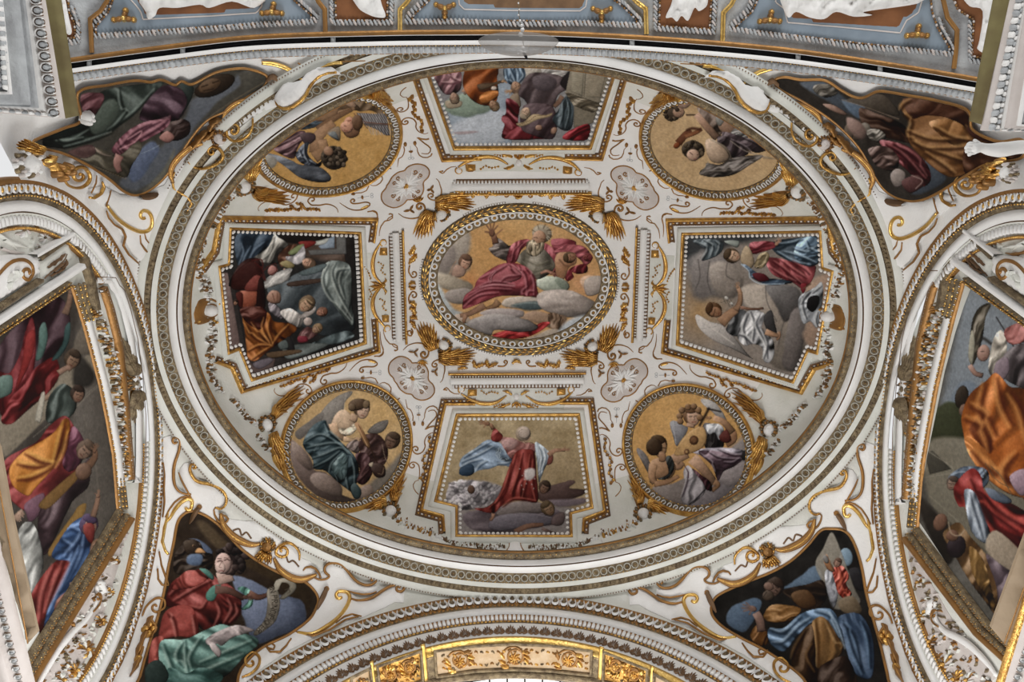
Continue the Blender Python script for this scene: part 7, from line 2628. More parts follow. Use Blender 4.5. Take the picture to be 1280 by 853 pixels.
def draw_wall_right(p):
    p.C[:] = hexc('5a564f'); p.mottle(9, 60)
    p.poly('7d858c', '3640,1080 3740,1100 3840,1200 3860,1400 3760,1500 3640,1480 3540,1560 3560,1380', .1, soft=30, cloud=20)
    p.poly('6f7c8a', '3600,1440 3660,1440 3640,1520 3560,1540', .1, soft=14)
    p.poly('3c4028', '3490,1560 3560,1510 3600,1530 3640,1600 3620,1660 3520,1660 3470,1640', .2, soft=9, cloud=16)
    p.poly('6f6858', '3480,1660 3660,1650 3840,1720 3860,2000 3700,2120 3560,1990 3480,1850', .1, soft=16)
    p.poly('4a463c', '3470,1700 3500,1690 3570,1760 3490,1780', .1, soft=4, sharp=True).line('8b8472', '3480,1690 3580,1765 3480,1790', 5, .7)
    p.poly('2c2620', '3440,1850 3540,1950 3600,2000 3560,2120 3480,1990', .15, soft=10)
    p.line('47423a', '3470,1880 3560,1960 3700,2070', 12, .6).line('8b8472', '3490,1860 3600,1960', 5, .5)
    # helmeted soldier and pink sleeves
    p.poly('4a4234', '3650,1200 3680,1150 3720,1140 3700,1190 3690,1260 3670,1330 3650,1370 3640,1300', .35, fold=(30, 20, .25))
    p.poly('97917c', '3650,1240 3660,1290 3650,1370 3635,1340 3640,1270', .3)
    p.ell('9a7464', 3692, 1325, 24, 32, 10, .35)
    p.line('2f2a26', '3670,1290 3690,1270 3720,1290', 14, .8)
    p.line('4f3c34', '3682,1320 3694,1318', 4).line('7a4a40', '3690,1345 3702,1342', 4)
    p.line('2a2420', '3740,1190 3800,1290 3860,1420', 6, .9)
    p.poly('a3998a', '3730,1270 3760,1240 3780,1290 3770,1350 3730,1410 3710,1380', .3, fold=(20, 20, .2))
    p.poly('8a4a44', '3770,1240 3830,1210 3860,1230 3850,1280 3790,1290', .35, fold=(50, 22, .25))
    p.poly('4a4142', '3770,1330 3830,1290 3870,1310 3870,1450 3800,1440 3760,1400', .25, fold=(30, 30, .2))
    p.poly('7c6a72', '3740,1360 3780,1340 3790,1390 3760,1430 3730,1410', .3)
    p.limb('9c7564', '3640,1370 3660,1400 3690,1410', 18, 20)
    # big orange mantle
    p.ell('33291f', 3610, 1490, 26, 44, 10, .4)
    p.ell('6f5344', 3618, 1540, 18, 24, 10, .3)
    p.poly('a85519', '3640,1480 3700,1430 3740,1400 3790,1450 3870,1500 3870,1870 3830,1860 3760,1820 3700,1770 3640,1700 3615,1620 3610,1560', .25, fold=(20, 80, .22))
    p.poly('6e2f10', '3650,1590 3690,1570 3720,1640 3720,1700 3680,1670 3640,1620', .3, soft=10)
    p.poly('b96a2a', '3620,1640 3660,1650 3720,1720 3780,1800 3860,1840 3860,1870 3780,1850 3700,1790 3640,1710', .35, fold=(140, 26, .2))
    p.folds('5b250c', 'cf8540', '3700,1440 3680,1540 3720,1660', '3740,1420 3760,1520 3800,1600', '3620,1570 3680,1600 3720,1690', '3650,1690 3720,1760 3860,1830', '3790,1470 3830,1540 3860,1660', '3640,1520 3700,1560 3740,1640', '3820,1700 3770,1760 3780,1820', w=12)
    p.poly('8f7480', '3790,1790 3850,1760 3870,1830 3830,1860', .3)
    # woman in grey-blue and red
    p.poly('4c5868', '3560,1790 3620,1750 3700,1760 3710,1810 3660,1850 3620,1830 3580,1820', .35, fold=(60, 22, .25))
    p.line('9aa8b6', '3570,1780 3620,1770 3690,1790', 6, .7)
    p.head(3575, 1815, 24, -80, '4a3c33', '7d6252', -.4)
    p.poly('7c1f1c', '3580,1830 3640,1760 3680,1780 3700,1850 3780,1880 3870,1940 3870,2030 3810,2090 3740,2030 3680,1960 3640,1900 3600,1900', .3, fold=(130, 40, .25))
    p.folds('420d0c', 'b8483a', '3640,1800 3690,1890 3830,2000', '3680,1840 3760,1920 3860,1980', '3620,1860 3660,1930 3770,2050', w=10)
    p.poly('6f7884', '3620,1840 3660,1850 3690,1930 3720,2010 3700,2040 3650,2000 3630,1930', .35, fold=(15, 26, .28))
    p.folds('353b45', 'a9b2bb', '3640,1850 3660,1930 3690,2020', '3655,1850 3690,1950 3705,2020', w=8)
    p.poly('545e6d', '3700,1830 3760,1850 3800,1880 3770,1890 3720,1870', .3)
    for s in ('3700,1740 3740,1800 3790,1830', '3690,1760 3720,1820 3760,1860', '3720,1750 3760,1790 3800,1860'):
        p.line('544c3c', s, 5, .6)
    # lower figures
    p.poly('5c4022', '3560,1980 3600,1960 3640,2010 3700,2080 3760,2180 3760,2330 3700,2260 3640,2180 3580,2080 3540,2010', .3, fold=(30, 34, .25))
    p.poly('7d5a2a', '3640,2050 3690,2100 3720,2200 3740,2300 3700,2240 3650,2150', .3, fold=(20, 26, .25))
    p.poly('4a3c42', '3700,2080 3760,2120 3800,2140 3780,2260 3750,2320 3740,2200', .3, fold=(15, 26, .2))
    p.poly('8a7a66', '3740,1990 3860,2100 3870,2160 3790,2140 3700,2060', .15, soft=6)
    p.ell('6b4a38', 3530, 1960, 26, 34, 20, .35)
    p.ell('2a2024', 3590, 2050, 36, 44, 10, .4)
    p.ell('6a4a38', 3575, 2010, 24, 22, 0, .3)
    p.line('a99478', '3560,1960 3570,2000 3600,2010 3620,1990', 6, .7)
    p.mottle(7, 60)


PL = Plane((X0 - AW - .125, 0, 0), (1, 0, 0)); PR = Plane((X0 + AW + .125, 0, 0), (-1, 0, 0))
KL = np.array([(87, 359), (144.5, 637), (50, 796), (0, 418), (25, 230), (185, 430), (150, 745)], float)
KR = np.array([(1214.5, 361), (1148, 649.6), (1237, 784), (1283, 405), (1259, 239), (1113, 430), (1143, 790)], float)
_A = np.c_[KL, np.ones(7), KL[:, :1] * KL[:, 1:] / 500]
_W = np.linalg.lstsq(_A, KR, rcond=None)[0]


def to_right(q):
    q = np.asarray(q, float).reshape(-1, 2)
    return np.c_[q, np.ones(len(q)), q[:, :1] * q[:, 1:] / 500] @ _W


def side_wall(side):
    S, A, m = (PL, ARCH_L, False) if side == 'left' else (PR, ARCH_R, True)
    W = (lambda q: to_right(q)[::-1]) if m else (lambda q: np.asarray(q, float))   # keeps clockwise travel
    W1 = (lambda q: to_right(q)) if m else (lambda q: np.asarray(q, float))
    what = 'the crowd with a woman in blue' if not m else 'the great orange mantle'
    w = struct('wall_' + side, 'pale %s lunette wall with a large framed fresco' % side, 'wall')
    al = np.linspace(-1.6, 1.6, 60)
    rim = A.at(al, .29, -.125)
    mid = A.c + A.w * -.125
    V = np.vstack([rim, [mid + np.array([0, 0, -3.0])]])
    V[:, 0] = X0 + (1 if m else -1) * (AW + .125)
    obj('wall_face', V, [(i, i + 1, len(rim)) for i in range(len(rim) - 1)], PALE, w, smooth=False)
    # the fresco itself
    if not m:
        out = dens(pts('-20,431 87,359 93.5,380 100.6,403 111,440 122,482 131,526 139,570 144.5,637 49,793 -20,560'), 5)
        t = thing('wall_fresco', 'large left wall fresco of a crowd with a woman in blue and red', 'fresco', center_of(out, S), 'wall frescoes in the side lunettes')
        fresco('painting', S, out, (0, 0), 3.0, '4a443e', draw_wall_left, t, 1.3, .01)
    else:
        out = dens(pts('1214.5,361 1300,414 1300,640 1237,784 1148,649.6 1153,610 1160,570 1170,522.6 1182,465 1195.5,415 1206,383'), 5)
        t = thing('wall_fresco', 'large right wall fresco with a great orange mantle and helmeted soldier', 'fresco', center_of(out, S), 'wall frescoes in the side lunettes')
        fresco('painting', S, out, (0, 0), 3.0, '5a564f', draw_wall_right, t, 1.3, .01)
    f = thing('picture_frame', 'carved gilt frame round the %s wall fresco' % side, 'frame', center_of(out, S), 'carved frames of the wall frescoes')

    def sweep(nm, path, prof, mm, par):
        P_ = dens_open(W(pts(path)), 4)
        V, F = strip(S, P_, prof, False, 4)
        return obj(nm, V, F, mm, par)
    def leaves(nm, path, off, n, L, wd, par, mm=(BRONZE, GOLD), h=.03, tilt=.5):
        P_ = offset(dens_open(W(pts(path)), 6), off, False)
        mk = MB(); Q = resample(P_, n); Pc, Nc = S.hit(Q); T = np.gradient(Pc, axis=0); B = np.cross(Nc, T)
        for i in range(len(Pc)):
            q = np.linalg.norm(Pc[i]) / FL
            mk.add(*ball_geo(Pc[i] + Nc[i] * .03, T[i] + B[i] * (tilt if i % 2 else -tilt), Nc[i], L * q / 2, wd * q / 2, h, 6, 2), mm[i % len(mm)])
        mk.build(nm, par, stuff=True)
    TOP = '-20,431 87,359'; RIGHT = '87,359 93.5,380 100.6,403 111,440 122,482 131,526 139,570 144.5,637'; LOW = '144.5,637 49,793 12,853'
    CR = pts('97,352 101,372 106,392')
    # clockwise travel: negative offset lies outside the picture
    band = [(.3, .0), (.0, .035), (-1.2, .045), (-2.4, .02), (-4.5, .045), (-7.5, .05), (-9.2, .02), (-9.6, .0)]
    sweep('carved_band', TOP, band, BRONZE, f)
    leaves('carved_leaf_row', TOP, -2.2, 3.0, 2.6, 1.8, f, (GOLD, OCHRE, GOLDB)); leaves('carved_leaf_row', TOP, -6.4, 3.6, 4.6, 2.4, f)
    sweep('bead_border', RIGHT, [(.4, .0), (.0, .03), (-1.6, .04), (-2.6, .01)], OCHRE, f)
    leaves('bead_row', RIGHT, -1.3, 2.6, 1.8, 1.5, f, (GOLDB, WHITE, GOLD), .02, 0)
    sweep('pale_fillet', '94,398 103,440 114,482 123,526 131,570 133.5,609' if False else '100.6,403 111,440 122,482 131,526 139,570 142.5,609', [(-2.6, .01), (-3.0, .04), (-9.6, .045), (-10, .0)], WHITE, f)
    for o in (3.2, 9.4):
        sweep('carved_band', '88.5,357 93.5,380 100.6,403', [(-o + .6, .0), (-o, .03), (-o - 2.6, .05), (-o - 5.2, .03), (-o - 5.8, .0)], BRONZE, f)
        leaves('carved_leaf_row', '88.5,357 93.5,380 100.6,403', -o - 2.6, 3.4, 4.0, 2.4, f, (BRONZE, GOLD, GOLDB))
    sweep('carved_band', '141.5,609 144.5,637', [(-2.6, .01), (-4, .04), (-12, .04), (-12.6, .0)], BRONZE, f)
    leaves('carved_leaf_row', '140.5,600 144.5,637', -5.5, 3.2, 3.6, 2.2, f); leaves('carved_leaf_row', '140.5,600 144.5,637', -9.5, 3.2, 3.6, 2.2, f)
    for o, mm in ((0, BRONZE), (9.5, BRONZE), (17.5, OCHRE)):
        sweep('carved_band', LOW, [(-o + .6, .0), (-o, .04), (-o - 3.5, .06), (-o - 7.5, .03), (-o - 8.2, .0)], mm, f)
        if o < 17:
            leaves('carved_leaf_row', LOW, -o - 2.6, 3.4, 3.8, 2.2, f, (GOLD, BRONZE, GOLDB)); leaves('carved_leaf_row', LOW, -o - 5.6, 3.6, 4.2, 2.4, f, (BRONZE, OCHRE))

    # stepped white frame between arch and fresco
    g = thing('stepped_frame', 'white stepped moulding beside the %s wall fresco' % side, 'moulding', center_of(W1([(140, 400), (170, 500)]), S), 'stepped white mouldings of the lunettes')
    sweep('white_band', '116,347 136,348 141,358 147,364 155,388 164,425 170,470 174,520 174,570 173,604 163,604', [(0, .0), (.4, .05), (6.5, .055), (7, .03)], WHITE, g)
    sweep('dark_line', '116,346.3 136.5,347.3 141.5,357 147.7,363 155.7,388 164.7,425 170.7,470 174.7,520 174.7,570 173.5,604', [(-.6, .075), (.5, .077)], UMBER, g)
    sweep('gilt_edge', '121,362 128,358 137,386 147,425 152,470 157,520 160,560 163,600', [(-.3, .0), (0, .06), (4.4, .06), (5, .0)], OCHRE, g)
    leaves('bead_row', '121,362 128,358 137,386 147,425', 2.2, 3.4, 2.4, 2.8, g, (WHITE, PALE, GOLD), .035, 0)
    leaves('bead_row', '157,530 160,560 163,600', 2.2, 3.4, 2.4, 2.8, g, (WHITE, PALE, GOLD), .035, 0)
    # fruit festoon and the winged gilt cherub on it
    festoon('fruit_festoon', 'gilt and white fruit festoon hanging beside the %s wall fresco' % side, 'fruit festoons of the lunettes',
            [' '.join('%.1f,%.1f' % tuple(v) for v in W1(pts('117,388 124,404 130,424 136,446 142,470 147,495 151,520 154,548 155,575 155,600')))], 3.4,
            (BRONZE, OCHRE, GOLD, WHITE, PALE, BRONZE, ROSE), S, 12, .06)
    c = W1([(166, 479)])[0]
    q = lambda x, y: tuple(W1([(x, y)])[0])
    ch = cherub(S, c, 7.5, 180 if not m else 0, ((q(163, 470), q(152, 420), 11, 5, 0), (q(167, 488), q(168, 532), 10, 5, 0)), (BRONZE, OCHRE), 'gilt winged cherub head on the festoon by the %s wall fresco' % side, 'gilt cherub heads in the lunettes', BRONZE, 4.4, BRONZE)
    # cornice, frieze and bracket above the fresco
    e = thing('picture_cornice', 'pale cornice with leaf frieze and gilt mouldings above the %s wall fresco' % side, 'cornice', center_of(W1([(40, 370), (60, 350)]), S), 'cornices of the wall frescoes')
    sweep('white_fillet', '-20,411 97.5,335', [(.6, .0), (.2, .09), (-6.2, .10), (-7.2, .03)], WHITE, e)
    sweep('gilt_leaf_moulding', '-20,397 46,353', [(.4, .02), (.0, .07), (-4.5, .09), (-7, .03)], BRONZE, e)
    leaves('moulding_leaf_row', '-20,397 46,353', -3, 3.6, 3.4, 2.6, e, (BRONZE, GOLD))
    relief('frieze_panel', S, dens(W1(pts('50,352 47,327 84,300 90,322')), 3), .03, PALE, e, 1.5, 4)
    mk = MB()
    for s in ('62,340 70,333 79,327', '55,335 60,331 64,326', '62,332 66,327 71,322', '70,326 73,321 78,317', '58,346 64,342 70,340', '66,342 72,338 78,334', '72,336 78,331 79,324'):
        leaf(S, W1(spline(pts(s), 4)), 2.6, .03, mk, UMBER, 2, .2, .03)
    bar('', S, W1(spline(pts('52,348 64,337 76,326 80,318'), 5)), 1.6, UMBER, None, 1.6, lift=.03, mk=mk)
    mk.build('frieze_leaves', e)
    sweep('upper_leaf_moulding', '45,326 86,297', [(.6, .02), (.0, .06), (-3.2, .06), (-4, .0)], BRONZE, e)
    sweep('upper_white_fillet', '37,322 85,294.5', [(.6, .02), (.0, .08), (-4.4, .09), (-5, .0)], WHITE, e)
    # vertical leaf moulding at the corner
    sweep('corner_leaf_moulding', '92,306 100,312 104,330 110,350 117,388', [(-4, .0), (-3, .06), (3, .06), (4, .0)], BRONZE, e)
    leaves('moulding_leaf_row', '92,306 100,312 104,330 110,350 117,388', 0, 3.6, 4.4, 2.8, e, (BRONZE, GOLD, OCHRE))
    b_ = thing('scroll_bracket', 'white scroll bracket with gilt volute over the %s wall fresco' % side, 'bracket', center_of(W1([(15, 345), (20, 340)]), S), 'scroll brackets over the wall frescoes')
    relief('body', S, dens(W1(pts('-20,322 12,318 30,319 44,320 47,342 22,360 0,373 -20,384')), 4), .06, WHITE, b_, 3, 5)
    bar('gilt_volute', Lifted(S, .06), W1(scroll_path(pts('-12,345 0,332 10,326 22,325 31,331 33,342 28,350'), c=(26.5, 341), r=1.2, turns=.9)), 4.2, OCHRE, b_, 2)
    mk = MB()
    for s in ('10,338 12,344 8,352', '6,342 3,348 1,353', '12,338 16,342 15,347', '4,352 2,358 3,362'):
        leaf(Lifted(S, .06), W1(spline(pts(s), 4)), 4, .04, mk, PALE, 0, .2)
    mk.build('stucco_leaves', b_)
    # relief of rosettes and leaves in the top of the lunette
    r_ = thing('rosette_relief', 'grey stucco relief of rosettes and leaves above the %s wall cornice' % side, 'relief', center_of(W1([(30, 290), (50, 300)]), S), 'stucco reliefs in the tops of the lunettes')
    for c, r in (((28, 287), 11), ((54, 297), 7), ((67, 293), 5), ((2, 280), 7), ((46, 309), 4)):
        mk = MB()
        for k in range(9):
            a = k * 2 * PI / 9
            c0 = np.array(c) + .25 * r * np.array([math.cos(a), math.sin(a)]); c1 = np.array(c) + r * np.array([math.cos(a + .5), math.sin(a + .5)])
            leaf(S, W1(np.array([c0, (c0 + c1) / 2 + .1 * r, c1])), r * .45, .028, mk, (ROSE, PALE, WHITE)[k % 3], 0, .2, rows=6)
        blob(S, W1([c])[0], r * .26, .04, mk, BRONZE)
        mk.build('rosette', r_)
    for s in ('4,300 20,306 34,310', '0,310 16,316 30,316', '-4,292 10,302 20,312', '36,280 44,284 50,290', '60,284 66,286 72,292', '10,276 16,272 20,270', '40,300 38,308 40,314'):
        mk = MB(); leaf(S, W1(spline(pts(s), 4)), 5, .03, mk, rng.choice((ROSE, PALE, OCHRE)), 2, .25); mk.build('stucco_leaf', r_)
    # lower end: scroll band and leaf relief between frame and arch
    l_ = thing('scroll_relief', 'gilt and white leaf scroll relief at the foot of the %s arch' % side, 'relief', center_of(W1([(100, 780), (110, 760)]), S), 'leaf scroll reliefs at the arch feet')
    ground = W1(pts('152,640 158,660 150,700 138,740 122,790 105,830 90,870 40,870 60,830 95,770 128,705'))
    relief('ground', S, dens(ground, 5), .015, ROSE, l_, 1.5, 8)
    bar('white_scroll_band', Lifted(S, .03), W1(spline(pts('118,732 117,752 106,772 88,790 70,812 50,845 38,870'), 6)), 8, WHITE, l_, 3, .7, taper=(.7, .8, 1.1, 1.0, .6))
    bar('gilt_volute', Lifted(S, .06), W1(scroll_path(pts('110,765 117,757 120,748 118,742 113,744'), c=(115.5, 748), r=.8, turns=.8)), 2.2, OCHRE, l_)
    relief('scroll_end', S, dens(W1(pts('120,728 127,724 131,741 124,745')), 3), .06, WHITE, l_, 1.5, 3)
    rr = random.Random(3)
    for c, r in (((106, 812), 10), ((124, 775), 7), ((92, 838), 9), ((135, 740), 5), ((75, 850), 8), ((140, 700), 5)):
        mk = MB()
        bar('', S, W1(spiral(c, r, 1.5, rr.uniform(0, 360), 1.5)), 2.6, ROSE, None, 2, 1.2, .015, mk=mk)
        for k in range(10):
            a = k * 2 * PI / 10
            c0 = np.array(c) + .3 * r * np.array([math.cos(a), math.sin(a)]); c1 = np.array(c) + 1.2 * r * np.array([math.cos(a + .6), math.sin(a + .6)])
            leaf(S, W1(np.array([c0, (c0 + c1) / 2, c1])), r * .42, .05, mk, rr.choice((ROSE, OCHRE, PALE, GOLD)), 0, .2, rows=6)
        blob(S, W1([c])[0], r * .3, .08, mk, GOLD)
        mk.build('leaf_rosette', l_)
    mk = MB(); in_ = resample(dens(ground, 4), 4, True); lo, hi = ground.min(0), ground.max(0)
    while len(mk.V) < 150:
        c = np.array([rr.uniform(lo[0], hi[0]), rr.uniform(lo[1], hi[1])]); a = rr.uniform(0, 6.3)
        if inside(c[None], in_)[0]:
            leaf(S, np.array([c, c + 3 * np.array([math.cos(a), math.sin(a)]), c + 6.5 * np.array([math.cos(a + .5), math.sin(a + .5)])]), 3.2, .04, mk, rr.choice((ROSE, OCHRE, PALE, BRONZE)), 2, .2, rows=6)
    mk.build('leaf_scrollwork', l_, stuff=True)


side_wall('left')
side_wall('right')
# ================================================================ front arch soffit and the window beyond
class EllBarrel:
    """elliptical barrel, axis along y"""
    def __init__(self, cx, cz, a, c):
        self.c = np.array([cx, cz]); self.s = np.array([a, c])

    def hit(self, uv):
        d = rays(uv)
        e = d[:, [0, 2]] / self.s; o = -self.c / self.s
        a = (e * e).sum(1); b = (e * o).sum(1); cc = o @ o - 1
        t = (-b + np.sqrt(np.maximum(b * b - a * cc, 0))) / a
        q = d * t[:, None]
        n = np.zeros_like(q)
        n[:, [0, 2]] = -(q[:, [0, 2]] - self.c) / self.s ** 2
        return q, n / np.linalg.norm(n, axis=1)[:, None]


SOF = EllBarrel(X0, ZFR - C2, A2 - .91, C2 - .91)
t = thing('trim_9', 'gilded soffit of the front arch, with scroll panels between bright gold fillets', 'soffit', (0, 0, 0), kind='structure')
al = np.linspace(-1.25, 1.25, 100)
rows = [np.c_[X0 + (A2 - .91) * np.sin(al), np.full(100, YF + d), ZFR - C2 + (C2 - .91) * np.cos(al)] for d in (.14, .3, .45, .55, .62)]
grid_obj('soffit_ground', rows, BRONZE, t)
for a_, b_, w in (((464.5, 827), (468.5, 862), 4.5), ((528.5, 806), (533.5, 862), 6), ((752, 809), (749.5, 862), 6), ((815.5, 833), (813.5, 862), 5)):
    bar('gilt_fillet', SOF, dens_open(np.array([a_, b_]), 3), w, GOLDB, t, 3, .5)
CREAM = mat('warm_cream_stucco', (.50, .38, .25), .6, var=(.42, .29, .16), vscale=9, bump=.3)
PAN = ((pts('545,815 592,809 640,806.5 690,808.5 738,815 737,841 690,836 640,834 592,836.5 547,843'), ((574, 826, 13), (643, 821.5, 13.5), (711, 825, 13)), CREAM),
       (pts('473,834 524,816 526,850 477,868'), ((487, 844, 9), (511, 834, 9)), GOLD),
       (pts('757,817 808,838 806,864 756,850'), ((770, 833, 9), (793, 844, 9)), GOLD),
       (pts('440,848 460,838 464,866 440,876'), ((452, 856, 6),), CREAM), (pts('820,845 850,862 848,884 819,870'), ((832, 866, 6),), CREAM))
rr = random.Random(21)
for k, (po, ros, gm) in enumerate(PAN):
    p_ = thing('soffit_coffer', ('middle panel of the arch soffit with three leaf rosettes', 'left square panel of gilt scrolls on the arch soffit', 'right square panel of gilt scrolls on the arch soffit', 'cut-off pale panel left of the square one on the arch soffit', 'cut-off pale panel right of the square one on the arch soffit')[k], 'coffer', center_of(po, SOF), 'scroll panels of the arch soffit')
    relief('ground', SOF, dens(po, 3), .012, gm, p_, 1.5, 5)
    V, F = strip(SOF, po[::1], [(-.5, .0), (-.5, .03), (-2.5, .045), (-3.6, .02)], True, 4)
    obj('border', V, F, BRONZE, p_)
    mk = MB(); m2 = MB()
    for cx, cy, r in ros:
        for sgn in (1, -1):
            bar('', SOF, spiral((cx, cy), r * (1.15 if sgn > 0 else .95), 1.6, 200 if sgn > 0 else 20, 1.3 * sgn), 2.8, OCHRE, None, 1.6, 1.3, .01, mk=mk)
        for j in range(8):
            a = j * PI / 4
            leaf(SOF, np.array([(cx, cy), (cx + .3 * r * math.cos(a), cy + .3 * r * math.sin(a)), (cx + .62 * r * math.cos(a + .3), cy + .62 * r * math.sin(a + .3))]), 2.6, .05, m2, GOLD, 0, .2, rows=5)
        for j in range(16):
            a = j * 2 * PI / 16 + rr.uniform(-.2, .2)
            c0 = np.array([cx + r * .95 * math.cos(a), cy + r * .95 * math.sin(a)]); c1 = c0 + r * .75 * np.array([math.cos(a + .9), math.sin(a + .9)])
            if inside(np.array([c1]), po)[0]:
                leaf(SOF, np.array([c0, (c0 + c1) / 2, c1]), 4.2, .06, m2, rr.choice((GOLD, OCHRE, GOLDB)), 2, .2, rows=6)
        blob(SOF, (cx, cy), 1.8, .07, m2, GOLDB)
    for cx, cy in resample(dens(offset(po, 6), 5), 7, True):
        leaf(SOF, np.array([(cx, cy), (cx + 2, cy + rr.uniform(-2, 2)), (cx + 4.5, cy + rr.uniform(-3, 3))]), 2.6, .04, m2, rr.choice((GOLD, OCHRE, BRONZE)), 0, .2, rows=5)
    mk.build('scrolls', p_, stuff=True); m2.build('leaves', p_, stuff=True)
V, F = strip(SOF, spline(pts('400,905 470,872 545,850 592,844 640,841.5 690,843.5 738,849 800,866 880,900'), 6), [(-2.4, .0), (-1.5, .05), (2, .06), (5.5, .03), (7, -.02)], False, 5)
obj('inner_moulding', V, F, BRONZE, t)

wn = thing('window_1', 'bright arched apse window with dark bars beyond the front arch', 'window', (0, 0, 0), kind='structure')
PW = Plane((0, YF + 1.05, 0), (0, -1, 0))
LITG = bpy.data.materials.new('daylit_glass'); LITG.use_nodes = True
LITG.node_tree.nodes['Principled BSDF'].inputs['Emission Color'].default_value = (1, .97, .92, 1)
LITG.node_tree.nodes['Principled BSDF'].inputs['Emission Strength'].default_value = 1.6
gl = dens(pts('470,905 520,875 570,858 610,850.5 645,848.5 680,850 720,856.5 770,872 820,905 830,1150 460,1150'), 12)
relief('glass_pane', PW, gl, .01, LITG, wn, 1, 40)
for x in range(480, 830, 22):
    bar('glazing_bar', Lifted(PW, .02), np.array([(x, 845.), (x, 1140.)]), 2.2, BLACK, wn, 20)
for y in (875, 915, 960, 1010):
    bar('glazing_bar', Lifted(PW, .02), np.array([(460., y), (830., y)]), 2.2, BLACK, wn, 20)
V, F = strip(PW, spline(pts('440,925 510,872 570,852.5 645,844.5 720,851.5 785,870 850,922'), 6), [(-14, -.1), (-13, .05), (3.6, .05), (3.9, .0)], False, 6)
obj('dark_reveal', V, F, BLACK, wn)

# ================================================================ near arch moulding and coffered nave vault
NV = Barrel(9.0, 11.0)
NB = spline(pts('20,112 60,106 90,101 200,86 319,72.5 470,67.5 560,66.5 655,66.8 790,72.5 960,86 1100,105 1220,125 1260,133'), 8)
UPO = lambda d: NB - np.array([0, 1.0]) * d


def nv(name, d0, d1, h0, h1, m, par, mid=None):
    """strip of the near arch between two parallels of its lower edge"""
    L_ = [(d0, -.02), (d0, h0)] + ([(.5 * (d0 + d1), mid)] if mid is not None else []) + [(d1, h1), (d1, -.02)]
    P = []
    for d, h in L_:
        p, n = NV.hit(UPO(d)); P.append(p + n * h)
    return grid_obj(name, P, m, par)


ta = struct('trim_10', 'grey leaf moulding and white fillet of the near arch across the top', 'moulding')
nv('leaf_band', 0, 8.2, .06, .08, GREY, ta, .10)
nv('rust_line', -.8, 0, .05, .06, OCHRE, ta)
nv('bead_ground', 8.2, 10, .08, .09, UMBER, ta)
nv('white_fillet', 10, 15.4, .13, .13, WHITE, ta)
nv('black_gap', 15.4, 22.4, -.015, -.015, BLACK, ta)
lf = unit_mesh('leaf', [(np.array([(-.03, -.035, .0), (.03, -.035, .0), (.024, .02, .012), (0, .04, .012), (-.024, .02, .012), (0, -.01, .045)]), [(0, 1, 5), (1, 2, 5), (2, 3, 5), (3, 4, 5), (4, 0, 5)], GREY),
                        (np.array([(.032, -.03, .01), (.042, -.03, .01), (.037, .035, .02)]), [(0, 1, 2)], WHITE)])
Q = resample(UPO(4.0), 7.6); Pc, Nc = NV.hit(Q); T = np.gradient(Pc, axis=0)
for i in range(len(Pc)):
    M = frame_mat(Pc[i] + Nc[i] * .085, T[i], Nc[i])
    if M[1, 1] < 0:
        M = frame_mat(Pc[i] + Nc[i] * .085, -T[i], Nc[i])
    piece('leaf', lf, M, ta)
mk = MB(); Q = resample(UPO(9.1), 4.0); Pc, Nc = NV.hit(Q); T = np.gradient(Pc, axis=0)
for i in range(len(Pc)):
    mk.add(*ball_geo(Pc[i] + Nc[i] * .08, T[i], Nc[i], .012, .008, .015, 5, 2), GOLD if i % 3 else GOLDB)
mk.build('bead_row', ta, stuff=True)
for x in (107, 225, 409, 795, 995, 1100):
    i = np.argmin(np.abs(NB[:, 0] - x)); c = NB[i] - (0, 19)
    relief('iron_clamp', NV, dens(np.array([c + (-3, -3.6), c + (3, -3.6), c + (3, 3.6), c + (-3, 3.6)]), 3), .06, GREY, ta, 1, 4)

vt = thing('ceiling.001', 'coffered near vault with blue-grey panels and brown gilt fillets', 'ceiling', (0, 0, 0), kind='structure')
P = []
for d in (22.4, 40, 80, 150):
    p, n = NV.hit(UPO(d)); P.append(p - n * .01)
grid_obj('vault_face', P, GREY, vt)
nv('gilt_fillet', 22.6, 29.2, .05, .05, OCHRE, vt)
nv('white_edge', 22.2, 22.9, .055, .055, WHITE, vt)
POSTS = ('115,66 114,40 113,24 126,14 134,2 138,-12', '407,44 406,12 398,2 392,-12', '500,42 500,12 508,4 518,-10', '808,43 807,11 796,3 785,-10', '903,52 904,16 914,6 922,-10', '1192,86 1195,60 1196,38 1184,22 1176,-12')
for s in POSTS:
    V, F = strip(NV, dens_open(pts(s), 4), [(-3, .0), (-2.8, .05), (2.8, .05), (3, .0)], False, 4)
    obj('gilt_fillet', V, F, GOLDB if s[:3] in ('500', '808', '903') else OCHRE, vt)
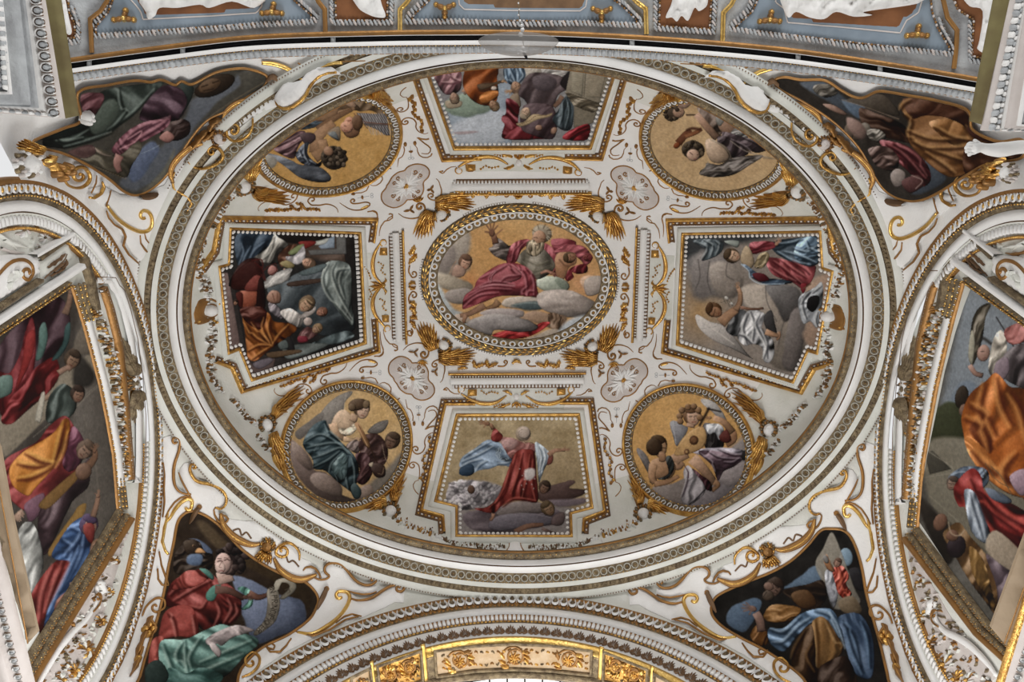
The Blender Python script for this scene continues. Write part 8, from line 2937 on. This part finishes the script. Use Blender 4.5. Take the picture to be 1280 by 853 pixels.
PB = (('blue', '120.5,44.5 119.5,34 124,28 135,15.6 141,0 142,-15 362,-15 367,0 390,20 387,27 320,30 260,33.6 190,39', 'blue-grey coffer with white drapery and gilt bell flowers, left of the near vault',
       '179,23 177,14 170,5 160,-6 160,-12 328,-12 326,8 320,15 260,19', ('183,16 186,24 194,20 200,10 222,10 250,6 262,10 290,2 318,10 324,-8 184,-8',), ((155, 23), (340, 15))),
      ('small', '419,-12 420,25.5 484,25.5 485,-12', 'small russet coffer with a white wing, left of the middle one', None, ('440,-8 448,10 460,18 472,22 482,21 478,8 470,-8',), ()),
      ('blue', '514,27 517,19 537,0 540,-15 765,-15 767,0 775,5 796,25 795,31 725,27.5 655,26 585,26', 'blue-grey middle coffer of the near vault above the hanging lamp',
       '573,-8 575,5 580,10.5 640,12 725,12.5 731,8 735,-8', (), ((556, 11), (752, 16))),
      ('small', '825,-12 824,32.5 887,36.5 890,-12', 'small russet coffer with a white wing, right of the middle one', None, ('832,22 838,8 846,-6 880,-8 884,6 874,14 868,10 860,26 852,20 846,27 840,22',), ()),
      ('blue', '919,36 922,31 940,15 947,0 947,-15 1162,-15 1165,15 1172,35 1187,60 1186,66.5 1130,60 1072,54 1015,47', 'blue-grey coffer with white drapery and gilt bell flowers, right of the near vault',
       '985,27 981,10 970,2 975,-10 1155,-10 1150,5 1147,15 1132,25 1125,40 1055,33', ('975,0 985,22 995,15 1012,22 1030,24 1045,15 1067,21 1090,19 1080,15 1135,7 1151,2 1150,-8 976,-8',), ((962, 25), (1146, 43))),
      ('small', '66,50.5 95,47 93,28 86.5,15.6 85,-8 60,-8', 'cut-off russet coffer with white drapery beside the upper left cornice', None, ('70,-6 76,20 84,42 90,40 86,20 80,-6',), ()),
      ('small', '1214,70 1217,25 1197,12 1190,-6 1260,-6 1252,78', 'cut-off russet coffer with white drapery beside the upper right cornice', None, ('1205,-5 1212,8 1228,14 1224,50 1222,62 1240,64 1246,10 1240,-6',), ()))
for kind, po, lab, ins, wh, bells in PB:
    po = pts(po)
    t = thing('coffer', lab, 'coffer', center_of(po, NV), 'coffers of the near vault')
    relief('panel', NV, dens(po, 4), .012, BLUE if kind == 'blue' else RUST, t, 1, 12)
    mk = MB(); Q = resample(dens(po, 2), 3.9, True); Pc, Nc = NV.hit(Q); T = np.roll(Pc, -1, 0) - Pc
    for i in range(len(Pc)):
        mk.add(*ball_geo(Pc[i] + Nc[i] * .012, T[i], Nc[i], .015, .012, .024, 6, 2), (UMBER, OCHRE, ROSE)[i % 3] if i % 3 < 2 else ROSE)
    mk.build('bead_row', t, stuff=True)
    m1 = MB()
    cen = po.mean(0)
    Q = resample(dens(po + (po - cen) / np.linalg.norm(po - cen, axis=1)[:, None] * 6.0, 2), 5.2, True)
    Q = Q[np.abs(Q[:, 1] - np.interp(Q[:, 0], NB[:, 0], NB[:, 1]) + 62) < 33]
    for i, c in enumerate(Q):
        a = rng.uniform(0, 360)
        leaf(NV, np.array([c - (2.2, 3.8), c, c + (2.2, 3.8)]), 4.6, .05, m1, (GREY, GREY, ROSE)[i % 3], 0, .25, rows=5)
        blob(NV, c + (2.6, 0), 1.0, .03, m1, UMBER if i % 3 == 0 else GREY)
    m1.build('leaf_border', t, stuff=True)
    if ins:
        ip = pts(ins)
        relief('inset', NV, dens(ip, 4), .022, RUST if cen[0] < 500 or cen[0] > 800 else UMBER, t, 1, 10)
        bar('cream_line', NV, dens(offset_closed(ip, -1.2), 3), 1.6, ROSE, t, 3, 1, .012, closed=True)
    for s in wh:
        relief('white_drapery', NV, spline(pts(s), 4, True), .06, WHITE, t, 5, 4, .02, hfun=lambda q: .16 * (fbm((q[:, 0] + q[:, 1]) / 6, (q[:, 0] - q[:, 1]) / 18, 3) - .5))
    for bx, by in bells:
        mb = MB()
        for a in (90, 210, 330) if by < 20 and 500 < bx < 800 else (-80, 10, 170):
            e = np.array([bx + 12.5 * math.cos(math.radians(a)), by - 10 * math.sin(math.radians(a)) * (-1 if by > 20 or not 500 < bx < 800 else -1)])
            leaf(NV, np.array([(bx, by), (np.array([bx, by]) + e) / 2, e]), 8.5, .12, mb, OCHRE, 0, .1, rows=6)
            blob(NV, e, 3.6, .10, mb, GOLD)
        blob(NV, (bx, by), 4.4, .13, mb, GOLDB)
        mb.build('gilt_bell_flower', t)

# ================================================================ cornices of the four corner piers


def pier(label, z, polys, rows_):
    S = Plane((0, 0, z), (0, 0, -1))
    t = thing('pier_cornice', label, 'cornice', center_of(np.array(polys[0][0]), S), 'cornices of the corner piers')
    for k, (a, b, ha, hb, m, nm) in enumerate(polys):
        a, b = np.array(a, float), np.array(b, float)
        pa, na = S.hit(dens_open(a, 6)); qb = dens_open(b, 6)
        n = 30
        A_, B_ = resample(dens_open(a, 2), np.linalg.norm(np.diff(a, axis=0), axis=1).sum() / (n - 1)), resample(dens_open(b, 2), np.linalg.norm(np.diff(b, axis=0), axis=1).sum() / (n - 1))
        m_ = min(len(A_), len(B_)); A_, B_ = A_[:m_], B_[:m_]
        # keep the corners exact
        def exact(q, m_):
            if len(q) == 3:
                h = m_ // 2
                return np.vstack([np.linspace(q[0], q[1], h, endpoint=False), np.linspace(q[1], q[2], m_ - h)])
            return np.linspace(q[0], q[1], m_)
        A_, B_ = exact(a, 30), exact(b, 30)
        pa, _ = S.hit(A_); pb, _ = S.hit(B_)
        d = np.array([0, 0, -1.0])
        up_ = np.array([0, 0, .35])
        grid_obj(nm, [pa + up_ * .1 * (k == 0), pa + d * ha, (pa + pb) / 2 + d * (ha + hb) / 2, pb + d * hb], m, t)
    for line, step, L_, w_, kind in rows_:
        Q = resample(dens_open(np.array(line, float), 2), step); Pc, Nc = S.hit(Q); T = np.gradient(Pc, axis=0)
        eg = egg_mesh('egg_pier', step * abs(z) / FL * 1.05, w_ * abs(z) / FL, GREY, WHITE, UMBER) if kind == 'egg' else None
        cen = np.array(polys[-1][1], float).mean(0); c3 = S.hit(cen[None])[0][0]
        mk = MB()
        for i in range(len(Pc)):
            if eg:
                M = frame_mat(Pc[i] + Nc[i] * .085, T[i], Nc[i])
                if M[:3, 1] @ (c3 - Pc[i]) < 0:
                    M = frame_mat(Pc[i] + Nc[i] * .085, -T[i], Nc[i])
                piece('egg', eg, M, t)
            else:
                q = abs(z) / FL
                mk.add(*ball_geo(Pc[i] + Nc[i] * (.16 if 2 < Q[i][0] < 30 and Q[i][1] < 112 else .07), T[i] + np.array([rng.uniform(-.4, .4), rng.uniform(-.4, .4), 0]) * np.linalg.norm(T[i]), Nc[i], L_ * q / 2, w_ * q / 2, .05, 6, 2), (GREY, WHITE)[i % 2])
        if not eg:
            mk.build('leaf_row', t, stuff=True)
    return t


Z1 = 7.3
pier('grey pier cornice in the upper left corner with olive edge band and egg moulding', Z1,
     [([(72.5, -12), (96.5, 145)], [(57.5, -12), (84, 148)], .0, .03, OLIVE, 'olive_band'),
      ([(57.5, -12), (84, 148), (-15, 140)], [(43, -12), (64, 138), (-15, 132)], .03, .08, ROSE, 'egg_band'),
      ([(43, -12), (64, 138), (-15, 132)], [(38, -12), (56, 134), (-15, 130)], .09, .09, WHITE, 'white_fillet'),
      ([(38, -12), (56, 134), (-15, 130)], [(32, -12), (47, 130.5), (-15, 129)], .11, .10, GREY, 'grey_step'),
      ([(32, -12), (47, 130.5), (-15, 129)], [(15, -12), (27.5, 117), (-15, 117)], .14, .14, GREY, 'grey_band'),
      ([(15, -12), (27.5, 117), (-15, 117)], [(12, -12), (24, 114), (-15, 114)], .18, .17, WHITE, 'panel_edge'),
      ([(12, -12), (24, 114), (-15, 114)], [(-30, -12), (-30, 0), (-30, 60)], .12, .12, GREY, 'panel')],
     [([(52, 0), (74, 140)], 13.5, 0, 14, 'egg'), ([(70, 143), (-10, 135.5)], 8, 7, 5, 'leaf'), ([(14, -5), (18, 40), (22, 108)], 6, 9, 7, 'leaf'), ([(6, -5), (9, 40), (13, 104)], 6, 9, 7, 'leaf'), ([(-2, 0), (0, 60), (2, 104)], 6, 9, 7, 'leaf')])
pier('grey pier cornice in the upper right corner with olive edge band and leaf moulding', Z1,
     [([(1246, -12), (1213.5, 152)], [(1262, -12), (1224.5, 155.5)], .0, .03, OLIVE, 'olive_band'),
      ([(1262, -12), (1225, 163), (1300, 165.5)], [(1273, -12), (1243.5, 160), (1300, 162)], .03, .08, ROSE, 'leaf_band'),
      ([(1273, -12), (1243.5, 160), (1300, 162)], [(1277, -12), (1248, 159), (1300, 161)], .09, .09, WHITE, 'white_fillet'),
      ([(1277, -12), (1248, 159), (1300, 161)], [(1289, -12), (1261, 156), (1300, 158)], .11, .11, ROSE, 'rose_band'),
      ([(1289, -12), (1261, 156), (1300, 158)], [(1294, -12), (1266, 154), (1300, 156)], .13, .13, WHITE, 'white_edge'),
      ([(1294, -12), (1266, 154), (1300, 156)], [(1310, -12), (1310, 60), (1310, 120)], .12, .12, GREY, 'panel')],
     [([(1267, 0), (1234, 158)], 9, 10, 8, 'leaf'), ([(1240, 161.5), (1290, 163)], 8, 6, 3, 'leaf'), ([(1270, 0), (1240, 158)], 7, 7, 5, 'leaf')])
Z2 = 5.7
pier('pier cornice in the lower left corner with tan beam and egg moulding', Z2,
      []+
     [([(-6, 668), (44, 868)], [(-16, 700), (29, 868)], .06, .11, ROSE, 'egg_band'),
      ([(-16, 700), (29, 868)], [(-16, 752), (17, 868)], .13, .13, ROSE, 'rose_band'),
      ([(-16, 752), (17, 868)], [(-30, 800), (-10, 868)], .12, .12, GREY, 'panel')],
     [([(-8, 684), (38, 868)], 10.5, 0, 11, 'egg')])
pier('pier cornice in the lower right corner with gilt edge and egg moulding', Z2,
     [([(1283, 742), (1244, 868)], [(1284, 752), (1248, 868)], .02, .03, GOLD, 'gilt_edge'),
      ([(1284, 752), (1248, 868)], [(1288, 790), (1260, 868)], .05, .10, ROSE, 'egg_band'),
      ([(1288, 790), (1260, 868)], [(1296, 830), (1275, 868)], .12, .12, ROSE, 'rose_band'),
      ([(1296, 830), (1275, 868)], [(1310, 850), (1300, 868)], .12, .12, GREY, 'panel')],
     [([(1284, 776), (1254, 868)], 10.5, 0, 11, 'egg')])
TAN = mat('tan_wood', (0.33, 0.25, 0.165), .7, var=(.27, .20, .13), vscale=3, bump=.15)
for lab, q in (('tan wooden beam edge in front of the left wall fresco', '-14,520 2,560 16,639 49,789 37,802 0,668 -14,640'), ('tan wooden beam edge in front of the right wall fresco', '1290,640 1237,783 1257.5,807 1284,745')):
    S = Plane((0, 0, Z2 + .12), (0, 0, -1))
    t = thing('beam', lab, 'beam', center_of(pts(q), S), 'tan beams by the lower corners')
    relief('face', S, dens(pts(q), 8), .10, TAN, t, 2, 12)
    a, b = ((8, 600), (43, 795)) if 'left' in lab else ((1284, 690), (1247, 795))
    bar('edge_bead', S, dens_open(np.array([a, b], float), 6), 1.4, OCHRE, t, 6, 1, .10)

# ================================================================ things hanging or standing out near the top
# hanging lamp: glass dish with crystal drops on a thin chain
GL = bpy.data.materials.new('dusty_glass'); GL.use_nodes = True
nt = GL.node_tree; bs = nt.nodes['Principled BSDF']
bs.inputs['Base Color'].default_value = (.22, .21, .20, 1); bs.inputs['Roughness'].default_value = .35
bs.inputs['Alpha'].default_value = .62
CR = mat('crystal', (.75, .74, .73), .1, 0, spec=.8)
LP = Plane((0, 0, 8.2), (0, 0, -1))
t = thing('hanging_lamp', 'grey glass dish lamp with crystal drops hanging before the near arch', 'lamp', LP.hit(np.array([[650., 56.]]))[0][0])
uvd = []
c0 = LP.hit(np.array([[648., 52.]]))[0][0]
rows = []
for k in np.linspace(0, 1, 9):
    e = k * PI / 2
    a = np.linspace(0, 2 * PI, 41)[:-1]
    r = .37 * math.cos(e) * (1 - .25 * k)
    rows.append(np.c_[c0[0] + r * np.cos(a), c0[1] + r * .22 * np.sin(a) + .11 * math.sin(e), c0[2] + r * .5 * np.sin(a) - .10 * math.sin(e)])
grid_obj('glass_dish', rows, GL, t, close=True)
mk = MB()
for k in range(16):
    x, y = 637 + k * 1.0 + (k % 3), 20 + k * 3.2 + (k % 2)
for (x, y, r) in ((648, 4, 1.2), (649, 12, 1.2), (648, 19, 1.4), (650, 26, 1.8), (652, 32, 2.2), (653, 37, 2.8), (651, 43, 3.2), (654, 60, 2.4), (652, 65, 2.8), (648, 68, 2.2), (656, 66, 2.4), (637, 61, 1.4), (668, 62, 1.4), (623, 50, 1.2)):
    blob(LP, (x, y), r, .04, mk, CR, None, 0, 6, 3)
mk.build('crystal_drops', t, stuff=True)
bar('chain', LP, spline(pts('646,-20 648,0 649,20 652,40 655,60'), 5), 1.0, BRONZE, t, 3)
mk = MB(); leaf(Lifted(LP, .02), pts('655,66 657,70 659,74.5'), 4, .04, mk, BLACK, 0, .3); mk.build('hook', t)

# white stucco arm reaching in from the right
AP = Plane((0, 0, 7.6), (0, 0, -1))
t = thing('stucco_statue', 'white stucco statue arm with a closed hand reaching in from the right edge', 'statue', AP.hit(np.array([[1240., 186.]]))[0][0])


def round_tube(path, radii, m, par, name, mk=None, k=12):
    q = spline(pts(path), 6); P3, N3 = AP.hit(q)
    r = np.interp(np.linspace(0, 1, len(q)), np.linspace(0, 1, len(radii)), radii) * 7.6 / FL
    T = np.gradient(P3, axis=0); T /= np.linalg.norm(T, axis=1)[:, None]; B = np.cross(N3, T)
    a = np.linspace(0, 2 * PI, k + 1)[:-1]
    V = (P3[:, None] + (B[:, None] * np.cos(a)[None, :, None] + N3[:, None] * np.sin(a)[None, :, None]) * r[:, None, None]).reshape(-1, 3)
    F = [(i * k + j, (i + 1) * k + j, (i + 1) * k + (j + 1) % k, i * k + (j + 1) % k) for i in range(len(q) - 1) for j in range(k)]
    F += [tuple(range(k)), tuple((len(q) - 1) * k + j for j in reversed(range(k)))]
    mk.add(V, F, m)


mk = MB()
round_tube('1300,184 1275,184 1255,187 1238,187 1226,184.5 1219,185.5 1213,187.5', (9, 8, 8.6, 9.2, 7.4, 5.6, 6.6, 7.0, 3.0), WHITE, t, '', mk)
for k, (a, b) in enumerate(((('1220,181'), ('1212,180 1209,183')), (('1217,183'), ('1209,184 1207.5,187')), (('1217,187'), ('1209,188 1209,191')), (('1219,190'), ('1212,192 1212,195')))):
    round_tube(a + ' ' + b, (3.0, 2.8, 2.0), WHITE, t, '', mk, 8)
round_tube('1224,180 1219,176.5 1217,175', (2.6, 2.4, 1.6), WHITE, t, '', mk, 8)
mk.build('arm', t)
# white cherub half hidden at the left edge, and the white knob by the cornice corner
cherub(Lifted(SUL, .10), (20, 206), 14, 180, (((30, 190), (6, 176), 12, 5, 0), ((40, 196), (52, 206), 10, 4, 0)), (WHITE, ROSE, BRONZE), 'white stucco cherub head with curls at the left edge above the arch', 'edge cherubs over the side arches', feather=5)
cherub(Lifted(SUR, .10), (1275, 216), 10, 0, (((1268, 206), (1262, 196), 10, 4, 0), ((1262, 214), (1240, 205), 10, 4, 0)), (ROSE, BRONZE, ROSE), 'stone-coloured cherub head with curls at the right edge above the arch', 'edge cherubs over the side arches', feather=5)
mk = MB()
S = Lifted(SUL, .05)
t = thing('stucco_flower', 'small lobed white stucco knob beside the upper left cornice corner', 'ornament', S.hit(np.array([[100., 143.]]))[0][0])
for c, r in (((99, 141), 6.5), ((103, 138), 4), ((104, 144), 4), ((100, 148), 4.5), ((96, 147), 4)):
    blob(S, c, r, .1, mk, WHITE, None, 0, 10, 4)
mk.build('lobes', t)

# ---- floor of the church far below
fl = struct('floor', 'dark marble floor of the church, far below', 'floor')
obj('floor_slab', [(-9, -14, -1.6), (9, -14, -1.6), (9, 14, -1.6), (-9, 14, -1.6)], [(0, 1, 2, 3)], FLOORM, fl, smooth=False)
